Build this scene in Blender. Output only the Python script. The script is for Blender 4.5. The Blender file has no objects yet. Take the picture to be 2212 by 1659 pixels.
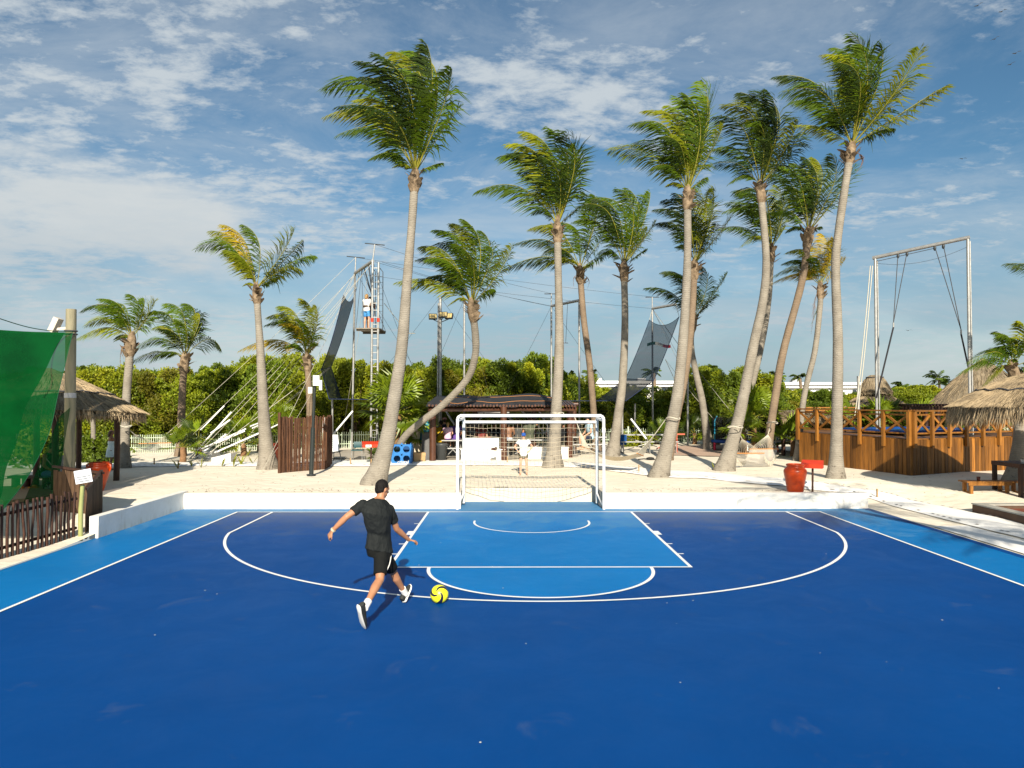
import bpy, bmesh, math, random
from math import sin, cos, pi, radians, sqrt, atan2, exp
from mathutils import Vector as V, Matrix, noise
R = random.Random(11)
sc = bpy.context.scene
COL = sc.collection
# ------------------------------------------------------------------ camera
cd = bpy.data.cameras.new('camera'); cam = bpy.data.objects.new('camera', cd); COL.objects.link(cam)
cd.sensor_width = 36; cd.lens = 36*1582/2212; cd.clip_start = .1; cd.clip_end = 3000
cam.location = (0, 0, 2.75); cam.rotation_euler = (radians(91.126), 0, radians(-.279))
sc.camera = cam
# ------------------------------------------------------------------ sky, sun, exposure
SUN_EL, SUN_AZ = radians(27.5), radians(3.0)        # sun behind the camera, a little to the right
w = bpy.data.worlds.new('World'); sc.world = w; w.use_nodes = True
nt = w.node_tree; nt.nodes.clear(); N = nt.nodes.new; L = nt.links.new
def math_(op, a, b=None, c=None, clamp=False):
    n = N('ShaderNodeMath'); n.operation = op; n.use_clamp = clamp
    for i, q in enumerate((a, b, c)):
        if q is None: continue
        if isinstance(q, (int, float)): n.inputs[i].default_value = q
        else: L(q, n.inputs[i])
    return n.outputs[0]
def ramp_(x, a, b): 
    n = N('ShaderNodeMapRange'); n.interpolation_type = 'SMOOTHSTEP'
    L(x, n.inputs[0]); n.inputs[1].default_value = a; n.inputs[2].default_value = b
    return n.outputs[0]
def noise_(vec, scale, det=6, rough=.55, dist=0.):
    n = N('ShaderNodeTexNoise'); L(vec, n.inputs['Vector']); n.inputs['Scale'].default_value = scale
    n.inputs['Detail'].default_value = det; n.inputs['Roughness'].default_value = rough; n.inputs['Distortion'].default_value = dist
    return n.outputs['Fac']
def mixc_(f, a, b):
    n = N('ShaderNodeMix'); n.data_type = 'RGBA'
    if isinstance(f, (int, float)): n.inputs[0].default_value = f
    else: L(f, n.inputs[0])
    for i, q in ((6, a), (7, b)):
        if isinstance(q, tuple): n.inputs[i].default_value = (*q, 1)
        else: L(q, n.inputs[i])
    return n.outputs[2]
sky = N('ShaderNodeTexSky'); sky.sky_type = 'NISHITA'; sky.sun_disc = False
sky.sun_elevation = SUN_EL; sky.sun_rotation = pi - SUN_AZ; sky.air_density = 1.0; sky.dust_density = .6; sky.ozone_density = 2.0
tc = N('ShaderNodeTexCoord'); sp = N('ShaderNodeSeparateXYZ'); L(tc.outputs['Generated'], sp.inputs[0])
X, Y, Z = sp.outputs
zz = math_('MAXIMUM', Z, 0.0)
den = math_('ADD', zz, .13)
cb = N('ShaderNodeCombineXYZ'); L(math_('DIVIDE', X, den), cb.inputs[0]); L(math_('DIVIDE', Y, den), cb.inputs[1])
mp = N('ShaderNodeMapping'); L(cb.outputs[0], mp.inputs[0]); mp.inputs['Rotation'].default_value = (0, 0, radians(-24)); mp.inputs['Scale'].default_value = (1.0, 1.35, 1)
mp.inputs['Location'].default_value = (3.1, 1.7, 0)
pv = mp.outputs[0]
big = noise_(pv, .55, 4, .5, .3); mid = noise_(pv, 1.7, 7, .62, .35); fine = noise_(pv, 8.0, 8, .66, .15)
# more cloud to the left (west) of the view, clearer at the upper right
side = math_('MULTIPLY', math_('DIVIDE', X, math_('ADD', math_('ABSOLUTE', Y), .2)), -.10)
cov = math_('ADD', math_('ADD', math_('MULTIPLY', big, .50), math_('MULTIPLY', mid, .66)), math_('MULTIPLY', fine, .80))
cov = math_('ADD', cov, side)
m1 = ramp_(cov, .90, 1.20)
m1 = math_('MULTIPLY', m1, .9)
thin = math_('MULTIPLY', ramp_(noise_(pv, 1.1, 8, .66, .6), .36, .72), .46)
mask = math_('MAXIMUM', m1, thin, clamp=True)
# bank of soft grey cloud low over the horizon
low = math_('SUBTRACT', 1.0, ramp_(Z, .02, .30))
bank = N('ShaderNodeMapping'); L(tc.outputs['Generated'], bank.inputs[0]); bank.inputs['Scale'].default_value = (1, 1, 2.6)
bn = ramp_(noise_(bank.outputs[0], 2.9, 8, .58, .4), .40, .66)
skyc = N('ShaderNodeMix'); skyc.data_type = 'RGBA'; skyc.blend_type = 'MULTIPLY'; skyc.inputs[0].default_value = 1
L(sky.outputs[0], skyc.inputs[6]); skyc.inputs[7].default_value = (.53, .77, .83, 1)
c1 = mixc_(mask, skyc.outputs[2], (5.5, 6.0, 6.3))
lowc = mixc_(bn, (3.2, 4.05, 4.7), (5.3, 5.8, 5.95))
az = math_('ARCTAN2', X, Y)
g1 = math_('ADD', math_('POWER', math_('DIVIDE', math_('ADD', az, .55), .30), 2.0), math_('POWER', math_('DIVIDE', math_('SUBTRACT', Z, .20), .095), 2.0))
bias = math_('MULTIPLY', math_('EXPONENT', math_('MULTIPLY', g1, -1.0)), .42)
soft = noise_(bank.outputs[0], 4.4, 8, .60, .3)
cu = math_('MULTIPLY', ramp_(math_('ADD', soft, bias), .64, .92), .92)
c1 = mixc_(cu, c1, (5.9, 6.25, 6.35))
c2 = mixc_(math_('MULTIPLY', low, .74), c1, lowc)
bg = N('ShaderNodeBackground'); bg.inputs['Strength'].default_value = .056; L(c2, bg.inputs['Color'])
wo = N('ShaderNodeOutputWorld'); L(bg.outputs[0], wo.inputs[0])
sd = bpy.data.lights.new('sun', 'SUN'); sd.energy = 4.6; sd.angle = radians(.55); sd.color = (1, .90, .74)
sun = bpy.data.objects.new('sun', sd); COL.objects.link(sun)
sun_dir = V((sin(SUN_AZ)*cos(SUN_EL), -cos(SUN_AZ)*cos(SUN_EL), sin(SUN_EL)))
sun.rotation_euler = sun_dir.to_track_quat('Z', 'Y').to_euler(); sun.location = (0, -20, 30)
vs = sc.view_settings; vs.view_transform = 'Standard'; vs.look = 'None'; vs.exposure = 1.0; vs.gamma = 1; vs.use_curve_mapping = False
sc.cycles.use_denoising = True; sc.cycles.max_bounces = 8; sc.cycles.transparent_max_bounces = 24; sc.cycles.diffuse_bounces = 3
sc.cycles.caustics_reflective = False; sc.cycles.caustics_refractive = False
# ------------------------------------------------------------------ helpers
CAM = V(cam.location); CM = cam.rotation_euler.to_matrix(); F = 1582.
def ray(px, py): return CM @ V(((px-1106)/F, (829.5-py)/F, -1))
def P(px, py, Y):
    d = ray(px, py); return CAM + d*(Y/d.y)
def G(px, py, z=.38):
    d = ray(px, py); return CAM + d*((z-2.75)/d.z)
def ss(a, b, t):
    t = min(1, max(0, (t-a)/(b-a))); return t*t*(3-2*t)
def zs(x, y):
    z = .03 + .35*ss(13.0, 18.5, y)
    if x > 7:
        m = ss(18.5, 21.5, y); zr = (.012 + .368*ss(12.0, 23.0, y)*ss(8.9, 12.5, x))*(1-m)+.38*m; k = ss(7, 9.0, x) if y > 18.5 else 1; z = z*(1-k)+zr*k
    d = max(-8.3-x, x-9.2, y-18.6 if y > 18.6 else -9)
    if -1.6 < x < 2.8 and y < 20: d = min(d, y-19.55)
    k = ss(0., 1.2, d)
    if d > 0: z += k*.035*(noise.noise(V((x*.45, y*.45, 1)))+.5*noise.noise(V((x*1.7, y*1.7, 5)))) 
    return z
def GT(px, py, dz=0):
    z = .2
    for _ in range(24): p = G(px, py, z); z = (z+zs(p.x, p.y)+dz)/2
    return p
def pxm(Y): return Y/F       # metres per display pixel at depth Y
def ZV(z=1): return V((0, 0, z))
class MB:
    def __init__(s, o=(0, 0, 0)):
        s.v = []; s.f = []; s.mi = []; s.sm = []; s.o = V(o); s.m = 0
    def add(s, vs, fs, smooth=False):
        k = len(s.v); s.v.extend(tuple(q) for q in vs)
        for f in fs:
            s.f.append([i+k for i in f]); s.mi.append(s.m); s.sm.append(smooth)
        return s
    def box(s, c, d, rot=None, taper=1.):
        c = V(c); x, y, z = d[0]/2, d[1]/2, d[2]/2
        pts = [V((a*x*(taper if e > 0 else 1), b*y*(taper if e > 0 else 1), e*z)) for e in (-1, 1) for a, b in ((-1, -1), (1, -1), (1, 1), (-1, 1))]
        if rot is not None: pts = [rot @ p for p in pts]
        return s.add([c+p for p in pts], [(3, 2, 1, 0), (4, 5, 6, 7), (0, 1, 5, 4), (1, 2, 6, 5), (2, 3, 7, 6), (3, 0, 4, 7)])
    def bar(s, a, b, w, h=None, up=(0, 0, 1)):
        a, b = V(a), V(b); h = h or w; d = (b-a); l = d.length; d.normalize(); up = V(up)
        if abs(d.dot(up)) > .98: up = V((0, 1, 0))
        x = d.cross(up).normalized(); y = x.cross(d)
        return s.box((a+b)/2, (w, l, h), Matrix((x, d, y)).transposed())
    def tube(s, path, rad, n=8, smooth=True, cap=True, sx=1.):
        path = [V(p) for p in path]; m = len(path)
        if isinstance(rad, (int, float)): rad = [rad]*m
        t0 = (path[1]-path[0]).normalized(); u = t0.cross(V((0, 1, 0)) if abs(t0.y) < .9 else V((1, 0, 0))).normalized()
        vs = []
        for i, p in enumerate(path):
            t = (path[min(i+1, m-1)]-path[max(i-1, 0)]).normalized()
            u = (u-t*u.dot(t)).normalized(); w_ = t.cross(u)
            for k in range(n):
                a = 2*pi*k/n; vs.append(p+(u*cos(a)*sx+w_*sin(a))*rad[i])
        fs = [(i*n+k, i*n+(k+1) % n, (i+1)*n+(k+1) % n, (i+1)*n+k) for i in range(m-1) for k in range(n)]
        s.add(vs, fs, smooth)
        if cap:
            s.add(vs[:n], [tuple(range(n))[::-1]]); s.add(vs[-n:], [tuple(range(n))])
        return s
    def etube(s, rings, n=16):            # rings: (centre, side vec*rx, fwd vec*ry)
        vs = [V(c)+a*cos(2*pi*k/n)+b*sin(2*pi*k/n) for c, a, b in rings for k in range(n)]
        m = len(rings)
        s.add(vs, [(i*n+k, i*n+(k+1) % n, (i+1)*n+(k+1) % n, (i+1)*n+k) for i in range(m-1) for k in range(n)], True)
        s.add(vs[:n], [tuple(range(n))[::-1]]); s.add(vs[-n:], [tuple(range(n))]); return s
    def lathe(s, prof, c, n=20, smooth=True, rot=None, sx=1., sy=1.):
        c = V(c); vs = []
        for r, z in prof:
            for k in range(n):
                q = V((r*cos(2*pi*k/n)*sx, r*sin(2*pi*k/n)*sy, z)); vs.append(c+(rot @ q if rot is not None else q))
        m = len(prof)
        s.add(vs, [(i*n+k, i*n+(k+1) % n, (i+1)*n+(k+1) % n, (i+1)*n+k) for i in range(m-1) for k in range(n)], smooth)
        return s
    def ell(s, c, r, rot=None, n=10, m=7):
        if isinstance(r, (int, float)): r = (r, r, r)
        c = V(c); vs = []
        for i in range(m+1):
            t = pi*i/m
            for k in range(n):
                q = V((r[0]*sin(t)*cos(2*pi*k/n), r[1]*sin(t)*sin(2*pi*k/n), -r[2]*cos(t))); vs.append(c+(rot @ q if rot is not None else q))
        return s.add(vs, [(i*n+k, i*n+(k+1) % n, (i+1)*n+(k+1) % n, (i+1)*n+k) for i in range(m) for k in range(n)], True)
    def poly(s, pts, smooth=False): return s.add(pts, [tuple(range(len(pts)))], smooth)
    def grid(s, rows, smooth=True):
        m = len(rows[0]); vs = [p for r in rows for p in r]
        return s.add(vs, [(i*m+j, i*m+j+1, (i+1)*m+j+1, (i+1)*m+j) for i in range(len(rows)-1) for j in range(m-1)], smooth)
    def mesh(s, name, mat):
        me = bpy.data.meshes.new(name); ox, oy, oz = s.o
        me.from_pydata([(a-ox, b-oy, c-oz) for a, b, c in s.v], [], s.f)
        for q in (mat if isinstance(mat, (list, tuple)) else [mat]): me.materials.append(q)
        me.polygons.foreach_set('material_index', s.mi); me.polygons.foreach_set('use_smooth', s.sm); me.update()
        return me
    def build(s, name, mat, parent=None, **kw):
        return put(name, s.mesh(name, mat), None if parent else s.o, parent, **kw)
def put(name, me, loc=None, parent=None, rot=None, scale=None, **kw):
    o = bpy.data.objects.new(name, me); COL.objects.link(o)
    if loc is not None: o.location = loc
    if rot is not None: o.rotation_euler = rot
    if scale is not None: o.scale = scale if isinstance(scale, (tuple, list, V)) else (scale,)*3
    if parent: o.parent = parent
    return props(o, **kw)
def props(o, label=None, cat=None, group=None, kind=None):
    if label: o['label'] = label
    if cat: o['category'] = cat
    if group: o['group'] = group
    if kind: o['kind'] = kind
    return o
def thing(name, loc, label, cat, group=None, rot=None):
    o = bpy.data.objects.new(name, None); COL.objects.link(o); o.location = loc; o.empty_display_size = .2
    if rot: o.rotation_euler = rot
    return props(o, label, cat, group)
KIDS = {}
def kids(o): return [c for c in bpy.data.objects if c.parent == o]
def dup(o, loc, label=None, rot=None, scale=None, parent=None):
    c = o.copy(); COL.objects.link(c)
    if loc is not None: c.location = loc
    if rot is not None: c.rotation_euler = rot
    if scale is not None: c.scale = scale if isinstance(scale, (tuple, list, V)) else (scale,)*3
    if label: c['label'] = label
    if parent: c.parent = parent
    for k in kids(o): dup(k, None, parent=c)
    return c
def spline(pts, n=8):
    pts = [V(p) for p in pts]; q = [pts[0]*2-pts[1]]+pts+[pts[-1]*2-pts[-2]]; out = []
    for i in range(1, len(q)-2):
        for k in range(n):
            t = k/n; a, b, c, d = q[i-1], q[i], q[i+1], q[i+2]
            out.append(.5*((2*b)+(c-a)*t+(2*a-5*b+4*c-d)*t*t+(3*b-a-3*c+d)*t**3))
    out.append(pts[-1]); return out
def bez(a, b, c, n=12): return [a*(1-t)**2+b*2*t*(1-t)+c*t*t for t in (i/n for i in range(n+1))]
def sag(a, b, d, n=12): a, b = V(a), V(b); return [a.lerp(b, i/n)-ZV(4*d*(i/n)*(1-i/n)) for i in range(n+1)]
# ------------------------------------------------------------------ materials
MATS = {}
def M(name, c, c2=None, sc_=6., rough=.7, spec=.3, bump=0., bsc=40., metal=0., st=(1, 1, 1), rnd=0., trans=0., alpha=1., lo=.35, hi=.65, det=5, bdet=4, emit=None):
    if name in MATS: return MATS[name]
    m = bpy.data.materials.new(name); MATS[name] = m; m.use_nodes = True; t = m.node_tree; t.nodes.clear()
    n = t.nodes.new; l = t.links.new
    b = n('ShaderNodeBsdfPrincipled'); out = n('ShaderNodeOutputMaterial')
    b.inputs['Roughness'].default_value = rough; b.inputs['Metallic'].default_value = metal; b.inputs['Specular IOR Level'].default_value = spec
    b.inputs['Base Color'].default_value = (*c, 1)
    col = None
    if c2 or bump:
        tc = n('ShaderNodeTexCoord'); mp = n('ShaderNodeMapping'); mp.inputs['Scale'].default_value = st; l(tc.outputs['Object'], mp.inputs[0])
    if c2:
        nz = n('ShaderNodeTexNoise'); nz.inputs['Scale'].default_value = sc_; nz.inputs['Detail'].default_value = det; nz.inputs['Roughness'].default_value = .6; l(mp.outputs[0], nz.inputs['Vector'])
        mr = n('ShaderNodeMapRange'); mr.inputs[1].default_value = lo; mr.inputs[2].default_value = hi; l(nz.outputs['Fac'], mr.inputs[0])
        mx = n('ShaderNodeMix'); mx.data_type = 'RGBA'; l(mr.outputs[0], mx.inputs[0]); mx.inputs[6].default_value = (*c, 1); mx.inputs[7].default_value = (*c2, 1); col = mx.outputs[2]
    if rnd:
        oi = n('ShaderNodeObjectInfo'); mr = n('ShaderNodeMapRange'); mr.inputs[3].default_value = 1-rnd; mr.inputs[4].default_value = 1+rnd; l(oi.outputs['Random'], mr.inputs[0])
        hs = n('ShaderNodeHueSaturation'); l(mr.outputs[0], hs.inputs['Value'])
        if col: l(col, hs.inputs['Color'])
        else: hs.inputs['Color'].default_value = (*c, 1)
        col = hs.outputs[0]
    if col: l(col, b.inputs['Base Color'])
    if bump:
        nb = n('ShaderNodeTexNoise'); nb.inputs['Scale'].default_value = bsc; nb.inputs['Detail'].default_value = bdet; l(mp.outputs[0], nb.inputs['Vector'])
        bp = n('ShaderNodeBump'); bp.inputs['Strength'].default_value = bump; bp.inputs['Distance'].default_value = .03; l(nb.outputs['Fac'], bp.inputs['Height']); l(bp.outputs[0], b.inputs['Normal'])
    sh = b.outputs[0]
    if trans:
        tr = n('ShaderNodeBsdfTranslucent'); ms = n('ShaderNodeMixShader'); ms.inputs[0].default_value = trans
        if col: l(col, tr.inputs[0])
        else: tr.inputs[0].default_value = (*c, 1)
        l(sh, ms.inputs[1]); l(tr.outputs[0], ms.inputs[2]); sh = ms.outputs[0]
    if alpha < 1:
        tp = n('ShaderNodeBsdfTransparent'); ms = n('ShaderNodeMixShader'); ms.inputs[0].default_value = alpha
        l(tp.outputs[0], ms.inputs[1]); l(sh, ms.inputs[2]); sh = ms.outputs[0]
    l(sh, out.inputs[0]); return m
white = M('white_paint', (.70, .69, .66), (.60, .59, .56), 5, .5, bump=.05)
pvc = M('white_pipe', (.74, .75, .76), (.62, .62, .61), 4, .35, .45)
steel = M('galvanised_steel', (.40, .40, .39), (.30, .30, .29), 9, .42, .5, metal=.55)
dkmetal = M('dark_metal', (.03, .035, .04), None, rough=.45)
black = M('black_cloth', (.016, .017, .018), (.028, .029, .03), 4, .85, .15, bump=.25, bsc=9)
rope = M('white_rope', (.48, .45, .37), None, rough=.9)
dkrope = M('dark_wire', (.05, .05, .055), None, rough=.7)
dwood = M('dark_wood', (.055, .022, .012), (.028, .011, .007), 5, .55, .35, bump=.3, bsc=18, st=(6, 6, .8), rnd=.3)
terra = M('orange_clay', (.42, .045, .003), (.33, .032, .003), 3, .33, .4, bump=.04)
red = M('red_paint', (.52, .04, .012), (.43, .03, .01), 4, .5)
blue = M('blue_plastic', (.012, .15, .42), (.01, .12, .36), 3, .4, .45)
# ------------------------------------------------------------------ ground, court, walls
XS = [-900, -400, -200, -120, -80, -60]+[-50+i*2 for i in range(14)]+[-22+i*.5 for i in range(27)]+[-8.12]+[-8+i*.5 for i in range(13)]+[-1.36, -1, -.5, 0, .5, 1, 1.5, 2, 2.49]+[3+i*.5 for i in range(12)]+[8.7, 9.0]+[9.5+i*.5 for i in range(28)]+[24+i*2 for i in range(16)]+[60, 80, 120, 200, 400, 900]
YS = [-300, -60, -20, -9.02, -4, 0, 4, 6, 8]+[9+i*.5 for i in range(19)]+[18.42, 19.05, 19.52]+[20+i*.4 for i in range(50)]+[41, 44, 48, 54, 62, 75, 100, 140, 200, 320, 600, 1200, 2200]
def hole(x, y): return (-8.12 < x < 9.0 and -9.02 < y < 18.42) or (-1.36 < x < 2.49 and y < 19.52 and y > 18)
g = MB()
vs_ = [V((x, y, zs(x, y) if -40 < x < 50 and y < 60 else .38)) for y in YS for x in XS]; nx = len(XS); fs_ = []
for j in range(len(YS)-1):
    for i in range(nx-1):
        if hole((XS[i]+XS[i+1])/2, (YS[j]+YS[j+1])/2): continue
        fs_.append((j*nx+i, j*nx+i+1, (j+1)*nx+i+1, (j+1)*nx+i))
g.add(vs_, fs_, True)
def sand_mat():
    m = M('sand', (.735, .675, .565), (.66, .595, .48), 1.1, .95, .1, bump=.5, bsc=5, bdet=10, lo=.3, hi=.7)
    t = m.node_tree; n = t.nodes.new; l = t.links.new
    b = [q for q in t.nodes if q.type == 'BSDF_PRINCIPLED'][0]; mix = [q for q in t.nodes if q.type == 'MIX'][0]; bp = [q for q in t.nodes if q.type == 'BUMP'][0]
    mp = [q for q in t.nodes if q.type == 'MAPPING'][0]; bp.inputs['Distance'].default_value = .035
    z2 = n('ShaderNodeTexNoise'); z2.inputs['Scale'].default_value = 14; z2.inputs['Detail'].default_value = 8; l(mp.outputs[0], z2.inputs['Vector'])
    r2 = n('ShaderNodeMapRange'); r2.inputs[1].default_value = .60; r2.inputs[2].default_value = .74; r2.inputs[4].default_value = .30; l(z2.outputs['Fac'], r2.inputs[0])
    m2 = n('ShaderNodeMix'); m2.data_type = 'RGBA'; l(r2.outputs[0], m2.inputs[0]); l(mix.outputs[2], m2.inputs[6]); m2.inputs[7].default_value = (.40, .33, .235, 1)
    l(m2.outputs[2], b.inputs['Base Color'])
    vo = n('ShaderNodeTexVoronoi'); vo.feature = 'SMOOTH_F1'; vo.inputs['Scale'].default_value = 3.2; l(mp.outputs[0], vo.inputs['Vector'])
    b2 = n('ShaderNodeBump'); b2.inputs['Strength'].default_value = .5; b2.inputs['Distance'].default_value = .05; l(vo.outputs['Distance'], b2.inputs['Height']); l(bp.outputs[0], b2.inputs['Normal']); l(b2.outputs[0], b.inputs['Normal'])
    return m
g.build('sand', sand_mat(), kind='structure')
def court_mat(name, c, c2, dust_sheen):
    m = M(name, c, c2, .55, .55, .07, bump=.12, bsc=220, lo=.3, hi=.7)
    t = m.node_tree; n = t.nodes.new; l = t.links.new
    b = [q for q in t.nodes if q.type == 'BSDF_PRINCIPLED'][0]; mix = [q for q in t.nodes if q.type == 'MIX'][0]
    mp = [q for q in t.nodes if q.type == 'MAPPING'][0]
    z = n('ShaderNodeTexNoise'); z.inputs['Scale'].default_value = 1.3; z.inputs['Detail'].default_value = 9; z.inputs['Roughness'].default_value = .68; z.inputs['Distortion'].default_value = .6; l(mp.outputs[0], z.inputs['Vector'])
    sx = n('ShaderNodeSeparateXYZ'); l(mp.outputs[0], sx.inputs[0])
    yr = n('ShaderNodeMapRange'); yr.inputs[1].default_value = 13.5; yr.inputs[2].default_value = 18.2; yr.inputs[3].default_value = 0.; yr.inputs[4].default_value = .34; l(sx.outputs[1], yr.inputs[0])  # dust grey rising towards the baseline, with the far court's sky sheen painted in
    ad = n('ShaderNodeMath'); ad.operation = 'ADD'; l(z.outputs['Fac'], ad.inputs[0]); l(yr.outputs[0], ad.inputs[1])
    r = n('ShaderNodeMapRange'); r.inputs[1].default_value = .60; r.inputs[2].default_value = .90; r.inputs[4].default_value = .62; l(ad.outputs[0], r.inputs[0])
    m2 = n('ShaderNodeMix'); m2.data_type = 'RGBA'; l(r.outputs[0], m2.inputs[0]); l(mix.outputs[2], m2.inputs[6]); m2.inputs[7].default_value = (*dust_sheen, 1); l(m2.outputs[2], b.inputs['Base Color'])
    rr = n('ShaderNodeMapRange'); rr.inputs[1].default_value = .35; rr.inputs[2].default_value = .65; rr.inputs[3].default_value = .48; rr.inputs[4].default_value = .62; l(z.outputs['Fac'], rr.inputs[0]); l(rr.outputs[0], b.inputs['Roughness'])
    return m
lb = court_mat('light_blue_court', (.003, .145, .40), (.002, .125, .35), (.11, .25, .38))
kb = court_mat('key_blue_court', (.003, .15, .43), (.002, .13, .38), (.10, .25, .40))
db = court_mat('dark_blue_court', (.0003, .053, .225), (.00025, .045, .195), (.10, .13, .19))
line = M('line_paint', (.80, .80, .78), (.70, .71, .71), 3, .6, bump=.05)
XL, XR, YB, YF, CX, KH = -6.545, 7.54, 17.75, 11.95, .515, 2.45
c = MB(); c.box((.355, 4.7, -.125), (16.99, 27.2, .25)); c.box((.565, 18.92, -.124), (3.55, 1.238, .248)); c.build('court', lb, kind='structure')
def sheet(name, pts, z, m): MB().poly([V((x, y, z)) for x, y in pts]).build(name, m, kind='structure')
sheet('court_playing_field', [(XL, -8.8), (XR, -8.8), (XR, YB), (XL, YB)], .004, db)
sheet('court_key', [(CX-KH, YF), (CX+KH, YF), (CX+KH, YB), (CX-KH, YB)], .008, kb)
sheet('court_free_throw_area', [(CX+1.8*cos(a), YF+1.8*sin(a)) for a in [pi+pi*i/40 for i in range(41)]], .008, kb)
MB().box((8.931, 4.7, -.10), (.16, 27.2, .206)).build('court_edge_band', db, kind='structure')
LW = .055
mk = MB(); zl = .012
def rect(x0, y0, x1, y1, z=zl): mk.poly([V((x0, y0, z)), V((x1, y0, z)), V((x1, y1, z)), V((x0, y1, z))])
def arc(cx, cy, r, a0, a1, n=90, z=zl):
    rows = [[V((cx+(r+d)*cos(a), cy+(r+d)*sin(a), z)) for a in [a0+(a1-a0)*i/n for i in range(n+1)]] for d in (LW/2, -LW/2)]
    mk.grid(rows, False)
h = LW/2
rect(XL-h, YB-h, XR+h, YB+h); rect(XL-h, -8.8, XL+h, YB-h); rect(XR-h, -8.8, XR+h, YB-h)
for s in (-1, 1):
    x = CX+s*KH; rect(x-h, YF+h, x+h, YB-h)
    for y, d in ((16.08, .05), (13.85, .05), (12.96, .05)):
        rect(min(x+s*h, x+s*(h+.1)), y-d/2, max(x+s*h, x+s*(h+.1)), y+d/2)
    rect(min(x+s*h, x+s*(h+.1)), 14.77, max(x+s*h, x+s*(h+.1)), 15.18)
    x = CX+s*6.2; rect(x-h, 14.98, x+h, YB-h)
    x = CX+s*1.27; rect(x-h*.8, 16.27, x+h*.8, 16.47)
rect(CX-KH-h, YF-h, CX+KH+h, YF+h)
arc(CX, YF-h, 1.8, pi, 2*pi)
a = math.asin((16.27-14.98)/6.33); arc(CX, 16.27, 6.33, pi+a, 2*pi-a, 150)
LW = .045; arc(CX, 16.27, 1.27, pi, 2*pi, 60); LW = .055
mk.build('court_markings', line, kind='structure')
sp_ = MB()
for _ in range(34):
    x, y = R.uniform(-7.5, 8.5), R.uniform(5.6, 17); r = R.uniform(.004, .012)
    sp_.poly([V((x+r*cos(q*1.05)*R.uniform(.6, 1.6), y+r*sin(q*1.05)*1.2, .016)) for q in range(6)])
sp_.build('court_scuffs', M('pale_scuff', (.55, .55, .5), None, rough=.9), kind='stuff')
# low white walls round the court
wallm = M('white_plaster', (.76, .74, .70), (.68, .65, .59), 1.6, .8, .2, bump=.12, bsc=14, det=8)
def wall_dirt(m):
    t = m.node_tree; n = t.nodes.new; l = t.links.new; b = [q for q in t.nodes if q.type == 'BSDF_PRINCIPLED'][0]; mix = [q for q in t.nodes if q.type == 'MIX'][0]; mp = [q for q in t.nodes if q.type == 'MAPPING'][0]
    m2_ = n('ShaderNodeMapping'); m2_.inputs['Scale'].default_value = (3.5, 3.5, .7); tc_ = [q for q in t.nodes if q.type == 'TEX_COORD'][0]; l(tc_.outputs['Object'], m2_.inputs[0])
    z = n('ShaderNodeTexNoise'); z.inputs['Scale'].default_value = 1.6; z.inputs['Detail'].default_value = 9; z.inputs['Roughness'].default_value = .7; l(m2_.outputs[0], z.inputs['Vector'])
    sx = n('ShaderNodeSeparateXYZ'); l(mp.outputs[0], sx.inputs[0]); g_ = n('ShaderNodeMapRange'); g_.inputs[1].default_value = 0; g_.inputs[2].default_value = .16; g_.inputs[3].default_value = .16; g_.inputs[4].default_value = -.02; l(sx.outputs[2], g_.inputs[0])
    a = n('ShaderNodeMath'); l(z.outputs['Fac'], a.inputs[0]); l(g_.outputs[0], a.inputs[1]); r = n('ShaderNodeMapRange'); r.inputs[1].default_value = .56; r.inputs[2].default_value = .80; r.inputs[4].default_value = .65; l(a.outputs[0], r.inputs[0])
    m2 = n('ShaderNodeMix'); m2.data_type = 'RGBA'; l(r.outputs[0], m2.inputs[0]); l(mix.outputs[2], m2.inputs[6]); m2.inputs[7].default_value = (.46, .39, .30, 1); l(m2.outputs[2], b.inputs['Base Color'])
wall_dirt(wallm)
creamm = M('cream_plaster', (.60, .54, .45), (.52, .46, .37), 1.6, .8, .2, bump=.12, bsc=14, det=8)
def wall(name, boxes, label, wallm=wallm):
    c0 = boxes[0][0]; b = MB((c0[0], c0[1], 0))
    for q in boxes: b.box(*q)
    ob = b.build(name, wallm, label=label, cat='wall')
    md = ob.modifiers.new('b', 'BEVEL'); md.width = .012; md.segments = 2
wall('low_wall', [((-4.68, 18.42, .18), (6.98, .24, .40)), ((-8.16, 16.52, .205), (.18, 4.04, .45))], 'low white wall left of the goal, turning the corner along the court side')
wall('low_wall', [((5.68, 18.42, .18), (6.62, .24, .40))], 'low white wall right of the goal, partly in tree shade')
wall('low_wall', [((.565, 19.62, .17), (3.99, .16, .42)), ((-1.285, 19.045, .172), (.15, .99, .415)), ((2.415, 19.045, .172), (.15, .99, .415))], 'low cream wall of the recess behind the goal', creamm)
# white walkway mats on the sand
far = [(-60, 1001), (120, 1000), (350, 1000), (600, 1000), (760, 996), (900, 996), (1100, 997), (1240, 1001), (1330, 1008), (1444, 1018), (1538, 1023), (1655, 1034), (1800, 1050), (1870, 1059), (1935, 1072), (2019, 1093), (2123, 1114), (2212, 1134), (2330, 1165)]
near = [(-60, 1012), (120, 1011), (350, 1009), (600, 1008), (760, 1008), (900, 1006), (1100, 1006), (1240, 1010), (1330, 1020), (1444, 1032), (1538, 1036), (1655, 1048), (1815, 1064), (1880, 1078), (1935, 1096), (1990, 1110), (2060, 1128), (2212, 1165), (2330, 1198)]
fa = spline([GT(*q) for q in far], 6); ne = spline([GT(*q) for q in near], 6)
matm = M('white_matting', (.82, .81, .79), (.72, .70, .66), 1.2, .8, .2, bump=.3, bsc=3, lo=.3, hi=.75, det=8)
pw = MB()
rows = []
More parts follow.
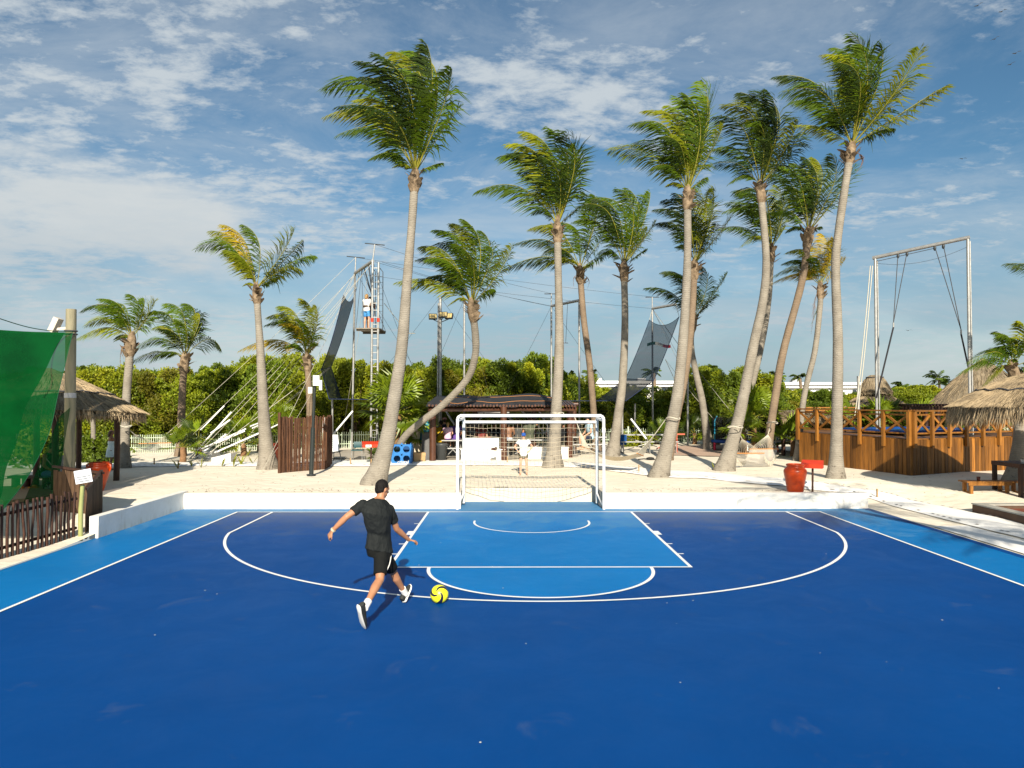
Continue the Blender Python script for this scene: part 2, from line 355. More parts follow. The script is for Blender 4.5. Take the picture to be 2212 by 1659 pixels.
for a, b in zip(fa, ne):
    r = [a.lerp(b, t) for t in (0, .08, .2, .3, .4, .5, .6, .7, .8, .92, 1)]
    rows.append([V((q.x, q.y, zs(q.x, q.y)+(.055 if 0 < i < 10 else .02))) for i, q in enumerate(r)])
pw.grid(rows); path_ob = pw.build('walkway', matm, kind='structure')
st_ = MB()
for e, t in ((fa, .06), (ne, .08)):
    oth = ne if e is fa else fa; acc = 0
    for i in range(len(e)-1):
        a, b = e[i].lerp(oth[i], t), e[i+1].lerp(oth[i+1], t); l_ = (b-a).length; n = max(1, int(l_/.16))
        for k in range(n):
            if R.random() < .45: continue
            p, q = a.lerp(b, k/n), a.lerp(b, (k+.5)/n); s_ = (q-p).cross(ZV()).normalized()*.018; up = ZV(.005)
            zz_ = [V((v.x, v.y, zs(v.x, v.y)+.062)) for v in (p-s_, q-s_, q+s_, p+s_)]
            st_.poly(zz_)
st_.build('walkway_stitching', M('grey_cord', (.12, .12, .13), None, rough=.9), parent=path_ob, kind='stuff')
MB().grid([[V((x, y, zs(x, y)+.02)) for x in (9.03, 9.3, 9.6, 9.78+.05*sin(y))] for y in (15.62, 15, 14.4, 13.8, 13.2, 12.6, 12, 11, 10)], False).build('walkway_mat', matm, kind='structure')
def patch(name, pts, m, z=.012):
    q = [G(*p) for p in pts]; c_ = sum(q, V())/len(q)
    rows = [[V((v.x, v.y, zs(v.x, v.y)+z)) for v in (c_.lerp(p, t) for p in q+[q[0]])] for t in (.001, .5, 1)]
    MB().grid(rows).build(name, m, kind='structure')
conc = M('worn_concrete', (.42, .38, .32), (.33, .295, .24), 1.5, .9, bump=.2, bsc=12)
patch('patio', [(690, 975), (840, 970), (1240, 968), (1250, 985), (1100, 993), (860, 993), (690, 992)], conc, .03)
patch('pavement', [(1440, 966), (1640, 958), (1700, 975), (1560, 986), (1440, 984)], M('reddish_paving', (.46, .33, .25), (.38, .27, .2), 2, .9), .03)
# dry leaves and twigs on the sand
db_ = MB()
for _ in range(900):
    q = R.random()
    if q < .6: x, y = R.uniform(-8, 8.6), 18.6+abs(R.gauss(0, .35))
    else: x, y = R.uniform(-12, 14), R.uniform(18.8, 24)
    if -1.6 < x < 2.7 and y < 19.8: continue
    z = zs(x, y)+.012; a = R.uniform(0, 6.28); l_ = R.uniform(.015, .07); u = V((cos(a), sin(a), R.uniform(-.1, .3)))*l_; v = V((-sin(a), cos(a), 0))*R.uniform(.004, .012)
    db_.poly([V((x, y, z))-u, V((x, y, z))+v, V((x, y, z))+u+ZV(.006), V((x, y, z))-v])
db_.build('dry_leaf_litter', M('dry_leaf', (.20, .125, .055), (.11, .065, .03), 3, .9), kind='stuff')
# ------------------------------------------------------------------ coconut palms
def trunk_mat(name, c, c2, dark):
    m = M(name, c, c2, 3, .9, .12, bump=.4, bsc=16, det=8)
    t = m.node_tree; n = t.nodes.new; l = t.links.new
    b = [q for q in t.nodes if q.type == 'BSDF_PRINCIPLED'][0]; mix = [q for q in t.nodes if q.type == 'MIX'][0]; bp = [q for q in t.nodes if q.type == 'BUMP'][0]
    mp = [q for q in t.nodes if q.type == 'MAPPING'][0]
    wv = n('ShaderNodeTexWave'); wv.wave_type = 'BANDS'; wv.bands_direction = 'Z'; wv.inputs['Scale'].default_value = 5.2; wv.inputs['Distortion'].default_value = 7.5; wv.inputs['Detail'].default_value = 4; wv.inputs['Detail Scale'].default_value = 1.6
    l(mp.outputs[0], wv.inputs['Vector'])
    r = n('ShaderNodeMapRange'); r.inputs[1].default_value = .0; r.inputs[2].default_value = .22; r.inputs[3].default_value = .30; r.inputs[4].default_value = 0; l(wv.outputs['Fac'], r.inputs[0])
    m2 = n('ShaderNodeMix'); m2.data_type = 'RGBA'; l(r.outputs[0], m2.inputs[0]); l(mix.outputs[2], m2.inputs[6]); m2.inputs[7].default_value = (*dark, 1)
    z = n('ShaderNodeTexNoise'); z.inputs['Scale'].default_value = 5; z.inputs['Detail'].default_value = 6; z.inputs['Roughness'].default_value = .7; l(mp.outputs[0], z.inputs['Vector'])
    sz_ = n('ShaderNodeSeparateXYZ'); l(mp.outputs[0], sz_.inputs[0]); zr = n('ShaderNodeMapRange'); zr.inputs[1].default_value = .1; zr.inputs[2].default_value = 1.3; zr.inputs[3].default_value = .09; zr.inputs[4].default_value = 0; l(sz_.outputs[2], zr.inputs[0])
    za = n('ShaderNodeMath'); l(z.outputs['Fac'], za.inputs[0]); l(zr.outputs[0], za.inputs[1])
    r3 = n('ShaderNodeMapRange'); r3.inputs[1].default_value = .66; r3.inputs[2].default_value = .70; r3.inputs[4].default_value = .75; l(za.outputs[0], r3.inputs[0])
    m3 = n('ShaderNodeMix'); m3.data_type = 'RGBA'; l(r3.outputs[0], m3.inputs[0]); l(m2.outputs[2], m3.inputs[6]); m3.inputs[7].default_value = (*[q*.8 for q in dark], 1)
    l(m3.outputs[2], b.inputs['Base Color'])
    b2 = n('ShaderNodeBump'); b2.inputs['Strength'].default_value = .4; b2.inputs['Distance'].default_value = .015; l(wv.outputs['Fac'], b2.inputs['Height']); l(bp.outputs[0], b2.inputs['Normal']); l(b2.outputs[0], b.inputs['Normal'])
    return m
tr1 = trunk_mat('palm_bark', (.265, .24, .20), (.19, .17, .14), (.10, .085, .068))
tr2 = trunk_mat('dark_palm_bark', (.22, .165, .115), (.16, .12, .085), (.07, .05, .035))
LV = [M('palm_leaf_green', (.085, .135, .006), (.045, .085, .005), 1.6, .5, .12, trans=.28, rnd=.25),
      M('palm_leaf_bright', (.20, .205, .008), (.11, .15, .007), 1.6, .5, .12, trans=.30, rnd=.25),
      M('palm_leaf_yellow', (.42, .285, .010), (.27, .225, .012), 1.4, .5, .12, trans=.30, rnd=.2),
      M('palm_leaf_dark', (.032, .055, .006), (.017, .032, .005), 1.6, .5, .12, trans=.22, rnd=.25)]  # besides leaf tone, bright and dark put sunlit and shaded fronds into the colour
rach = M('palm_midrib', (.24, .22, .02), (.15, .15, .02), 3, .5)
husk = M('palm_husk', (.27, .20, .13), (.10, .07, .042), 7, .9, bump=.5, bsc=14)
deadm = M('dead_frond_brown', (.24, .13, .06), (.15, .08, .04), 3, .8, trans=.15)
WIND = V((-1, .25, -.05)).normalized()
def frond_mesh(o, p0, ctl, tip, rr, nl=60, wl=.24, drop=.60, lw=.045, wind=.26, ragged=.08):
    b = MB(o); cur = bez(p0, ctl, tip, 13); Lf = sum((cur[i+1]-cur[i]).length for i in range(13))
    rib = lambda: b.tube(cur, [.024*(1-.85*i/13)*max(.5, Lf/3.2) for i in range(14)], 4, True, False)
    roll = rr.uniform(-.6, .6); comb = rr.uniform(0, .75)
    hk = (WIND*.65+ZV(-.55))*Lf*rr.uniform(.10, .26)*(.35 if cur[-1].x-cur[0].x > .25*Lf else 1)
    cur = [p-hk*(i/13)+hk*(max(0, i/13-.45)/.55)**2 for i, p in enumerate(cur)]
    b.m = 1; rib(); b.m = 0
    for sd in (-1, 1):
        for k in range(nl):
            s = .18+.81*(k+rr.uniform(-.3, .3))/(nl-1); s = min(.995, max(.1, s))
            if rr.random() < ragged*s: continue
            x = s*13; i = min(12, int(x)); p = cur[i].lerp(cur[i+1], x-i); t = (cur[i+1]-cur[i]).normalized()
            side = t.cross(ZV()); side = side.normalized() if side.length > .1 else V((0, 1, 0)); nr = side.cross(t).normalized()
            sv = (side*cos(roll)+nr*sin(roll))*sd
            ll = Lf*wl*(.45+.75*sin(pi*min(1, .16+.80*s))**.8)*rr.uniform(.82, 1.1)*(1-.45*max(0, s-.75)/.25)
            d = (sv*(.66-.40*comb)+t*(.62+.5*s)+WIND*wind*(.5+comb)+ZV(-.22-.45*comb)+V((rr.uniform(-.14, .14), rr.uniform(-.14, .14), rr.uniform(-.14, .14)))).normalized()
            mid = p+d*ll*.55; d2 = (d+ZV(-drop)+WIND*.25).normalized(); tp = mid+d2*ll*.48
            wv = t*lw*.5*max(.65, Lf/3.4)
            b.add([p-wv*.5, p+wv*.5, mid+wv, mid-wv, tp], [(0, 1, 2, 3), (3, 2, 4)])
    return b
def palm(label, path, tips, lean=0., r_top=.115, r_base=.30, leaf=(0, 0, 1, 3), bark=None, zb=.38, fill=5, grp=None, Yb=None, name='coconut_palm', crown_d=None, tipleaf=None, boots=15, nl=60, seed=None, dead=()):
    r_top *= .92
    rr = random.Random(seed if seed is not None else label)
    base = G(path[0][0], path[0][1], zb) if Yb is None else P(path[0][0], path[0][1], Yb)
    n = len(path); pts = []
    for i, q in enumerate(path):
        t = (path[0][1]-q[1])/max(1, path[0][1]-path[-1][1]); pts.append(P(q[0], q[1], base.y+lean*t))
    o = V((base.x, base.y, zb)); root = thing(name, o, label, 'palm tree', grp)
    pts[0].z = min(pts[0].z, zb-.12)
    sp = spline(pts, 9); tot = sp[-1].z-sp[0].z; m = len(sp)
    rad = []
    for i, p in enumerate(sp):
        hgt = p.z-zb; rad.append((r_top+(r_base*.55-r_top)*max(0, 1-hgt/max(2, tot*.8))+r_base*.45*exp(-max(0, hgt)/.42))*(1+.05*noise.noise(V((hgt*2.2, base.x, 0)))))
    b = MB(o); b.tube(sp, rad, 14); b.build('trunk', bark or tr1, root)
    C = sp[-1]; ax = (sp[-1]-sp[-4]).normalized()
    b = MB(o); hs = max(.7, r_top/.115)
    b.tube([C-ax*.42*hs, C-ax*.3*hs, C-ax*.1*hs, C+ax*.15*hs, C+ax*.38*hs], [r_top*1.0, r_top*1.32, r_top*1.36, r_top*1.15, r_top*.5], 9)
    for k in range(boots):
        a = rr.uniform(0, 6.28); u = V((cos(a), sin(a), 0)); v = V((-sin(a), cos(a), 0)); q = C+u*r_top*1.3+ax*rr.uniform(-.38, .2)*hs; d = (u*rr.uniform(.3, 1)+ZV(rr.uniform(.1, 1.1))).normalized()*rr.uniform(.16, .32)*hs; w_ = v*rr.uniform(.05, .1)*hs; th = u.cross(v)*.02
        b.add([q-w_, q+w_, q+d*.7+w_*1.1, q+d+w_*.1, q+d*.7-w_*1.0, q-u*.03-ZV(.08), q+d*.5-u*.03], [(0, 1, 2, 3, 4), (0, 5, 1), (1, 5, 6, 2), (4, 6, 5, 0), (2, 6, 3), (3, 6, 4)])
    b.build('crown_shaft', husk, root)
    P0 = C+ax*.15*hs
    allt = list(tips)
    for k in range(fill):
        a = rr.choice(tips); c_ = rr.choice(tips); allt.append((a[0]*.55+c_[0]*.45, a[1]*.55+c_[1]*.45+rr.uniform(-8, 8), None, 1))
    for q in allt:
        tx, ty = q[0], q[1]; bul = q[2] if len(q) > 2 and q[2] is not None else None; isfill = len(q) > 3
        flat = P(tx, ty, C.y); lp = (flat-P0).length
        dy = rr.uniform(-.5, .5)*lp if not isfill else rr.choice((-1, 1))*rr.uniform(.5, .9)*lp
        tip = P(tx, ty, C.y+dy); d = tip-P0; L3 = d.length
        if bul is None: bul = .27 if d.x < 0 else .15
        fx = max(0., -d.x/L3)
        if len(q) < 3 or q[2] is None: bul = .08+.40*fx
        ctl = P0+d*.54+ZV(bul*L3)+V(((.09 if d.x > .12*L3 else .20 if d.x > -.5*L3 else .10)*L3, 0, 0))
        li = rr.choice(leaf) if not isfill else rr.choice((0, 3, 3))  # fill fronds mostly take the dark leaf, painting shade inside the crown
        if tipleaf and not isfill: li = tipleaf.get(allt.index(q), li)
        frond_mesh(o, P0, ctl, tip, rr, nl=nl, wl=.245 if L3 > 1.6 else .28, wind=.5 if d.x > .1*L3 else .3).build('frond', [LV[li], rach], root)
    for (tx, ty) in dead:
        tip = P(tx, ty, C.y-.1); Q = C-ax*.1+V((.12 if tx > path[-1][0] else -.12, -.1, 0)); b = frond_mesh(o, Q, Q.lerp(tip, .4)+V((.3 if tx > path[-1][0] else -.3, 0, .1)), tip, rr, nl=22, wl=.16, drop=.9, wind=.05, ragged=.4); b.build('dead_frond', [deadm, deadm], root)
    return root
GP = 'coconut palms on the sand'
palm('tall coconut palm beside the running player, trunk leaning right, windswept crown', [(806, 1045), (833, 965), (850, 870), (868, 750), (880, 600), (890, 480), (896, 385)],
     [(706, 189), (705, 250), (729, 291, .34), (776, 132), (814, 116), (849, 110), (922, 95, .05), (977, 148, .1), (995, 229, .2), (799, 343), (849, 361), (954, 352), (783, 165), (870, 150), (770, 215), (945, 200, .08), (826, 260)], r_top=.125, r_base=.40, fill=2, grp=GP, lean=.5)
palm('coconut palm left of the brown stick enclosure, orange-tipped fronds spread wide', [(580, 1013), (570, 900), (562, 750), (554, 632)],
     [(424, 537), (455, 498, .12), (483, 485, .1), (525, 485, .08), (636, 496, .02), (679, 552, .2), (651, 583, .3), (525, 617), (486, 540, .2), (600, 600), (505, 560)], leaf=(0, 1, 2, 0, 1), r_top=.12, r_base=.42, fill=2, grp=GP)
palm('yellowing coconut palm behind the stick enclosure and black post', [(668, 985), (669, 885), (664, 780)],
     [(519, 756, .25), (574, 702), (579, 684), (602, 661), (651, 645), (682, 663, .05), (684, 743, .35), (615, 751), (605, 700), (640, 690)], leaf=(1, 2, 1, 0), r_top=.13, r_base=.26, bark=tr2, fill=2, grp=GP, Yb=29)
palm('leftmost windswept coconut palm, rising behind the thatched hut', [(268, 1010), (272, 880), (280, 770), (283, 742)],
     [(177, 671), (161, 735, .22), (184, 704), (213, 645), (277, 635), (336, 650, .1), (334, 671, .15), (246, 733), (210, 660), (250, 690), (310, 645)], r_top=.14, r_base=.26, fill=2, grp=GP, dead=((262, 800), (268, 775)))
palm('short windswept coconut palm between the thatched hut and the white poles', [(390, 985), (393, 870), (398, 782)],
     [(282, 784, .25), (290, 756), (324, 676), (357, 655), (398, 655), (429, 676, .12), (437, 697, .15), (478, 756, .55), (324, 782), (330, 710), (380, 690)], r_top=.15, r_base=.28, bark=tr2, fill=2, grp=GP)
palm('bent coconut palm whose trunk lies low then rises over the pergola', [(846, 985), (870, 950), (905, 915), (955, 876), (1008, 820), (1026, 770), (1027, 725), (1020, 668)],
     [(857, 609, .2), (869, 637), (903, 560), (909, 532), (940, 496), (978, 482), (1002, 474, .08), (1039, 498, .08), (1057, 532, .1), (1106, 532, -.05), (1069, 625, .3), (968, 660), (920, 560), (985, 560), (960, 610)], r_top=.135, r_base=.22, fill=2, grp=GP, Yb=27.4, lean=-3.0)
palm('coconut palm standing behind the goal with a dark scarred trunk foot', [(1194, 1008), (1201, 900), (1208, 750), (1206, 600), (1204, 498)],
     [(1031, 412, .3), (1080, 337), (1098, 311), (1130, 283), (1185, 276, .08), (1210, 283, .1), (1242, 315, .12), (1253, 345, .15), (1102, 331), (1123, 370), (1148, 462), (1249, 448), (1160, 330), (1215, 350), (1140, 420)], r_top=.135, r_base=.40, fill=2, grp=GP)
palm('coconut palm with a spreading crown just right of the goal palm, set back', [(1290, 975), (1283, 900), (1274, 790), (1261, 690), (1253, 590)],
     [(1086, 583, .25), (1114, 526, .25), (1144, 494), (1261, 416), (1284, 421), (1318, 540, .1), (1217, 567, .5), (1274, 570), (1160, 590), (1226, 483), (1310, 500)], r_top=.15, r_base=.27, bark=tr2, fill=2, grp=GP, leaf=(0, 1, 3, 0), dead=((1240, 620), (1268, 625)))
palm('coconut palm holding the hammock beside the right goalpost, upright crown', [(1322, 985), (1335, 900), (1345, 820), (1350, 700), (1348, 583)],
     [(1240, 478), (1284, 428), (1334, 407, .06), (1357, 407, .06), (1405, 416, .05), (1417, 478, .1), (1398, 494, .1), (1290, 549), (1396, 538), (1263, 441), (1310, 490)], r_top=.15, r_base=.36, bark=tr1, fill=2, grp=GP)
palm('tall coconut palm with the hammock rope, bright yellow-green crown', [(1422, 1030), (1446, 940), (1465, 840), (1478, 700), (1485, 560), (1485, 425)],
     [(1316, 324, .2), (1366, 267), (1369, 311, .3), (1391, 239), (1429, 339, .45), (1444, 227), (1460, 208, .08), (1479, 202, .06), (1518, 177, .03), (1529, 208, .05), (1563, 270, .1), (1438, 402), (1525, 383), (1407, 364), (1450, 290)], r_top=.125, r_base=.36, leaf=(0, 1, 1, 0, 1), fill=2, grp=GP)
palm('coconut palm directly behind the bright-crowned hammock palm, trunks crossing', [(1440, 1000), (1462, 900), (1482, 800), (1494, 690), (1500, 580)],
     [(1416, 452), (1416, 483), (1457, 417), (1494, 405, .06), (1541, 408, .05), (1547, 483, .12), (1579, 470, .1), (1460, 533), (1519, 539), (1480, 460)], r_top=.14, r_base=.26, bark=tr2, fill=2, grp=GP, Yb=28, leaf=(0, 3, 3, 1))
palm('small dark coconut palm with curved trunk by the paved area', [(1533, 972), (1526, 931), (1516, 862), (1502, 800), (1493, 742), (1498, 695)],
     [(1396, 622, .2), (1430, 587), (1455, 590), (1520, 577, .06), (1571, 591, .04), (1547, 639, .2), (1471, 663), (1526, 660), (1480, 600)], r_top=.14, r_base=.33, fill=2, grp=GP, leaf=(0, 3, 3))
palm('leaning coconut palm holding the near hammock rope, dense dark crown', [(1563, 1016), (1582, 955), (1601, 880), (1628, 745), (1648, 650), (1655, 560), (1643, 412)],
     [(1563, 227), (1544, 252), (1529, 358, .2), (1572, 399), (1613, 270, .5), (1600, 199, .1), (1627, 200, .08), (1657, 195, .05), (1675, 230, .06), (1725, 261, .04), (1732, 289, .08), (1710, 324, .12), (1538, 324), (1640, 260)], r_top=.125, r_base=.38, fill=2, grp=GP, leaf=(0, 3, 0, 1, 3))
palm('coconut palm hidden behind the leaning hammock palm, lower dark crown', [(1590, 975), (1612, 880), (1642, 760), (1660, 650), (1666, 545)],
     [(1563, 458), (1572, 439), (1588, 411), (1550, 495, .25), (1600, 533), (1679, 402, .05), (1694, 427, .08), (1697, 489, .12), (1630, 440)], r_top=.14, r_base=.26, fill=2, grp=GP, leaf=(0, 3, 3, 1))
palm('coconut palm with the far hammock rope, tufted upright crown', [(1654, 998), (1661, 950), (1674, 862), (1692, 759), (1733, 605), (1745, 510)],
     [(1660, 377), (1682, 358), (1713, 352, .1), (1738, 339, .06), (1760, 342, .05), (1796, 333, .04), (1843, 361, .02), (1650, 464, .25), (1697, 502), (1774, 489), (1700, 400), (1730, 380)], r_top=.14, r_base=.27, bark=tr2, fill=2, grp=GP)
palm('slim young coconut palm with yellow fronds beside the wooden deck', [(1722, 996), (1736, 862), (1760, 759), (1771, 665), (1772, 625)],
     [(1670, 598, .4), (1690, 570), (1700, 545), (1775, 505, .06), (1800, 515, .05), (1753, 700, .5), (1825, 560, .1), (1740, 530), (1722, 590, .4), (1668, 612, .3)], r_top=.11, r_base=.2, leaf=(2, 1, 1, 0, 2), fill=2, grp=GP, dead=((1752, 720),))
palm('tallest coconut palm in front of the wooden deck, right of the orange pot', [(1805, 1034), (1808, 900), (1810, 740), (1805, 590), (1809, 520), (1826, 400), (1838, 325)],
     [(1678, 164, .18), (1690, 199, .3), (1709, 220, .35), (1793, 245, .6), (1718, 270, .12), (1759, 283), (1781, 117), (1803, 102), (1840, 74, .05), (1859, 95, .05), (1903, 98, .03), (1987, 105, 0), (2042, 186, .06), (1953, 174, .05), (1937, 202, .1), (1818, 164, .4), (1812, 314), (1931, 277, .2), (1856, 189, .3), (1820, 190)], r_top=.12, r_base=.31, fill=2, grp=GP, leaf=(0, 3, 0, 1, 3), dead=((1850, 372),))
palm('coconut palm behind the big thatched umbrella at the right edge', [(2192, 1038), (2200, 980), (2204, 914), (2200, 850), (2190, 805)],
     [(2070, 808, .25), (2091, 783, .25), (2147, 719), (2202, 693, .1), (2112, 851, .5), (2240, 700, .05), (2290, 760, .1), (2280, 820, .2), (2130, 760), (2180, 730)], r_top=.13, r_base=.36, fill=2, grp=GP, leaf=(0, 0, 3, 1))
palm('coconut palm beyond the right edge with one frond tip reaching in', [(2420, 1040), (2400, 850), (2360, 640)],
     [(2172, 569, .08), (2230, 500), (2280, 440), (2350, 420), (2450, 430), (2520, 520), (2500, 640), (2260, 640)], fill=2, grp=GP)
# palms beside and behind the camera that cast the shade seen at the right of the court
def shade_palm(base, crown, label, seed, n=13, Lr=2.4):
    rr = random.Random(seed); o = V((base[0], base[1], .0)); root = thing('coconut_palm', o, label, 'palm tree', GP)
    C = V(crown); sp = spline([o, o.lerp(C, .5)+V((.2, 0, 0)), C], 8)
    MB(o).tube(sp, [.28*exp(-i/3)+.13 for i in range(len(sp))], 10).build('trunk', tr1, root)
    for k in range(n):
        a = 6.283*k/n+rr.uniform(-.2, .2); tip = C+V((cos(a)*Lr-.5, sin(a)*Lr, rr.uniform(-.6, 1.2))); d = tip-C
        frond_mesh(o, C, C+d*.5+ZV(.5), tip, rr, nl=30).build('frond', [LV[k % 2], rach], root)
shade_palm((11.4, 5.6), (9.0, 6.6, 6.0), 'coconut palm standing right of the camera, shading the end of the low wall', 3)
shade_palm((12.6, 3.2), (11.4, 3.6, 5.6), 'coconut palm right of the camera whose fronds shade the white walkway', 5)
# ------------------------------------------------------------------ thicket behind the fence
def leafmat(name, c, c2, rnd=.25):
    return M(name, c, c2, 1.1, .5, .3, rnd=rnd, trans=.25, lo=.38, hi=.62)
HL = [leafmat('thicket_leaf', (.22, .255, .010), (.11, .155, .009)), leafmat('thicket_leaf_bright', (.30, .31, .012), (.15, .20, .010)), leafmat('thicket_leaf_deep', (.13, .185, .010), (.07, .11, .008)), leafmat('thicket_leaf_olive', (.21, .19, .012), (.12, .125, .010))]
bark = M('twig_bark', (.16, .11, .07), (.09, .06, .04), 4, .9)
def crown(seed, n, rx, rz, sz, up=.35):
    rr = random.Random(seed); b = MB(); cl = []
    for k in range(34):
        a = rr.uniform(0, 6.283); q = rr.random()**.5; h = rr.random()
        prof = (.55+.6*sin(pi*min(1, h*.9+.12)))*(1 if h < .75 else .75)
        cl.append((V((cos(a)*q*rx*prof, sin(a)*q*rx*prof, h*rz)), rr.uniform(.28, .62)*rx*.62))
    for k in range(7):
        a = rr.uniform(0, 6.283); q = rr.uniform(.1, .7); cl.append((V((cos(a)*q*rx, sin(a)*q*rx, rz*rr.uniform(.92, 1.12))), rx*rr.uniform(.10, .22)))
    for k in range(26):
        a = rr.uniform(0, 6.283); q = rr.uniform(.05, .95); p0 = V((cos(a)*q*rx*.9, sin(a)*q*rx*.9, rz*(1.0-.35*q*q)*rr.uniform(.82, 1.0))); hgt = rr.uniform(.25, .75); u = V((rr.uniform(-.25, .25), rr.uniform(-.25, .25), 1))
        for j in range(int(hgt*64)):
            t = rr.random(); p = p0+u*hgt*t; an = rr.uniform(0, 6.283); ax = V((cos(an), sin(an), rr.uniform(.1, .9))).normalized(); s = ax.cross(V((rr.uniform(-1, 1), rr.uniform(-1, 1), rr.uniform(-1, 1)))).normalized(); l_ = sz*rr.uniform(.7, 1.2)*(1.1-.4*t); w_ = l_*.32
            b.add([p, p+ax*l_*.5+s*w_, p+ax*l_, p+ax*l_*.5-s*w_], [(0, 1, 2), (0, 2, 3)])
    for k in range(n):
        c, r = rr.choice(cl); d = V((rr.gauss(0, 1), rr.gauss(0, 1), rr.gauss(0, 1))).normalized(); p = c+d*r*(.55+.5*rr.random())
        if p.z < 0.05: continue
        ax = (d*.7+V((rr.uniform(-1, 1), rr.uniform(-1, 1), rr.uniform(-.4, 1)))*.8).normalized(); s = ax.cross(V((rr.uniform(-1, 1), rr.uniform(-1, 1), rr.uniform(-1, 1)))).normalized()
        l_ = sz*rr.uniform(.7, 1.3); w_ = l_*rr.uniform(.26, .4); nn = ax.cross(s)*l_*.12
        b.add([p, p+ax*l_*.5+s*w_+nn, p+ax*l_, p+ax*l_*.5-s*w_+nn], [(0, 1, 2), (0, 2, 3)])
    return b, cl
def trunk_mesh(cl, rr, r=.07):
    b = MB()
    for c, q in cl[:16]:
        a = V((rr.uniform(-.3, .3), rr.uniform(-.3, .3), -.1)); b.tube(bez(a, V((a.x*.5+c.x*.3, a.y*.5+c.y*.3, c.z*.6)), c, 5), [r, r*.9, r*.75, r*.6, r*.45, r*.25], 5)
    return b.mesh('trunk', bark)
CR = []
for k in range(7):
    b, cl = crown(100+k, 17000, 2.0, 3.3, .125); CR.append(([b.mesh('crown', HL[i]) for i in range(4)], trunk_mesh(cl, random.Random(k))))
def fenceY(px): return 31+(px-100)*(8.3/1420)
GT_ = 'trees of the thicket behind the fence'
def thicket(name, label, x, y, z, s, sz, rr, mi, k=None):
    k = rr.randrange(7) if k is None else k
    o = thing(name, (x, y, z), label, 'tree', GT_, rot=(0, 0, rr.uniform(0, 6.28))); o.scale = (s, s, sz)
    put('crown', CR[k][0][mi], None, o); put('trunk', CR[k][1], None, o)
rr = random.Random(5)
def top_at(px):
    T = [(-200, 800), (100, 812), (200, 815), (300, 798), (480, 803), (560, 792), (680, 785), (800, 792), (900, 790), (1030, 800), (1060, 783), (1180, 790), (1235, 815), (1265, 842), (1380, 845), (1470, 840), (1500, 812), (1560, 795), (1640, 815), (1690, 848), (1720, 858), (1800, 860), (1900, 862), (2000, 850), (2400, 850)]
    for a, b in zip(T, T[1:]):
        if a[0] <= px <= b[0]: return a[1]+(b[1]-a[1])*(px-a[0])/(b[0]-a[0])
    return 840
LA = 'dense yellow-green mangrove tree in the front row of the thicket behind the pale picket fence'
LB = 'taller leafy tree in the back row of the thicket, its crown against the sky'
px = -170
while px < 1930:
    Y = fenceY(px)+rr.uniform(2.6, 3.6); p = P(px, 900, Y); h = (P(px, top_at(px)+rr.uniform(8, 36), Y).z-.3)/3.45
    thicket('mangrove_tree', LA, p.x, p.y, .25, rr.uniform(.85, 1.05), h, rr, rr.choice((0, 0, 1, 1, 2, 2, 3)))
    px += rr.uniform(40, 60)
px = -190
while px < 2150:
    Y = fenceY(px)+rr.uniform(6.5, 8.5); p = P(px, 900, Y); h = (P(px, top_at(px)+rr.uniform(-8, 22), Y).z-.3)/3.45
    thicket('leafy_tree', LB, p.x, p.y, .25, rr.uniform(.9, 1.2), h, rr, rr.choice((0, 1, 1, 2, 2)))
    px += rr.uniform(48, 72)
px = 1640
while px < 2360:
    Y = rr.uniform(62, 88); p = P(px, 900, Y); h = (P(px, rr.uniform(838, 852) if px > 1905 else rr.uniform(850, 858), Y).z-.3)/3.45
    thicket('leafy_tree', 'low rounded green tree far behind the wooden deck, under the white rooftops', p.x, p.y, .25, rr.uniform(1.6, 2.2), h, rr, rr.choice((0, 1, 1, 2)))
    px += rr.uniform(36, 56)
px = -120
while px < 1700:
    Y = rr.uniform(70, 90); p = P(px, 900, Y); h = (P(px, rr.uniform(822, 838), Y).z-.3)/3.45
    if 1215 < px < 1530 or px > 1640: px += 60; continue
    thicket('leafy_tree', 'distant tree far behind the thicket', p.x, p.y, .25, rr.uniform(1.8, 2.4), h, rr, 2)
    px += rr.uniform(60, 90)
# ------------------------------------------------------------------ pale picket fence
fm = M('pale_green_fence', (.50, .58, .44), (.36, .44, .32), 3, .7, rnd=.1)
o = V((P(-60, 980, fenceY(-60)).x, fenceY(-60), .38)); fr = thing('picket_fence', o, 'long pale green picket fence running behind the palms, before the thicket', 'fence')
def fpt(px): Y = fenceY(px); return V((P(px, 900, Y).x, Y, .3))
pk = MB(o); ra = MB(o); px = -80.; i = 0
posts = []
while px < 1780:
    q = fpt(px); hh = .86+.05*noise.noise(V((px*.7, 0, 0)))
    if i % 26 == 0: posts.append(q)
    pk.bar(q, q+ZV(hh), .024, .02, (0, 1, 0)); px += 4.6+R.uniform(-.5, .5); i += 1
for z in (.3, .72):
    a = [fpt(p_) + ZV(z)+V((0, .02, 0)) for p_ in range(-80, 1800, 60)]; ra.tube(a, .018, 5)
pk.build('pickets', fm, fr, kind='stuff'); ra.build('rails', fm, fr)
for q in posts: b = MB(o); b.bar(q-ZV(.1), q+ZV(.98), .075, .075, (0, 1, 0)); b.build('post', fm, fr)
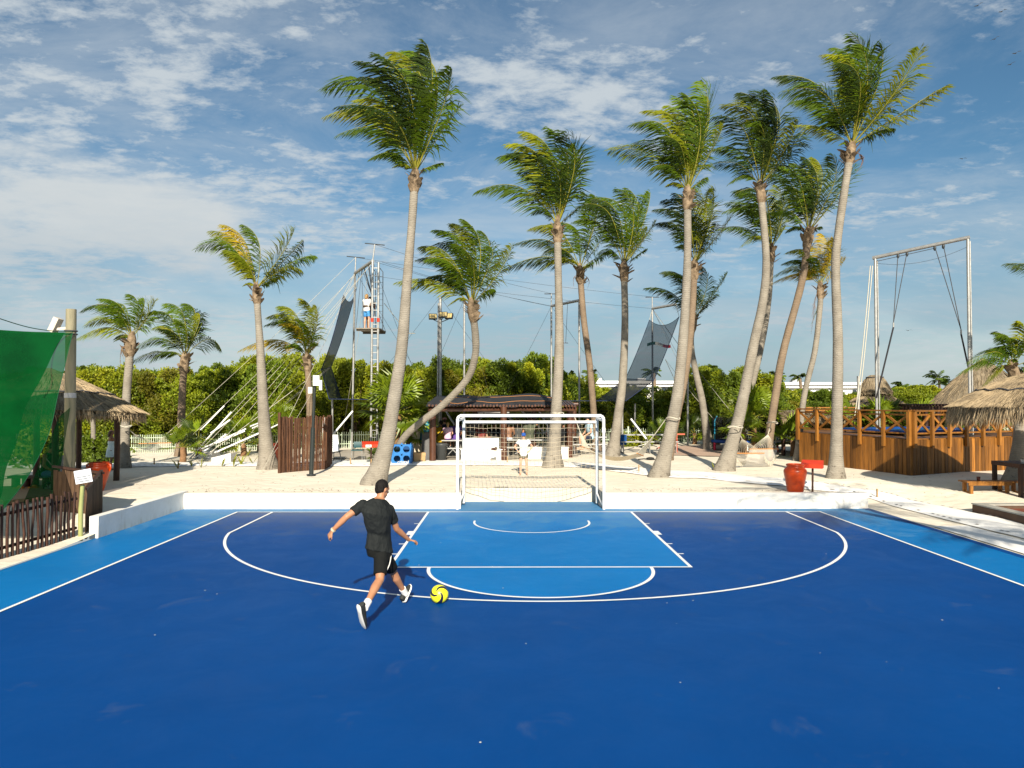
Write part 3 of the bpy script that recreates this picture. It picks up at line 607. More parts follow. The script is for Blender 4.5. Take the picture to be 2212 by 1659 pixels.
# ------------------------------------------------------------------ fan palms
FL = [M('fan_leaf', (.21, .27, .008), (.11, .17, .008), 2, .4, .45, trans=.28, rnd=.3), M('fan_leaf_deep', (.075, .115, .008), (.04, .07, .008), 2, .4, .45, trans=.25, rnd=.3)]
fbark = M('fan_palm_fibre', (.25, .14, .07), (.13, .07, .035), 6, .95, bump=.6, bsc=20)
def fan_mesh(seed, n=21, r=.62):
    rr = random.Random(seed); b = MB(); b.m = 1; b.tube([(0, 0, 0), (.32, 0, .05), (.62, 0, 0)], [.014, .012, .009], 4); b.m = 0
    for k in range(n):
        a = radians(-128+256*k/(n-1))+rr.uniform(-.03, .03); l_ = r*(1-.25*abs(k/(n-1)-.5)*2)*rr.uniform(.9, 1.08); c = V((.62, 0, 0)); d = V((cos(a), sin(a), .10)); d.normalize(); s = V((-sin(a), cos(a), 0))*.036*r/.62
        m_ = c+d*l_*.62; t = c+d*l_-ZV(l_*rr.uniform(.05, .28)); z = ZV(.018)
        b.add([c, m_-s+z, m_-z*.3, m_+s+z, t], [(0, 2, 1), (0, 3, 2), (1, 2, 4), (2, 3, 4)])
    return b
FM = [[fan_mesh(k).mesh('leaf', [FL[j], rach]) for k in range(3)] for j in range(2)]
def fan_palm(px, py, label, h, r, n, seed, mi=0, Y=None, tr=.11):
    rr = random.Random(seed); q = G(px, py) if Y is None else V((P(px, py, Y).x, Y, .38)); root = thing('fan_palm', (q.x, q.y, .34), label, 'fan palm', 'fan palms round the sand')
    if h > .1:
        b = MB(); b.tube([(0, 0, -.05), (.03, 0, h*.5), (0, 0, h)], [tr*1.15, tr, tr*.85], 9)
        b.build('trunk', fbark, root)
    for k in range(n):
        el = radians(rr.uniform(-25, 82)); az = 6.283*k*.618+rr.uniform(-.3, .3); m = Matrix.Rotation(az, 4, 'Z') @ Matrix.Rotation(-el, 4, 'Y') @ Matrix.Rotation(rr.uniform(-.5, .5), 4, 'X')
        ob = put('leaf', FM[mi if rr.random() < .75 else 1-mi][rr.randrange(3)], (0, 0, h+rr.uniform(-.12, .08)), root, scale=r*rr.uniform(.85, 1.12)); ob.rotation_euler = m.to_euler()
fan_palm(857, 998, 'large fan palm with fibrous brown trunk beside the blue bottle rack', 1.8, 1.5, 32, 1, Y=28.6, tr=.2)
fan_palm(884, 998, 'fan palm behind the blue bottle rack under the bent palm trunk', 1.05, 1.05, 20, 2, Y=29.6, tr=.16)
fan_palm(394, 1000, 'short fan palm with rough trunk left of the fallen white poles', .62, .72, 14, 3)
fan_palm(428, 990, 'fan palm behind the short rough-trunked one, among white poles', .75, .85, 14, 4, 1)
fan_palm(525, 985, 'fan palm behind the sloping white poles and ramp', .55, 1.0, 16, 5)
fan_palm(560, 975, 'fan palm left of the trunk of the orange-tipped palm', .75, .95, 14, 6)
fan_palm(612, 975, 'fan palm rising behind the brown stick enclosure', 1.15, 1.0, 14, 7)
fan_palm(826, 1000, 'small fan palm by the foot of the tall palm, near the red box', .2, .75, 9, 8)
fan_palm(1500, 950, 'fan palm in front of the fence between the hammock palms', .6, .9, 14, 9, 1, Y=38)
fan_palm(1550, 955, 'fan palm by the curved-trunk palm with a pale stem', .8, .95, 15, 10, 1, Y=37)
fan_palm(1418, 950, 'fan palm low behind the metal bench frame', .45, .85, 12, 11, 1, Y=38)
fan_palm(1590, 960, 'fan palm beside the dark trampoline net', .6, .95, 12, 12, 1, Y=35)
fan_palm(1628, 975, 'tall bushy fan palm left of the far hammock palm', 1.55, 1.25, 24, 13, 0, Y=31)
fan_palm(1606, 975, 'lower fan palm with lit yellow leaves by the trampoline', 1.0, 1.05, 16, 14, 0, Y=30.5)
fan_palm(1712, 975, 'fan palm showing behind the deck corner and slim young palm', .7, 1.0, 14, 15, 0, Y=30)
fan_palm(1850, 940, 'fan palm behind the deck railing under the thatched roof', 1.2, 1.3, 16, 16, 0, Y=31)
fan_palm(1900, 940, 'fan palm inside the deck railing near the metal pole', 1.2, 1.2, 16, 17, 0, Y=30.5)
fan_palm(1985, 940, 'fan palm behind the deck corner railing', 1.1, 1.2, 16, 18, 1, Y=31)
fan_palm(1795, 960, 'fan palm behind the tallest palm trunk at deck level', .8, 1.2, 14, 19, 0, Y=31)
# young coconut sprouts
sp_m = FL[0]; yl = M('sprout_leaf', (.27, .27, .02), (.17, .2, .02), 3, .5, .3, trans=.3, rnd=.2)
def sprout(px, py, label, s=1., n=7, seed=0):
    rr = random.Random(seed); q = GT(px, py); b = MB(q-ZV(.02))
    for k in range(n):
        a = rr.uniform(0, 6.28); d = V((cos(a), sin(a), 0)); l_ = s*rr.uniform(.25, .5); el = rr.uniform(.5, 1.6)
        pts = bez(q, q+d*l_*.3+ZV(l_*.8), q+d*l_*.8+ZV(l_*el*.6), 5); w_ = d.cross(ZV())*.018*s
        b.grid([[p+w_*sin(pi*min(.97, i/5+.12)), p-w_*sin(pi*min(.97, i/5+.12))] for i, p in enumerate(pts)])
    b.build('young_plant', yl, label=label, cat='plant', group='young plants in the sand')
for i, (x, y, t, s) in enumerate([(505, 1008, 'young yellow-green plant just in front of the white ramp', 1), (521, 1006, 'taller young plant right of the white ramp corner', 1.3), (546, 1004, 'young plant between the white ramp and the palm trunk', 1), (480, 1008, 'young plant left of the white ramp front', .9), (566, 1000, 'young plant touching the left side of the orange-tipped palm trunk', .8), (434, 1010, 'small young plant near the feet of the white poles', .8), (414, 1008, 'low young plant beside the rough-trunked fan palm', .7), (510, 978, 'young plant behind the white ramp', 1.2), (536, 985, 'young plant further back beyond the white ramp', 1.1), (383, 1012, 'tuft of leaves at the foot of the short fan palm', 1), (205, 990, 'young plant behind the orange pot on the left', 1), (66, 1015, 'young plant left of the bench under the thatched hut', 1), (1543, 1016, 'small green tuft at the foot of the leaning hammock palm', .7), (181, 985, 'young yellow plant behind the wooden net pole', 1)]):
    sprout(x, y, t, s*1.1, seed=i)
def bush(px, py, Y, label, s, mi=0, k=0):
    q = P(px, py, Y); o = thing('bush', (q.x, Y, .3), label, 'bush', 'bushes in front of the fence'); o.scale = (s, s, s)
    put('foliage', BU[k % 3][mi], None, o)
BU = []
for k in range(3):
    b, cl = crown(300+k, 1500, 1.0, 1.0, .2); BU.append([b.mesh('foliage', HL[i]) for i in range(4)])
bush(222, 975, 27, 'dark low bush behind the standing woman and orange pot', .75, 2, 0)
bush(75, 960, 26, 'leafy bush behind the bench of the thatched hut', .9, 2, 1)
bush(1380, 945, 36.5, 'green hedge bush before the fence, right of the hammock palm', .55, 1, 2)
bush(1345, 945, 36.3, 'green hedge bush behind the blue towel', .5, 1, 0)
bush(170, 970, 27.5, 'bush seen through the hut between pole and thin trunk', .8, 2, 2)
b = MB(GT(199, 1000)); q = GT(199, 1000); b.tube([q, q+V((.05, 0, .8)), q+V((.0, 0, 1.9))], [.1, .09, .08], 8); b.build('tree_stem', tr1, label='bare thin tree stem seen under the thatched hut roof', cat='tree trunk')
# distant palms on the skyline
def far_palm(px, py, Y, label, s, seed):
    s *= .50
    rr = random.Random(seed); C = P(px, py, Y); o = V((C.x, Y, .3)); root = thing('coconut_palm', o, label, 'palm tree', 'distant palms on the skyline')
    MB(o).tube([o, o.lerp(C, .5)+V((.2, 0, 0)), C], .16, 6).build('trunk', tr2, root)
    for k in range(15):
        a = 6.283*k/15+rr.uniform(-.2, .2); tip = C+V((cos(a)*1.45*s-.35*s, sin(a)*1.45*s, rr.uniform(-1.1, 1.2)*s)); d = tip-C
        frond_mesh(o, C, C+d*.5+ZV(.5*s), tip, rr, nl=16, lw=.20, wl=.30).build('frond', [LV[rr.choice((0, 3))], rach], root)
for i, (x, y, Y, s, t) in enumerate([(1640, 818, 75, 1.0, 'distant palm, first left of the leaning trunk over the thicket'), (1660, 820, 78, 1.0, 'distant palm in the middle of the small skyline group of three'), (1682, 818, 72, 1.25, 'distant palm rightmost of the skyline group of three'), (1728, 816, 75, 1.2, 'distant palm just left of the white rooftop'), (1948, 838, 80, 1.2, 'distant palm right behind the two-tier thatched roof'), (1992, 842, 95, 1.2, 'small distant palm left of the tallest skyline palm'), (2028, 820, 90, 2.0, 'tallest distant palm on the right skyline'), (2050, 832, 85, 1.5, 'distant palm between the tallest skyline one and the thatched gable'), (1230, 815, 80, 1.2, 'distant palm left of the white building, behind the thicket'), (1278, 812, 80, 1.2, 'distant palm over the left end of the white building'), (1412, 806, 70, 1.3, 'dark distant palm behind the blue safety net'), (1543, 805, 60, 1.2, 'distant palm behind the curved-trunk palm')]):
    far_palm(x, y, Y, t, s, 40+i)
# ------------------------------------------------------------------ far buildings
wb = M('white_render', (.80, .80, .80), (.72, .72, .72), 1, .8); wg = M('window_glass', (.03, .04, .05), None, rough=.1, spec=.6); gr = M('grey_render', (.45, .46, .47), None, rough=.8)
def building(x0, x1, yt, yb, Y, label, wins):
    a, b_ = P(x0, yt, Y), P(x1, yb, Y); zt = a.z; o = V(((a.x+b_.x)/2, Y+6, 0)); root = thing('white_building', o, label, 'building')
    W = b_.x-a.x; MB(o).box((o.x, Y+6, zt/2-.2), (W, 12, zt-.4)).build('wall', wb, root)
    ro = MB(o); ro.box((o.x, Y+5.8, zt-.18), (W+1.2, 13, .36)); ro.box((o.x, Y-.25, zt-.62), (W+.6, .5, .2)); rb = ro.build('roof', wb, root)
    for k in range(int(W/6)):
        m = MB(o); m.box((a.x+3+k*6, Y+5, zt+.25), (1.1, 1.1, .5)); m.build('roof_unit', gr, rb)
    for wx, ww, wy, wh in wins:
        c_ = P(wx, wy, Y); w2 = ww*pxm(Y); h2 = wh*pxm(Y); f = MB(o); f.box((c_.x, Y-.02, c_.z), (w2, .12, h2)); fo = f.build('window', gr, root)
        g_ = MB(o); 
        for s in (-1, 1): g_.box((c_.x+s*w2*.24, Y-.09, c_.z), (w2*.42, .05, h2*.84))
        g_.build('pane', wg, fo)
building(1250, 1500, 823, 870, 95, 'long low white building behind the goal palms and blue net', [(1390, 22, 842, 12), (1440, 24, 842, 12), (1330, 22, 842, 12), (1470, 16, 842, 12)])
building(1700, 1880, 826, 875, 92, 'flat-roofed white building behind the tallest palm and two-tier thatched roof', [(1770, 16, 849, 14), (1850, 20, 849, 16), (1800, 16, 850, 14), (1730, 14, 849, 12)])
building(1985, 2075, 850, 880, 100, 'small white building low behind the deck, among distant palms', [(2010, 10, 858, 8), (2045, 10, 858, 8)])
rt = M('red_roof_tile', (.40, .09, .03), (.30, .06, .025), 3, .8, bump=.4, bsc=6)
def red_house(px, yt, Y, hw, label):
    t = P(px, yt, Y); o = V((t.x, Y, 0)); root = thing('red_roofed_house', o, label, 'house'); W = hw*pxm(Y)
    MB(o).box((t.x, Y, (t.z-1.5)/2), (2*W*.86, 5, t.z-1.5)).build('wall', wb, root)
    r = MB(o); z0 = t.z-1.7; e = [V((t.x+a*W, Y+b*3.2, z0)) for a, b in ((-1, -1), (1, -1), (1, 1), (-1, 1))]; A, B = V((t.x-W*.35, Y, t.z)), V((t.x+W*.35, Y, t.z))
    r.add(e+[A, B], [(0, 1, 5, 4), (1, 2, 5), (2, 3, 4, 5), (3, 0, 4), (3, 2, 1, 0)])
    r.build('roof', rt, root)
red_house(392, 801, 50, 38, 'red tiled roof peeping through the thicket behind the short palm')
red_house(487, 800, 50, 34, 'red tiled roof in the thicket left of the orange-tipped palm')
red_house(310, 812, 52, 30, 'low red roof half hidden in the thicket behind the leftmost palm')
# birds
def bird(px, py, Y, s, tilt, label):
    q = P(px, py, Y); b = MB(q); u = V((cos(tilt), 0, sin(tilt))); n_ = V((-sin(tilt), 0, cos(tilt))); f = V((0, 1, 0))
    b.ell(q, (.09*s, .26*s, .08*s), n=6, m=5)
    for k in (-1, 1):
        a, m_, t = q+u*k*.05*s, q+u*k*.5*s+n_*.16*s, q+u*k*1.05*s+n_*.02*s
        b.add([a+f*.16*s, a-f*.14*s, m_-f*.12*s, m_+f*.2*s, t-f*.1*s, t, a+n_*.03*s], [(0, 1, 2, 3), (3, 2, 4, 5), (0, 3, 6)])
    b.build('bird', dkrope, label=label, cat='bird', group='birds high in the sky')
for i, (x, y, Y, s, t, l_) in enumerate([(2112, 12, 75, .62, .5, 'topmost dark bird in the upper right sky'), (2164, 25, 78, .6, .4, 'dark bird close to the topmost one, further right'), (2149, 84, 75, .55, .5, 'dark bird soaring alone below the topmost pair'), (2194, 115, 75, .6, .35, 'dark bird nearest the right edge of the sky'), (2183, 139, 80, .6, .45, 'lowest dark bird of the upper right group'), (2079, 343, 85, .5, .1, 'tiny bird right of the tallest palm, over the metal frame'), (1962, 714, 90, .5, .05, 'tiny bird between the ropes of the metal frame')]):
    bird(x, y, Y, s, t, l_)
# ------------------------------------------------------------------ thatch
th = M('thatch', (.29, .235, .16), (.16, .13, .09), 6, .95, .1, bump=.9, bsc=26, st=(1, 1, .35))
ths = M('thatch_strand', (.36, .28, .175), (.19, .15, .10), 2, .9, .1, rnd=.15)
thd = M('thatch_underside', (.20, .135, .07), (.12, .08, .045), 6, .95, bump=.6, bsc=20)
def strand(b, a, d, w_, rr):
    s = d.cross(V((rr.uniform(-1, 1), rr.uniform(-1, 1), rr.uniform(-.3, .3)))).normalized()*w_
    b.add([a-s, a+s, a+d*.6+s*.7+ZV(.0), a+d+V((rr.uniform(-.03, .03), rr.uniform(-.03, .03), 0)), a+d*.6-s*.7], [(0, 1, 2, 4), (4, 2, 3)])
def thatch_roof(root, o, c, ra, zt, ze, n, rr, tilt=(0, 0), dens=1600, fringe=.34, conv=.06, line_t=.58, ry=None, name='roof', fw=.010):
    """round roof: skin, loose strands, seam rope and hanging fringe"""
    def pt(a, t, up=0):
        r = ra*t; z = zt+(ze-zt)*t+conv*sin(pi*t)*(zt-ze)+.03*noise.noise(V((cos(a)*4, sin(a)*4, t*6)))+up
        return V((c.x+r*cos(a), c.y+r*(ry or 1)*sin(a), z+tilt[0]*r*cos(a)+tilt[1]*r*sin(a)))
    b = MB(o); m = 40; b.grid([[pt(6.2832*k/m, t) for k in range(m+1)] for t in (.01, .15, .3, .45, .6, .75, .9, 1)])
    b.grid([[pt(6.2832*k/m, t, -.13) for k in range(m+1)] for t in (1, .6, .3, .01)])
    ob = b.build(name, th, root)
    s = MB(o)
    for k in range(dens):
        a = rr.uniform(0, 6.283); t = rr.uniform(.05, .97)**.6; p = pt(a, t, .012); q = pt(a+rr.uniform(-.03, .03), min(1.06, t+.13/ra*2.4), .03); strand(s, p, q-p, fw, rr)
    nf = int(dens*1.3)
    for k in range(nf):
        a = rr.uniform(0, 6.283); t = rr.uniform(.93, 1.0); p = pt(a, t, rr.uniform(-.14, .02)); u = V((cos(a), sin(a), 0)); strand(s, p, (u*rr.uniform(.0, .3)+ZV(-1)+V((rr.uniform(-.15, .15), rr.uniform(-.15, .15), 0)))*fringe*rr.choice((.5, .8, 1))*rr.uniform(.55, 1.1), fw*1.1, rr)
    s.build('thatch_strands', ths, root, kind='stuff')
    if line_t:
        q = MB(o); q.tube([pt(6.2832*k/60, line_t+.012*sin(k*1.7)+.01*sin(k*4.1), .03) for k in range(61)], .022, 5); q.build('seam_rope', dkrope, root)
    return pt
rr = random.Random(3)
# left hut
c0 = V((-12.75, 20.4, 0)); o = V((-12.75, 20.4, .38)); hut = thing('thatched_hut', o, 'thatched hut on dark posts at the left, behind the green net and wooden pole', 'thatched hut')
pt = thatch_roof(hut, o, c0, 2.42, 3.60, 2.38, 6, rr, tilt=(0, -.045), dens=2600, line_t=.66, fringe=.26, ry=.95)
for q in ((251, 1038), (117, 1063), (77, 1048)):
    g_ = G(*q); top = 2.35; MB(o).tube([g_-ZV(.1), V((g_.x+.02, g_.y, 1.3)), V((g_.x, g_.y, top))], [.085, .08, .08], 9).build('post', dwood, hut)
for k in range(12):
    a = 6.283*k/12; MB(o).tube([pt(a, .08, -.18), pt(a, .97, -.17)], .035, 6).build('rafter', dwood, hut)
for (x, y) in ((-15.2, 21.4), (-14.6, 19.4), (-13.2, 22.6)): MB(o).tube([(x, y, .3), (x, y, 2.4)], .08, 8).build('post', dwood, hut)
# hut floor
fl = MB(); q = [G(8, 1088), G(128, 1072), G(118, 1052), G(-30, 1056)]
fl.add([V((p.x, p.y, .36)) for p in q]+[V((p.x, p.y, .44)) for p in q], [(4, 5, 6, 7), (0, 1, 5, 4), (1, 2, 6, 5), (3, 0, 4, 7)]); fl.build('hut_floor', M('planked_floor', (.42, .30, .17), (.34, .24, .14), 3, .8, st=(1, 8, 1)), kind='structure')
# big thatched umbrella right
o = V((13.0, 17.95, .35)); pal = thing('thatched_umbrella', o, 'big round thatched umbrella at the right edge, shaggy fringe over bench and table', 'thatched umbrella')
thatch_roof(pal, o, V((13.3, 17.95, 0)), 2.12, 3.46, 2.58, 8, rr, dens=9500, fringe=.52, line_t=.72, conv=.16, fw=.0075)
MB(o).tube([(13.0, 17.95, .2), (13, 17.95, 3.3)], .1, 10).build('post', dwood, pal)
for k in range(8):
    a = 6.283*k/8; MB(o).bar((13.3, 17.95, 2.85), (13.3+2.*cos(a), 17.95+2.*sin(a), 2.5), .05).build('rib', dwood, pal)
# two-tier thatched roof and gable behind the deck
o = V((P(1890, 880, 33).x, 33, .38)); p2 = thing('thatched_hut', o, 'two-tier round thatched hut behind the deck railing, small cap on top', 'thatched hut')
cc = V((o.x, 33, 0)); thatch_roof(p2, o, cc, 1.5, 3.12, 2.28, 8, rr, dens=1500, fringe=.14, line_t=.74, conv=.10)
thatch_roof(p2, o, cc, .70, 3.80, 3.08, 8, rr, dens=500, fringe=.20, line_t=.5, conv=.32, name='cap')
for k in range(6): a = 6.283*k/6+.3; MB(o).tube([(o.x+1.1*cos(a), 33+1.1*sin(a), .3), (o.x+1.1*cos(a), 33+1.1*sin(a), 2.4)], .07, 7).build('post', dwood, p2)
cx_ = P(2125, 880, 33); o = V((cx_.x, 33, .38)); p3 = thing('thatched_hut', o, 'tall conical thatched hut behind the deck, right of the pergola beams', 'thatched hut')
thatch_roof(p3, o, V((cx_.x, 33, 0)), 2.55, 4.6, 2.1, 8, rr, dens=2200, fringe=.2, line_t=None, conv=.05)
for k in range(6): a = 6.283*k/6; MB(o).tube([(o.x+2*cos(a), 33+2*sin(a), .3), (o.x+2*cos(a), 33+2*sin(a), 2.6)], .08, 7).build('post', dwood, p3)
cx_ = P(1762, 900, 31.5); o = V((cx_.x, 31.5, .38)); p4 = thing('thatched_shelter', o, 'low flat thatched shelter on posts left of the deck', 'shelter')
a, b_ = P(1672, 905, 31), P(1828, 905, 31); r = MB(o); r.grid([[V((a.x+(b_.x-a.x)*i/8, y, z+.05*noise.noise(V((i, y, 0))))) for i in range(9)] for y, z in ((30.2, 1.92), (31.5, 2.22), (33, 1.98))]); r.grid([[V((a.x+(b_.x-a.x)*i/8, y, z)) for i in range(9)] for y, z in ((33, 1.86), (31.5, 2.02), (30.2, 1.78))]); r.build('roof', th, p4)
s = MB(o)
for k in range(900):
    x = rr.uniform(a.x, b_.x); y, z = rr.choice(((30.2, 1.9), (30.25, 1.95), (33, 1.96))); strand(s, V((x, y, z)), V((rr.uniform(-.1, .1), rr.uniform(-.15, .05), -.3*rr.uniform(.5, 1))), .01, rr)
for k in range(700):
    x = rr.uniform(a.x, b_.x); y = rr.uniform(30.2, 31.4); z = 1.93+(y-30.2)*.23; strand(s, V((x, y, z+.02)), V((rr.uniform(-.1, .1), -.3, -.06)), .01, rr)
s.build('thatch_strands', ths, p4, kind='stuff')
for x in (a.x+.2, (a.x+b_.x)/2, b_.x-.2):
    for y in (30.5, 32.7): MB(o).tube([(x, y, .3), (x, y, 1.95)], .09, 8).build('post', dwood, p4)
MB(o).box(((a.x+b_.x)/2-.6, 32.7, 1.5), (b_.x-a.x-1.2, .05, .75)).build('reed_screen', thd, p4)
# pergola beams behind the deck
a, b_ = P(1948, 880, 30), P(2110, 880, 29); o = V(((a.x+b_.x)/2, 30, .38)); pg = thing('pergola', o, 'dark wooden pergola beams behind the deck, between the two thatched huts', 'pergola')
for y in (29.5, 31): MB(o).bar((a.x, y, 2.36), (b_.x, y, 2.36), .1, .14).build('beam', dwood, pg)
for k in range(20): x = a.x+(b_.x-a.x)*k/19; MB(o).bar((x, 29.2, 2.48), (x, 31.3, 2.48), .06, .08).build('rafter', dwood, pg)
for px_ in (2000, 2026, 2090): q = P(px_, 880, 29.5); MB(o).tube([(q.x, 29.5, .3), (q.x, 29.5, 2.3)], .1, 8).build('post', dwood, pg)
# ------------------------------------------------------------------ wooden deck
dk = M('teak_board', (.26, .105, .016), (.105, .042, .008), 3, .55, .3, bump=.25, bsc=14, st=(5, 5, .5), rnd=.55, lo=.3, hi=.7)
dk2 = M('teak_rail', (.27, .112, .018), (.15, .06, .010), 3, .5, .3, bump=.15, bsc=14, st=(4, 4, .6), rnd=.22)
A_, B_, C_ = V((10.84, 27.2, 0)), V((12.46, 22.6, 0)), V((16.75, 24.3, 0)); D_ = V((20.5, 26.2, 0)); E_ = V((18.5, 31, 0)); F_ = V((12.6, 31.0, 0))
o = V((14.5, 26.5, .38)); deck = thing('wooden_deck', o, 'raised teak deck with cross-braced railing at the right, around the blue trampoline', 'deck')
ZT = 1.5; b = MB(o); poly = [A_, B_, C_, D_, E_, F_]
b.add([p+ZV(ZT-.05) for p in poly]+[p+ZV(ZT) for p in poly], [(6, 7, 8, 9, 10, 11), (5, 4, 3, 2, 1, 0)]+[(i, (i+1) % 6, 6+(i+1) % 6, 6+i) for i in range(6)])
b.build('deck_floor', dk2, deck)
def rail(p, q, post_n, boards=True, flip=False):
    d = (q-p); l_ = d.length; d.normalize(); nrm = V((d.y, -d.x, 0))
    if boards:
        n = int(l_/.15); 
        for k in range(n):
            x = (k+.5)/n; m = p.lerp(q, x)+nrm*(.03+R.uniform(-.006, .006)); zb = .22; zt = ZT-.03+R.uniform(-.01, .01)
            bb = MB(o); bb.bar(m+ZV(zb), m+ZV(zt), l_/n*.90, .03, nrm); bb.build('board', dk, deck)
    bb = MB(o); bb.bar(p+nrm*.05+ZV(2.36), q+nrm*.05+ZV(2.36), .15, .045); bb.build('handrail', dk2, deck)
    for z in (1.66, 2.24): bb = MB(o); bb.bar(p+nrm*.02+ZV(z), q+nrm*.02+ZV(z), .05, .05); bb.build('rail', dk2, deck)
    for k in range(post_n+1):
        m = p.lerp(q, k/post_n)+nrm*.10; wd = .11 if k in (0, post_n) else .09
        bb = MB(o); bb.bar(m+ZV(1.22 if boards else 1.5), m+ZV(2.335), wd, wd, nrm); bb.build('railing_post', dk2, deck)
        if k < post_n:
            m2 = p.lerp(q, (k+1)/post_n)+nrm*.04; m1 = p.lerp(q, k/post_n)+nrm*.04; e = (m2-m1)*.08
            for s in (0, 1):
                bb = MB(o); z0, z1 = (1.69, 2.22) if s else (2.22, 1.69); bb.bar(m1+e+ZV(z0)+nrm*.02*s, m2-e+ZV(z1)+nrm*.02*s, .07, .04 , nrm); bb.build('cross_brace', dk2, deck)
q = MB(o); q.box((B_.x, B_.y+.03, .85), (.10, .10, 1.3)); q.build('corner_post', dk2, deck)
rail(A_, B_, 5); rail(B_, C_, 6); rail(C_, D_, 5)
rail(E_, F_, 7, False); rail(F_, A_, 5, False); rail(D_, E_, 5, False)
# trampoline bed on the deck
tb = MB(V((14.6, 26.3, ZT))); c_ = V((14.6, 26.3, ZT)); ang = atan2(4.25, 1.7)
rt_ = Matrix.Rotation(.35, 3, 'Z'); tr_ = thing('trampoline', c_, 'blue padded trampoline set on the wooden deck under the bungee frame', 'trampoline')
for (dx, dy, sx_, sy_) in ((0, -1.15, 4.0, .5), (0, 1.15, 4.0, .5), (-1.75, 0, .5, 1.8), (1.75, 0, .5, 1.8)):
    q = MB(c_); q.box(c_+rt_ @ V((dx, dy, .13)), (sx_, sy_, .09), rt_); q.build('pad', M('blue_vinyl', (.006, .055, .25), (.005, .045, .2), 3, .45, .3), tr_)
q = MB(c_); q.box(c_+rt_ @ V((0, 0, .11)), (3.2, 1.9, .02), rt_); q.build('bed', M('teal_mesh', (.01, .10, .17), None, rough=.6), tr_)
for dx in (-1.9, 0, 1.9):
    for dy in (-1.3, 1.3): q = MB(c_); q.bar(c_+rt_ @ V((dx, dy, 0)), c_+rt_ @ V((dx, dy, .14)), .06); q.build('leg', steel, tr_)
# bungee frame
pl, pr = V((13.2, 26.2, ZT)), V((15.35, 24.3, ZT)); zl_, zr_ = 7.82, 8.12
fo = thing('bungee_frame', (pl+pr)/2, 'tall metal bungee frame with ropes standing on the wooden deck', 'frame'); o = (pl+pr)/2
for p, z in ((pl, zl_), (pr, zr_)):
    q = MB(o); q.tube([p, V((p.x, p.y, z+.04))], .047, 10); q.tube([p+V((.13, .05, 0)), V((p.x+.10, p.y+.05, z-.1))], .026, 8); q.build('pole', steel, fo)
tl, tr2_ = V((pl.x, pl.y, zl_)), V((pr.x, pr.y, zr_)); q = MB(o); q.tube([tl-(tr2_-tl)*.03, tr2_+(tr2_-tl)*.02], .065, 10); q.build('crossbar', steel, fo)
for t0, t1, bx, bot in ((.26, .36, .22, (1930, 697)), (.66, .75, .9, (2076, 712))):
    j = P(bot[0], bot[1], 25.3 if bx < .5 else 24.7)
    for t in (t0, t1): q = MB(o); q.tube([tl.lerp(tr2_, t)-ZV(.06), j], .014, 5); q.build('rope', dkrope, fo); q = MB(o); q.ell(tl.lerp(tr2_, t)-ZV(.12), (.05, .05, .09), n=8); q.build('pulley', dkmetal, fo)
    e = P(1893 if bx < .5 else 2104, 860 if bx < .5 else 850, 25.4 if bx < .5 else 25.0); q = MB(o); q.tube([j-ZV(.15), e], .030, 6); q.build('bungee_cord', M('black_rubber', (.012, .012, .016), None, rough=.6), fo); q = MB(o); q.tube([j, j-ZV(.16)], .03, 6); q.build('shackle', steel, fo)
for d in (0, .08): q = MB(o); q.tube(sag(tl-V((.1+d, 0, .3)), V((pl.x-1.0-d, pl.y-.6, 2.1)), .35), .016, 5); q.build('halyard', rope, fo)
q = MB(o); q.tube([tl-ZV(.15), tl.lerp(tr2_, .66)-ZV(.12)], .012, 5); q.tube(sag(tl-ZV(.2), tr2_-ZV(.3), .25), .006, 4); q.build('control_line', dkrope, fo)
MB(V((12.55, 26.2, ZT))).tube([(12.55, 26.2, ZT), (12.55, 26.2, 3.55)], .05, 9).build('metal_post', steel, label='short grey metal post behind the deck railing, left of the bungee frame', cat='post')
# ------------------------------------------------------------------ planter tub, bench, table at right
tubm = M('brown_concrete', (.11, .065, .04), (.075, .045, .03), 3, .8, bump=.15, bsc=15); rim = M('grey_rim', (.36, .35, .31), (.28, .27, .24), 4, .8)
q0 = V((10.83, 17.1, 0)); o = q0; tub = thing('planter', o, 'low brown rectangular planter with grey rim at the right edge', 'planter')
W_, D2 = 4.2, 5.0; ztop = .29
bx = MB(o)
for (x, y, w_, d_) in ((q0.x+.11, q0.y-D2/2, .22, D2), (q0.x+W_/2+.11, q0.y-.11, W_-.22, .22), (q0.x+W_-.0, q0.y-D2/2-.11, .22, D2-.22)): bx.box((x, y, ztop/2-.05), (w_, d_, ztop+.06))
bx.build('side', tubm, tub)
bx = MB(o)
for (x, y, w_, d_) in ((q0.x+.11, q0.y-D2/2, .25, D2+.03), (q0.x+W_/2+.12, q0.y-.11, W_-.24, .25)): bx.box((x, y, ztop+.005), (w_, d_, .03))
bx.build('rim', rim, tub)
bx = MB(o); bx.box((q0.x+W_/2, q0.y-D2/2, ztop-.13), (W_-.3, D2-.3, .1)); bx.build('red_floor', M('brick_red', (.24, .07, .035), (.18, .05, .03), 4, .8), tub)
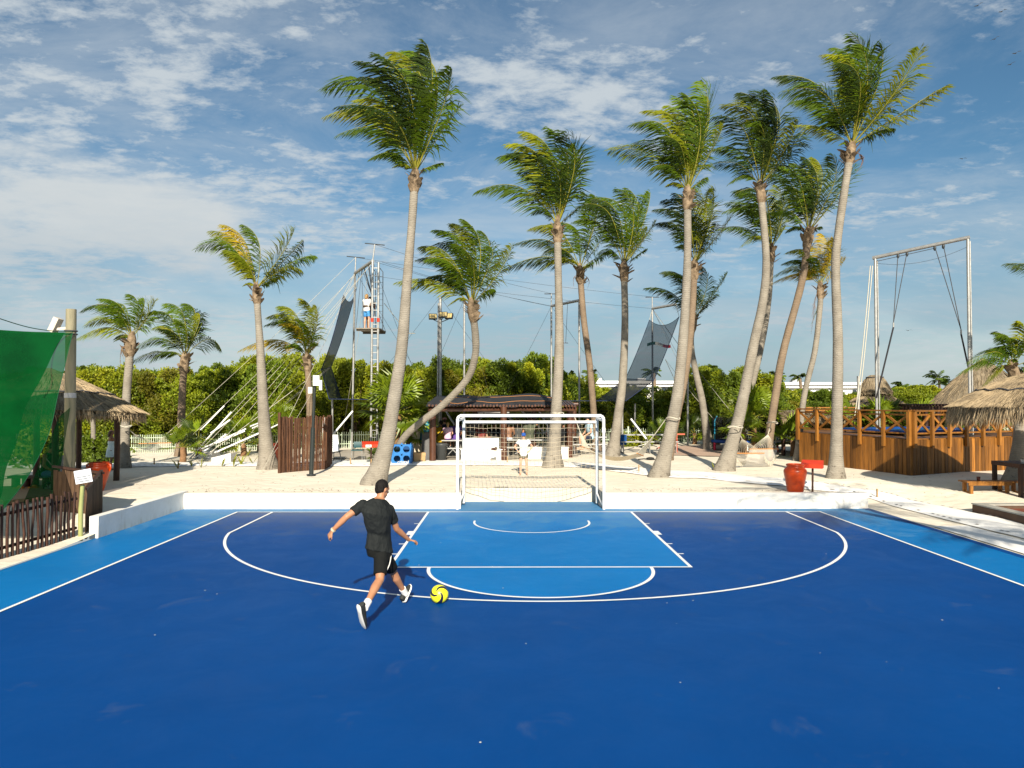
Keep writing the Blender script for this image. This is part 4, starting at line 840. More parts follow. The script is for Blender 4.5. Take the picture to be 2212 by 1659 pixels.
def bench(o, x0, x1, y, z0, h, label, name='wooden_bench'):
    bo = thing(name, V(((x0+x1)/2, y, z0)), label, 'bench', 'wooden benches at the right'); oo = V(((x0+x1)/2, y, z0))
    for k in range(3): q = MB(oo); q.box(((x0+x1)/2, y-.13+.13*k, z0+h-.02), (x1-x0, .12, .035)); q.build('seat_board', dk2, bo)
    q = MB(oo); q.box(((x0+x1)/2, y-.17, z0+h-.075), (x1-x0-.1, .03, .07)); q.build('apron', dk2, bo)
    for x in (x0+.14, x1-.14):
        for yy in (y-.13, y+.14): q = MB(oo); q.box((x, yy, z0+h/2-.03), (.075, .075, h-.02)); q.build('leg', dk2, bo)
        q = MB(oo); q.box((x, y, z0+.06), (.05, .24, .05)); q.build('stretcher', dk2, bo)
bench(None, 11.88, 13.1, 19.15, .24, .36, 'low wooden bench under the thatched umbrella, dark red cup standing on it')
bench(None, 13.14, 14.5, 19.1, .24, .36, 'low wooden bench behind the dark table, cut by the right edge')
q = V((12.3, 19.15, .60)); MB(q).lathe([(0, 0), (.035, 0), (.047, .1), (.042, .1), (.03, .01), (0, .01)], q, 10).build('cup', M('brown_cup', (.11, .03, .02), None, rough=.4), label='dark red cup on the low wooden bench', cat='cup')
o = V((13.5, 19.0, .25)); tb_ = thing('table', o, 'dark square table under the thatched umbrella at the right edge', 'table'); 
q = MB(o); q.box((13.5, 19.0, 1.04), (1.2, 1.1, .1)); q.build('tabletop', dwood, tb_)
for x in (12.96, 14.04):
    for y in (18.5, 19.5): q = MB(o); q.box((x, y, .60), (.09, .09, .78)); q.build('leg', dwood, tb_)
for y in (18.5,): q = MB(o); q.bar((12.96, y, .34), (14.04, y, .34), .05); q.build('stretcher', dwood, tb_)
for i, (dx, m_, l_) in enumerate(((-.42, M('clear_cup', (.62, .62, .6), None, rough=.2), 'pale plastic cup on the dark table, left one'), (-.30, M('teal_cup', (.03, .3, .33), None, rough=.3), 'teal cup lying beside the pale cup on the dark table'))):
    q = V((13.5+dx, 18.6, 1.09)); MB(q).lathe([(0, 0), (.035, 0), (.045, .11), (.04, .11), (.03, .01), (0, .01)], q, 10).build('cup', m_, label=l_, cat='cup', group='cups on the dark table')
# ------------------------------------------------------------------ shaded spectator pergola
o = V((-1, 29, .38)); pg = thing('pergola', o, 'dark log pergola with black shade cloth sheltering the spectators', 'pergola')
pw_ = M('brown_log', (.085, .033, .016), (.05, .019, .010), 4, .4, .45, rnd=.2)
for x, y, t in ((934.5, 998, 880), (1088, 995.6, 884), (1231, 987.4, 884)):
    g_ = G(x, y); zt = P(x, t, g_.y).z; MB(o).tube([g_-ZV(.1), V((g_.x, g_.y, zt+.1))], .125, 12).build('post', pw_, pg)
for x in (934, 1026, 1153, 1240):
    q = P(x, 890, 31.4); MB(o).tube([V((q.x, 31.4, .3)), V((q.x, 31.4, 2.5))], .11, 10).build('post', pw_, pg)
a, b_ = P(925, 884, 26.95), P(1244, 884, 29.35); bt = V((0, 0, 0))
q = MB(o); q.tube([a, b_], .085, 10); q.build('beam', pw_, pg)
q = MB(o); q.tube([V((a.x, 31.4, 2.5)), V((b_.x+.3, 31.6, 2.5))], .085, 10); q.build('beam', pw_, pg)
for k in range(46):
    t = (k+.5)/46; p = a.lerp(b_, t)+ZV(.13+R.uniform(-.01, .02)); q = MB(o); q.tube([p+V((0, -.28, 0)), V((p.x, 31.7, 2.62))], .045, 7); q.build('log_rafter', pw_, pg)
rows = []
for j in range(9):
    v = j/8; row = []
    for i in range(25):
        u = i/24; p = a.lerp(b_, u*.93-.01); y = p.y-.25+(31.8-p.y)*v
        z = 2.55+.32*v+.018*sin(u*23+v*3)+.035*noise.noise(V((u*7, v*2, 0)))
        if u > .5: z += .09*exp(-((u-.75)/.13)**2)*(v*.6+.4)
        if u > .86: z -= .12*(u-.86)/.14
        if j == 0: z = 2.55-.10+.05*noise.noise(V((u*14, 3, 0))) - (.06 if .52 < u < .64 else 0)
        row.append(V((p.x, y, z)))
    rows.append(row)
q = MB(o); q.grid(rows); q.build('shade_cloth', M('black_shade_cloth', (.012, .013, .015), (.03, .03, .033), 5, .8, bump=.3, bsc=6), pg)
q = MB(o); rn = M('orange_cord', (.50, .22, .07), None, rough=.8)
for j, f in ((1, 9), (6, 7)): q.tube([p+ZV(.02+.02*sin(i*.9)) for i, p in enumerate(rows[j])][2:-2], .008, 5)
q.build('cord', rn, pg)
# back screen of shade cloth seen through the pergola
q = MB(o); a2, b2 = P(1060, 900, 33.5), P(1200, 900, 33.5); q.grid([[V((a2.x+(b2.x-a2.x)*i/6, 33.5, z)) for i in range(7)] for z in (1.0, 2.4)]); q.build('back_screen', M('sheer_black_net', (.015, .016, .016), None, rough=.9, alpha=.6), pg)
q = MB(o); a2, b2 = P(1028, 897, 33), P(1100, 895, 33); q.grid([[V((a2.x+(b2.x-a2.x)*i/4, y, z)) for i in range(5)] for y, z in ((32.6, 1.95), (33.6, 2.25))]); q.build('white_canopy', M('white_canvas', (.72, .71, .68), (.6, .58, .55), 3, .8, trans=.3), pg)
# ------------------------------------------------------------------ trapeze rig
def rod(name, a, b, r, m, parent, o, n=9): q = MB(o); q.tube([a, b], r, n); return q.build(name, m, parent)
rg = V((-6, 33, .38)); rig = thing('trapeze_rig', rg, 'tall flying trapeze rig with ladder, platform, nets and wires behind the palms', 'trapeze rig'); o = rg
L1 = P(767, 590, 34); L2 = P(805, 564, 31.1); Lb = P(818, 567, 31.1)
for p, sx_ in ((L1, -.12), (L2, -.05), (Lb, -.05)): rod('pole', V((p.x+sx_, p.y, .2)), p, .050, steel, rig, o)
rod('crossbar', L1, L2, .075, steel, rig, o); 
for p, t in ((L1, P(768.5, 556, 34)), (L2, P(809.5, 528, 31.1))):
    rod('mast', p, t, .028, steel, rig, o); rod('mast_arm', t-V((.42, 0, -.05)), t+V((.42, 0, -.03)), .022, dkmetal, rig, o)
z = .8
while z < 8.3: q = MB(o); q.bar((L2.x-.03, 31.1, z), (Lb.x-.03, 31.1, z), .024); q.build('ladder_rung', steel, rig); z += .30
# ladder behind the poles at the platform
lx = P(826, 700, 31.4).x; q = MB(o)
for x in (lx-.32, lx): q.tube([(x, 31.5, 5.7), (x, 31.5, 8.2), (x-.2, 31.5, 8.45)], .018, 5)
z = 5.75
while z < 8.2: q.bar((lx-.32, 31.5, z), (lx, 31.5, z), .014); z += .25
q.build('safety_ladder', dkmetal, rig)
pc = P(801, 713, 31.8); q = MB(o); q.box((pc.x, 31.9, pc.z), (1.0, 1.7, .05)); q.box((pc.x, 31.2, pc.z-.06), (1.0, .06, .08)); q.box((pc.x, 32.6, pc.z-.06), (1.0, .06, .08)); plat = q.build('platform', M('weathered_board', (.22, .19, .15), (.15, .13, .1), 4, .8), rig); PLAT = pc
for p in (V((pc.x-.5, 31.1, pc.z)), V((pc.x-.5, 32.7, pc.z)), V((pc.x+.5, 32.7, pc.z))): rod('platform_wire', p, L1.lerp(L2, .4), .01, dkrope, rig, o, 4)
for t in (.55, .8): rod('brace', L1.lerp(L2, t)-ZV(.1), V((L2.x, 31.2, 7.0)), .03, dkmetal, rig, o, 6)
for k in (P(571.5/1, 0, 31),) : pass
for p, z in ((L2, 6.0), (Lb, 6.0)): q = MB(o); q.tube([V((p.x-.01, 31.1, z)), V((p.x-.01, 31.1, z+.16))], .066, 10); q.build('red_band', red, rig)
R1, R2 = P(1191, 661, 38), P(1251, 649, 35.8); R3, R4 = P(1409, 666.5, 39), P(1460, 657.5, 37.4); M1, M2 = P(1003, 645, 36), P(950, 640, 36)
for p in (R1, R2, R3, M1): rod('pole', V((p.x, p.y, .2)), p, .050, steel, rig, o)
p = P(1485, 757, 37.4); rod('pole', V((p.x, 37.4, .2)), V((p.x, 37.4, 7.4)), .055, steel, rig, o)
rod('crossbar', R1, R2, .07, steel, rig, o); rod('crossbar', R3, R4, .07, steel, rig, o)
for p, y in ((R1, 634), (R3, 641)):
    t = V((p.x, p.y, P(0, y, p.y).z)); rod('mast', p, t, .028, steel, rig, o); rod('mast_arm', t-V((.36, 0, 0)), t+V((.36, 0, 0)), .022, dkmetal, rig, o)
for x, y, yb, Y in ((718, 863, 945, 33), (1371.6, 872, 955, 37.5), (1344, 868, 955, 33), (860, 868, 950, 33)): t = P(x, y, Y); rod('net_post', V((t.x, Y, .2)), t, .05, steel, rig, o, 8)
# nets
netm = M('dark_net', (.020, .024, .030), (.03, .035, .045), 3, .8, alpha=.86); netb = M('blue_grey_net', (.030, .055, .085), (.02, .04, .07), 2, .8, alpha=.70); edge = M('net_edge', (.015, .025, .07), None, rough=.8)
def net(name, quad, m, nu=10, nv=10, bow=0, scal=0):
    a, b, c, d = quad; rows = []
    for j in range(nv+1):
        v = j/nv; row = []
        for i in range(nu+1):
            u = i/nu; p = a.lerp(b, u).lerp(d.lerp(c, u), v); p = p-ZV(bow*4*v*(1-v)+scal*4*u*(1-u)*(1-v)**2); row.append(p)
        rows.append(row)
    q = MB(o); q.grid(rows); ob = q.build(name, m, rig); e = MB(o); e.tube([r[0] for r in rows], .016, 4); e.tube([r[-1] for r in rows], .016, 4); e.tube(rows[0], .012, 4); e.tube(rows[-1], .016, 4); e.build('edge_rope', edge, ob)
TL, TR_, ML, MR, BL, BR = P(742, 637, 31), P(770, 624, 36), P(694, 798, 31), P(715, 793, 36), P(711, 862, 31), P(737, 862, 36)
net('apron_net', (TL, TR_, MR, ML), netm, scal=.45, bow=.25); net('apron_net', (ML, MR, BR, BL), netm)
NL, NR, NB1, NB2 = P(1403, 691, 39), P(1467, 684, 35), P(1437, 776, 35), P(1351, 818, 39)
net('apron_net', (NL, NR, P(1412, 822, 35), NB2), netb, scal=.35, bow=.1)
net('apron_net', (NB2, P(1412, 822, 35), P(1352, 866, 35), P(1289, 866, 39)), netm)
net('safety_net', (BL, BR, P(1289, 866, 39), P(1330, 866, 33)), netm, 4, 20, bow=.02)
for a_, b_ in ((TL, L1), (TR_, L1.lerp(L2, .3)), (NL, R3), (NR, R4), (ML, G(430, 995)), (MR, G(480, 985)), (NB1, P(1480, 870, 36))): rod('net_line', a_, b_, .012, rope, rig, o, 4)
# trapeze bar
tz = P(897, 720, 33); q = MB(o); q.tube([P(830, 655, 33), tz-V((.35, 0, 0))], .014, 4); q.tube([tz-V((.35, 0, 0)), tz], .02, 5); q.build('trapeze_bar', rope, rig)
q = MB(o); t2 = P(1222, 741, 37); q.tube([R1.lerp(R2, .6), t2], .01, 4); q.tube([t2-V((.12, 0, 0)), t2+V((.12, 0, 0))], .015, 5); q.build('trapeze_bar', dkrope, rig)
flag = P(1428, 746, 38.8); q = MB(o)
for k, cl_ in enumerate(('g', 'w', 'r')): pass
for k, m_ in enumerate((M('flag_green', (.02, .22, .10), None), M('flag_white', (.75, .75, .73), None), M('flag_red', (.55, .03, .05), None))):
    q = MB(o); q.grid([[V((flag.x+(-.75+.42*k+.42*i/4), 38.75+.05*sin(i+k*2), flag.z+dz+.09*sin((k*4+i)*.45))) for i in range(5)] for dz in (-.06, .10)]); q.build('flag', m_, rig)
# wires: long cables between masts and guys to the ground
wires = [(P(809.5, 528, 31.1), P(1191, 634, 38)), (P(768.5, 556, 34), P(1406, 641, 39)), (L2, R1), (L1, R3), (P(825, 566, 31), P(1191, 662, 38)), (R1, G(1410, 960)), (M1, G(1085, 955)), (R1, G(1035, 958)), (M1, G(868, 952)), (P(770, 590, 34), G(1000, 955)), (R3, G(1580, 962)), (R3, G(1655, 985)), (L2, G(955, 955)), (M2, G(1180, 950)), (P(952, 640, 36), G(700, 955))]
for a_, b_ in wires: q = MB(o); q.tube(sag(a_, b_, .12, 8), .0065, 4); q.build('guy_wire', dkrope, rig)
guys = [((767, 590, 34), (398, 1000)), ((768, 592, 34), (352, 998)), ((805, 566, 31.1), (440, 996)), ((804, 568, 31.1), (412, 994)), ((770, 620, 34), (500, 990)), ((748, 640, 31), (476, 985)), ((766, 594, 34), (566, 1020)), ((700, 800, 31), (560, 1024)), ((796, 580, 32), (735, 965)), ((1409, 668, 39), (1655, 980)), ((1410, 668, 39), (1560, 960)), ((1437, 776, 35), (1600, 968)), ((768, 556, 34), (300, 990)), ((715, 790, 36), (450, 985))]
for (x, y, Y), g_ in guys: q = MB(o); q.tube(sag(P(x, y, Y), G(*g_), .15, 8), .0075, 4); q.build('guy_rope', rope, rig)
# floodlight mast
p = P(951, 655, 35); o2 = V((p.x, 35, .38)); fl_ = thing('floodlight_mast', o2, 'tall steel mast with three floodlights left of the bent palm crown', 'light mast')
q = MB(o2); q.tube([(p.x, 35, .2), (p.x, 35, 7.6)], [.10, .07], 10); q.build('pole', steel, fl_); q = MB(o2); q.tube([(p.x-.14, 34.95, .2), (p.x-.09, 34.95, 7.3)], .03, 6); q.build('conduit', steel, fl_)
lm = M('lamp_lens', (.52, .40, .16), (.40, .32, .14), 9, .3, .5)
for x, y, rz in ((935, 684, .25), (958, 680, -.1), (970, 683, -.35)):
    c_ = P(x, y, 34.8); rm = Matrix.Rotation(rz, 3, 'Z') @ Matrix.Rotation(radians(-18), 3, 'X'); q = MB(o2); q.box(c_, (.38, .12, .27), rm); hd = q.build('lamp_head', dkmetal, fl_)
    q = MB(o2)
    for k in (-1, 0, 1): q.box(c_+rm @ V((k*.12, -.065, 0)), (.10, .02, .21), rm)
    q.build('lens', lm, hd); q = MB(o2); q.tube([c_-ZV(.13), V((p.x, 35, c_.z-.28))], .02, 5); q.build('bracket', dkmetal, fl_)
# net line along y = 862 already part of the rig; plain tall pole beside it
# ------------------------------------------------------------------ goal
o = V((.55, 18.25, 0)); goal = thing('football_goal', o, 'white pipe football goal with net at the end of the court', 'goal')
gx0, gx1, gy, gz = -1.265, 2.37, 18.22, 2.32
def pipe(name, pts, r, m=pvc): q = MB(o); q.tube(pts, r, 12); return q.build(name, m, goal)
e = .075
pipe('post', [(gx0, gy, 0), (gx0, gy, gz-e)], .037); pipe('post', [(gx1, gy, 0), (gx1, gy, gz-e)], .037)
pipe('crossbar', [(gx0, gy, gz-e), (gx0+.03, gy, gz-.03), (gx0+e, gy, gz), (gx1-e, gy, gz), (gx1-.03, gy, gz-.03), (gx1, gy, gz-e)], .038)
for x in (gx0, gx1): pipe('pipe_joint', [(x, gy, gz-.42), (x, gy, gz-.30)], .046)
bx0, bx1, by, bz = -1.155, 2.29, 18.95, 2.14
pipe('rear_bar', [(bx0, by, bz), (bx1, by, bz)], .036)
for x, xf in ((bx0, gx0), (bx1, gx1)):
    pipe('rear_post', [(x, by, .05), (x, by, bz+.08)], .040, M('grey_pipe', (.50, .54, .56), None, rough=.4)); pipe('side_pipe', [(x, by, bz+.1), (xf, gy+.05, gz-.12)], .036); pipe('base_pipe', [(x, by, .30), (xf, gy, .06)], .032)
nm = M('goal_net_cord', (.42, .36, .26), None, rough=.9)
q = MB(o); nx, nz = 30, 15
def npt(u, v): 
    s = 4*u*(1-u); zb_ = .55-.34*s; return V((bx0+.05+(bx1-bx0-.1)*u, by+.05+.30*sin(pi*v)*(.4+.6*s)+.02*sin(u*40+v*9), (bz-.05)+(zb_-bz+.05)*v+.012*sin(u*33+v*5)))
for i in range(nx+1): q.tube([npt(i/nx, j/12) for j in range(13)], .0042, 3, False, False)
for j in range(nz+1): q.tube([npt(i/20, j/nz) for i in range(21)], .0042 if j < nz else .008, 3, False, False)
for s_, x, xf in ((-1, bx0, gx0), (1, bx1, gx1)):
    for j in range(8): z = .5+j*.2; q.tube([V((x, by+.05, z)), V((xf, gy+.04, z+.05))], .0030, 3, False, False)
q.build('net', nm, goal, kind='stuff')
# ball
bl = M('yellow_ball', (.78, .80, .02), None, rough=.35, spec=.5)
q0 = G(949, 1303, 0); bc = V((q0.x, q0.y, .122)); t = bl.node_tree; n = t.nodes.new; l = t.links.new
bb = [x for x in t.nodes if x.type == 'BSDF_PRINCIPLED'][0]; tcn = n('ShaderNodeTexCoord'); mp = n('ShaderNodeMapping'); l(tcn.outputs['Object'], mp.inputs[0]); mp.inputs['Rotation'].default_value = (radians(-68), radians(4), 0)
sx = n('ShaderNodeSeparateXYZ'); l(mp.outputs[0], sx.inputs[0])
def mth(op, a, b=None):
    k = n('ShaderNodeMath'); k.operation = op
    for i, v in enumerate((a, b)):
        if v is None: continue
        if isinstance(v, (int, float)): k.inputs[i].default_value = v
        else: l(v, k.inputs[i])
    return k.outputs[0]
rad = mth('POWER', mth('ADD', mth('MULTIPLY', sx.outputs[0], sx.outputs[0]), mth('MULTIPLY', sx.outputs[1], sx.outputs[1])), .5)
angl = mth('ADD', mth('ARCTAN2', sx.outputs[1], sx.outputs[0]), mth('MULTIPLY', rad, 17.))
s3 = mth('SINE', mth('MULTIPLY', angl, 3.)); band = mth('MULTIPLY', mth('GREATER_THAN', s3, .60), mth('GREATER_THAN', rad, .022))
mx = n('ShaderNodeMix'); mx.data_type = 'RGBA'; l(band, mx.inputs[0]); mx.inputs[6].default_value = (.74, .74, .02, 1); mx.inputs[7].default_value = (.012, .012, .035, 1); l(mx.outputs[2], bb.inputs['Base Color'])
q = MB(bc); q.ell(bc, .122, n=32, m=20); q.build('football', bl, label='yellow football with dark swirl stripes on the court before the player', cat='ball')
# ------------------------------------------------------------------ pots
def pot(px, py, prof, label, sx=1, ears=True):
    q = GT(px, py); b = MB(q); root = thing('clay_pot', q, label, 'pot', 'orange clay pots'); b.lathe(prof, q, 32); b.build('body', terra, root)
    b = MB(q); r, z = max(prof[-6:]); 
    rim_r = prof[-3][0]; rim_z = prof[-3][1]; b.tube([q+V((rim_r*cos(a), rim_r*sin(a), rim_z)) for a in [6.2832*k/32 for k in range(33)]], .022, 8, True, False); b.build('rim', terra, root)
    if ears:
        for s in (-1, 1):
            R_ = max(p[0] for p in prof); zz = [p[1] for p in prof if p[0] == R_][0]; b = MB(q); b.tube([q+V((s*(R_*.86), -.02, zz+.08)), q+V((s*(R_*1.06), -.03, zz+.06)), q+V((s*(R_*1.07), -.03, zz-.03)), q+V((s*(R_*.96), -.02, zz-.1))], .025, 7); b.build('handle', terra, root)
P1 = [(0, .0), (.185, .0), (.20, .03), (.235, .25), (.275, .45), (.285, .53), (.27, .58), (.225, .625), (.205, .645), (.215, .67), (.225, .69), (.20, .70), (.17, .66), (.16, .55)]
pot(1718, 1063, P1, 'orange clay pot behind the low wall, right of the goal', ears=False)
pot(214, 1061, [(0, 0), (.10, 0), (.115, .03), (.17, .22), (.235, .44), (.28, .58), (.285, .62), (.26, .66), (.235, .675), (.25, .70), (.26, .715), (.225, .725), (.2, .70), (.18, .6)], 'tall tapering orange pot with handles beside the thatched hut')
pot(603, 1000, P1, 'orange pot half hidden between the palm trunk and the stick enclosure', ears=False)
# red boxes on posts
def redbox(px, py, Ytop, w_, label, rot=0., paper=False):
    q = GT(px, py); root = thing('red_box_sign', q, label, 'sign box'); b = MB(q); b.tube([q-ZV(.1), q+V((.01, 0, .66))], .028, 7); b.build('post', dwood, root)
    rm = Matrix.Rotation(rot, 3, 'Z'); c_ = q+ZV(.72); b = MB(q); b.add([c_+rm @ V((x*w_, y*.17, z)) for x, y, z in ((-1, -1, -.07), (1, -1, -.07), (1, 1, -.07), (-1, 1, -.07), (-1, -1, .04), (1, -1, .04), (1, 1, .13), (-1, 1, .13))], [(3, 2, 1, 0), (4, 5, 6, 7), (0, 1, 5, 4), (1, 2, 6, 5), (2, 3, 7, 6), (3, 0, 4, 7)]); bo = b.build('box', red, root)
    if paper:
        b = MB(q); b.box(c_+rm @ V((-.10, -.175, -.015)), (.2, .006, .09), rm); pp = b.build('paper', white, bo); 
        b = MB(q); b.tube([c_+rm @ V((-.08, -.182, .015)), c_+rm @ V((-.10, -.182, -.005)), c_+rm @ V((-.06, -.182, -.005))], .006, 4); b.tube([c_+rm @ V((-.075, -.182, .02)), c_+rm @ V((-.075, -.182, -.04))], .006, 4); b.build('mark', dkrope, root)
redbox(1755, 1063, 18.7, .27, 'red box sign on a dark post beside the orange pot', -.5)
redbox(801, 1006, 25, .30, 'red box sign with white paper by the tall palm foot', .3, True)
# stick enclosure
q0 = GT(602, 1022); q1 = GT(650, 1022); q2 = GT(703, 1014); q3 = V((q2.x-.1, q2.y+1.3, .4)); o = V((q1.x, q1.y, .38)); en = thing('stick_enclosure', o, 'brown enclosure of upright wooden sticks, left of the black post', 'fence')
stm = M('brown_stick', (.095, .042, .020), (.05, .022, .012), 4, .6, .25, bump=.3, bsc=16, st=(5, 5, .8), rnd=.4)
def sticks(parent, o, a, b, n, h0, h1, r, name='stick', m=stm, rr=random.Random(4), wob=.015, gap=1.):
    for k in range(n):
        p = a.lerp(b, (k+.5)/n); hh = h0+(h1-h0)*k/n+rr.uniform(-.04, .04); w_ = [V((rr.uniform(-wob, wob), rr.uniform(-wob, wob), 0)) for _ in range(3)]
        q = MB(o); q.tube([p-ZV(.12), p+ZV(hh*.35)+w_[0], p+ZV(hh*.7)+w_[1], p+ZV(hh)+w_[2]], r*rr.uniform(.8, 1.15), 7); q.build(name, m, parent)
zt = P(650, 902, q1.y).z-.38
sticks(en, o, q0, q2, 30, zt, zt+.03, .0235); sticks(en, o, q2, q3, 10, zt, zt, .027); sticks(en, o, q0+V((.05, 1.2, 0)), q0+V((.02, .08, 0)), 10, zt, zt, .027)
q = MB(o); q.tube([q0+V((.02, 0, -.1)), q0+V((.02, -.03, zt+.16))], .05, 8); q.build('corner_post', stm, en)
for z in (.25, zt-.35): q = MB(o); q.tube([q0+V((0, .05, z)), q2+V((0, .05, z)), q3+V((-.05, 0, z))], .022, 6); q.build('cross_rail', stm, en)
# black post with white antenna boxes
q0 = GT(672, 1028); o = q0; bp_ = thing('antenna_post', o, 'black post with white antenna boxes before the stick enclosure', 'post'); zt = P(680, 812, q0.y).z; tpx = P(680.5, 812, q0.y).x
q = MB(o); q.tube([q0-ZV(.1), q0.lerp(V((tpx, q0.y, zt)), .48)], .07, 12); q.tube([q0.lerp(V((tpx, q0.y, zt)), .48), V((tpx, q0.y, zt))], .045, 10); q.build('pole', M('black_paint', (.015, .02, .02), None, rough=.35, spec=.5), bp_)
q = MB(o); q.lathe([(.0, .03), (.14, .03), (.14, 0), (0, 0)], q0+ZV(.02), 12); q.build('base_plate', dkmetal, bp_)
for x, y, w_, h_ in ((683.5, 822, .19, .31), (693, 832, .08, .30), (670.5, 843, .12, .19)): c_ = P(x, y, q0.y-.1); q = MB(o); q.box(c_, (w_, .09, h_)); ob = q.build('antenna', white, bp_)
# ------------------------------------------------------------------ left foreground fence
o = V((-8.5, 13.2, 0)); lf = thing('stick_fence', o, 'low dark stick fence along the left side of the court', 'fence')
fa_, fb_ = V((-8.74, 11.2, .05)), V((-8.40, 14.3, .09)); rr = random.Random(9)
sticks(lf, o, fa_, fb_, 27, .88, .86, .026, 'picket', dwood, rr, .016)
for z, r_ in ((.13, .03), (.70, .032)): q = MB(o); q.tube([fa_+V((-.05, 0, z)), fb_+V((-.05, .1, z))], r_, 7); q.build('rail', dwood, lf)
pa, pb, pc_ = V((-8.36, 14.55, .12)), V((-8.82, 15.95, .28)), V((-10.05, 16.25, .3)); o = V((-8.9, 15.6, .2)); pe = thing('plank_screen', o, 'dark weathered plank screen behind the white notice at the left', 'screen')
for A, B, n in ((pa, pb, 12), (pb, pc_, 11)):
    for k in range(n):
        a = A.lerp(B, k/n); b_ = A.lerp(B, (k+.92)/n); hh = .86+rr.uniform(-.05, .05); nrm = (B-A).cross(ZV()).normalized()*.03
        q = MB(o); q.add([a-ZV(.15), b_-ZV(.15), b_-ZV(.15)+nrm, a-ZV(.15)+nrm, a+ZV(hh), b_+ZV(hh+rr.uniform(-.02, .02)), b_+ZV(hh)+nrm, a+ZV(hh)+nrm], [(3, 2, 1, 0), (4, 5, 6, 7), (0, 1, 5, 4), (1, 2, 6, 5), (2, 3, 7, 6), (3, 0, 4, 7)]); q.build('plank', M('weathered_plank', (.10, .058, .032), (.05, .028, .016), 4, .8, bump=.4, bsc=12, st=(5, 5, .6), rnd=.35), pe)
q = MB(o); q.bar(pc_+ZV(.95), pb+ZV(.86)+V((.1, -.1, 0)), .06, .05); q.bar(pb+ZV(.9), pa+ZV(.82), .06, .05); q.build('top_rail', dwood, pe)
# notice on green bamboo post
q0 = V((-8.30, 14.3, .09)); o = q0; ns = thing('notice_sign', o, 'white notice board on a green bamboo post by the stick fence', 'sign')
q = MB(o); q.tube([q0-ZV(.1), q0+V((.0, 0, .5)), q0+V((.03, 0, .98))], [.042, .043, .038], 10); q.build('post', M('green_bamboo', (.32, .33, .13), (.24, .27, .10), 3, .5), ns)
sc_ = P(180, 1029, 14.18); rm = Matrix.Rotation(radians(-10), 3, 'Y'); rm = Matrix.Rotation(radians(8), 3, 'Z') @ rm
q = MB(o); q.box(sc_, (.305, .015, .255), rm); bd = q.build('board', M('notice_white', (.62, .66, .70), None, rough=.4), ns)
q = MB(o); rr2 = random.Random(2)
for j in range(3):
    x = -.125
    while x < .12: w_ = rr2.uniform(.006, .016); q.box(sc_+rm @ V((x+w_/2, -.0095, -.005-.043*j)), (w_, .003, .017), rm); x += w_+.004
q.build('text_lines', M('notice_ink', (.03, .035, .06), None), bd)
for x, m_ in ((-.045, M('notice_pink', (.55, .10, .20), None)), (.035, M('notice_pale_pink', (.56, .36, .42), None)), (.10, M('notice_pale', (.45, .42, .48), None))):
    q = MB(o); q.ell(sc_+rm @ V((x, -.009, .065)), (.011, .003, .013), rm, 8, 5); q.bar(sc_+rm @ V((x+.004, -.010, .08)), sc_+rm @ V((x-.006, -.010, .045)), .006, .003); q.build('icon', m_, bd)
# ------------------------------------------------------------------ wooden pole with green net
g_ = V((P(149, 1078, 17.8).x, 17.8, .3)); o = g_; wp = thing('wooden_pole', o, 'thick weathered wooden pole holding the green net at the left', 'pole')
zt = P(149, 668, 17.8).z; pm = M('weathered_pole', (.27, .24, .16), (.19, .18, .12), 3, .9, bump=.4, bsc=10, st=(4, 4, .5))
q = MB(o); q.tube([g_-ZV(.2), g_+ZV(2), V((g_.x, 17.8, zt))], [.128, .122, .115], 14); q.build('pole', pm, wp)
tz_ = P(149, 854, 17.8).z; q = MB(o); q.tube([V((g_.x, 17.8, tz_-.06)), V((g_.x, 17.8, tz_+.06))], .132, 14); q.build('tape', M('silver_tape', (.45, .46, .47), (.3, .3, .32), 8, .35, .5, bump=.3, bsc=30), wp)
for z_ in (P(149, 715, 17.8).z, P(149, 722, 17.8).z): q = MB(o); q.tube([V((g_.x+.135*cos(a), 17.8+.135*sin(a), z_)) for a in [6.2832*k/14 for k in range(15)]], .018, 5); q.build('rope_tie', dkrope, wp)
lamp = P(120, 702, 17.7); rm = Matrix.Rotation(radians(25), 3, 'Y'); fo_ = thing('floodlight', lamp, 'pale floodlight on a bracket at the top of the wooden pole', 'floodlight')
q = MB(lamp); q.box(lamp, (.13, .22, .36), rm); q.build('housing', M('aged_white', (.60, .54, .46), (.5, .45, .38), 5, .5), fo_); q = MB(lamp); q.box(lamp+rm @ V((-.07, 0, .03)), (.012, .17, .24), rm); q.build('lens', M('lamp_glass', (.22, .27, .22), None, rough=.15, spec=.6), fo_)
q = MB(lamp); q.bar(lamp+V((.03, 0, -.1)), V((g_.x, 17.8, lamp.z-.06)), .05, .06); q.build('bracket', MATS['aged_white'], fo_)
gm1 = M('green_net', (.0006, .060, .003), (.0005, .042, .002), 2, .9, .03, trans=.12, alpha=.95); gm2 = M('green_net_single', (.0015, .075, .016), (.0015, .058, .013), 2, .9, .03, trans=.15, alpha=.80)
nt_ = thing('shade_net', V((-11, 16, 1.5)), 'green shade net hanging from the wooden pole at the left edge', 'net'); o = V((-11, 16, 1.5))
T0 = P(157, 718, 17.65); ed = spline([T0, P(128, 840, 17.0), P(106, 935, 16.0), P(60, 1030, 14.3), P(4, 1104, 12.8)], 6)
topl = [P(157, 718, 17.65), P(110, 716, 17.0), P(60, 708, 16.2), P(0, 690, 15.2), P(-60, 668, 14.2), P(-160, 630, 13)]
def side_pt(v): return V((-13.2+1.2*v, 12.9-.9*v, P(-160, 630, 13).z*(1-v)+1.0*v))
tp = spline(topl, 5); n1 = len(ed); n2 = len(tp); bt_ = [ed[-1].lerp(side_pt(1), i/(n2-1)) for i in range(n2)]
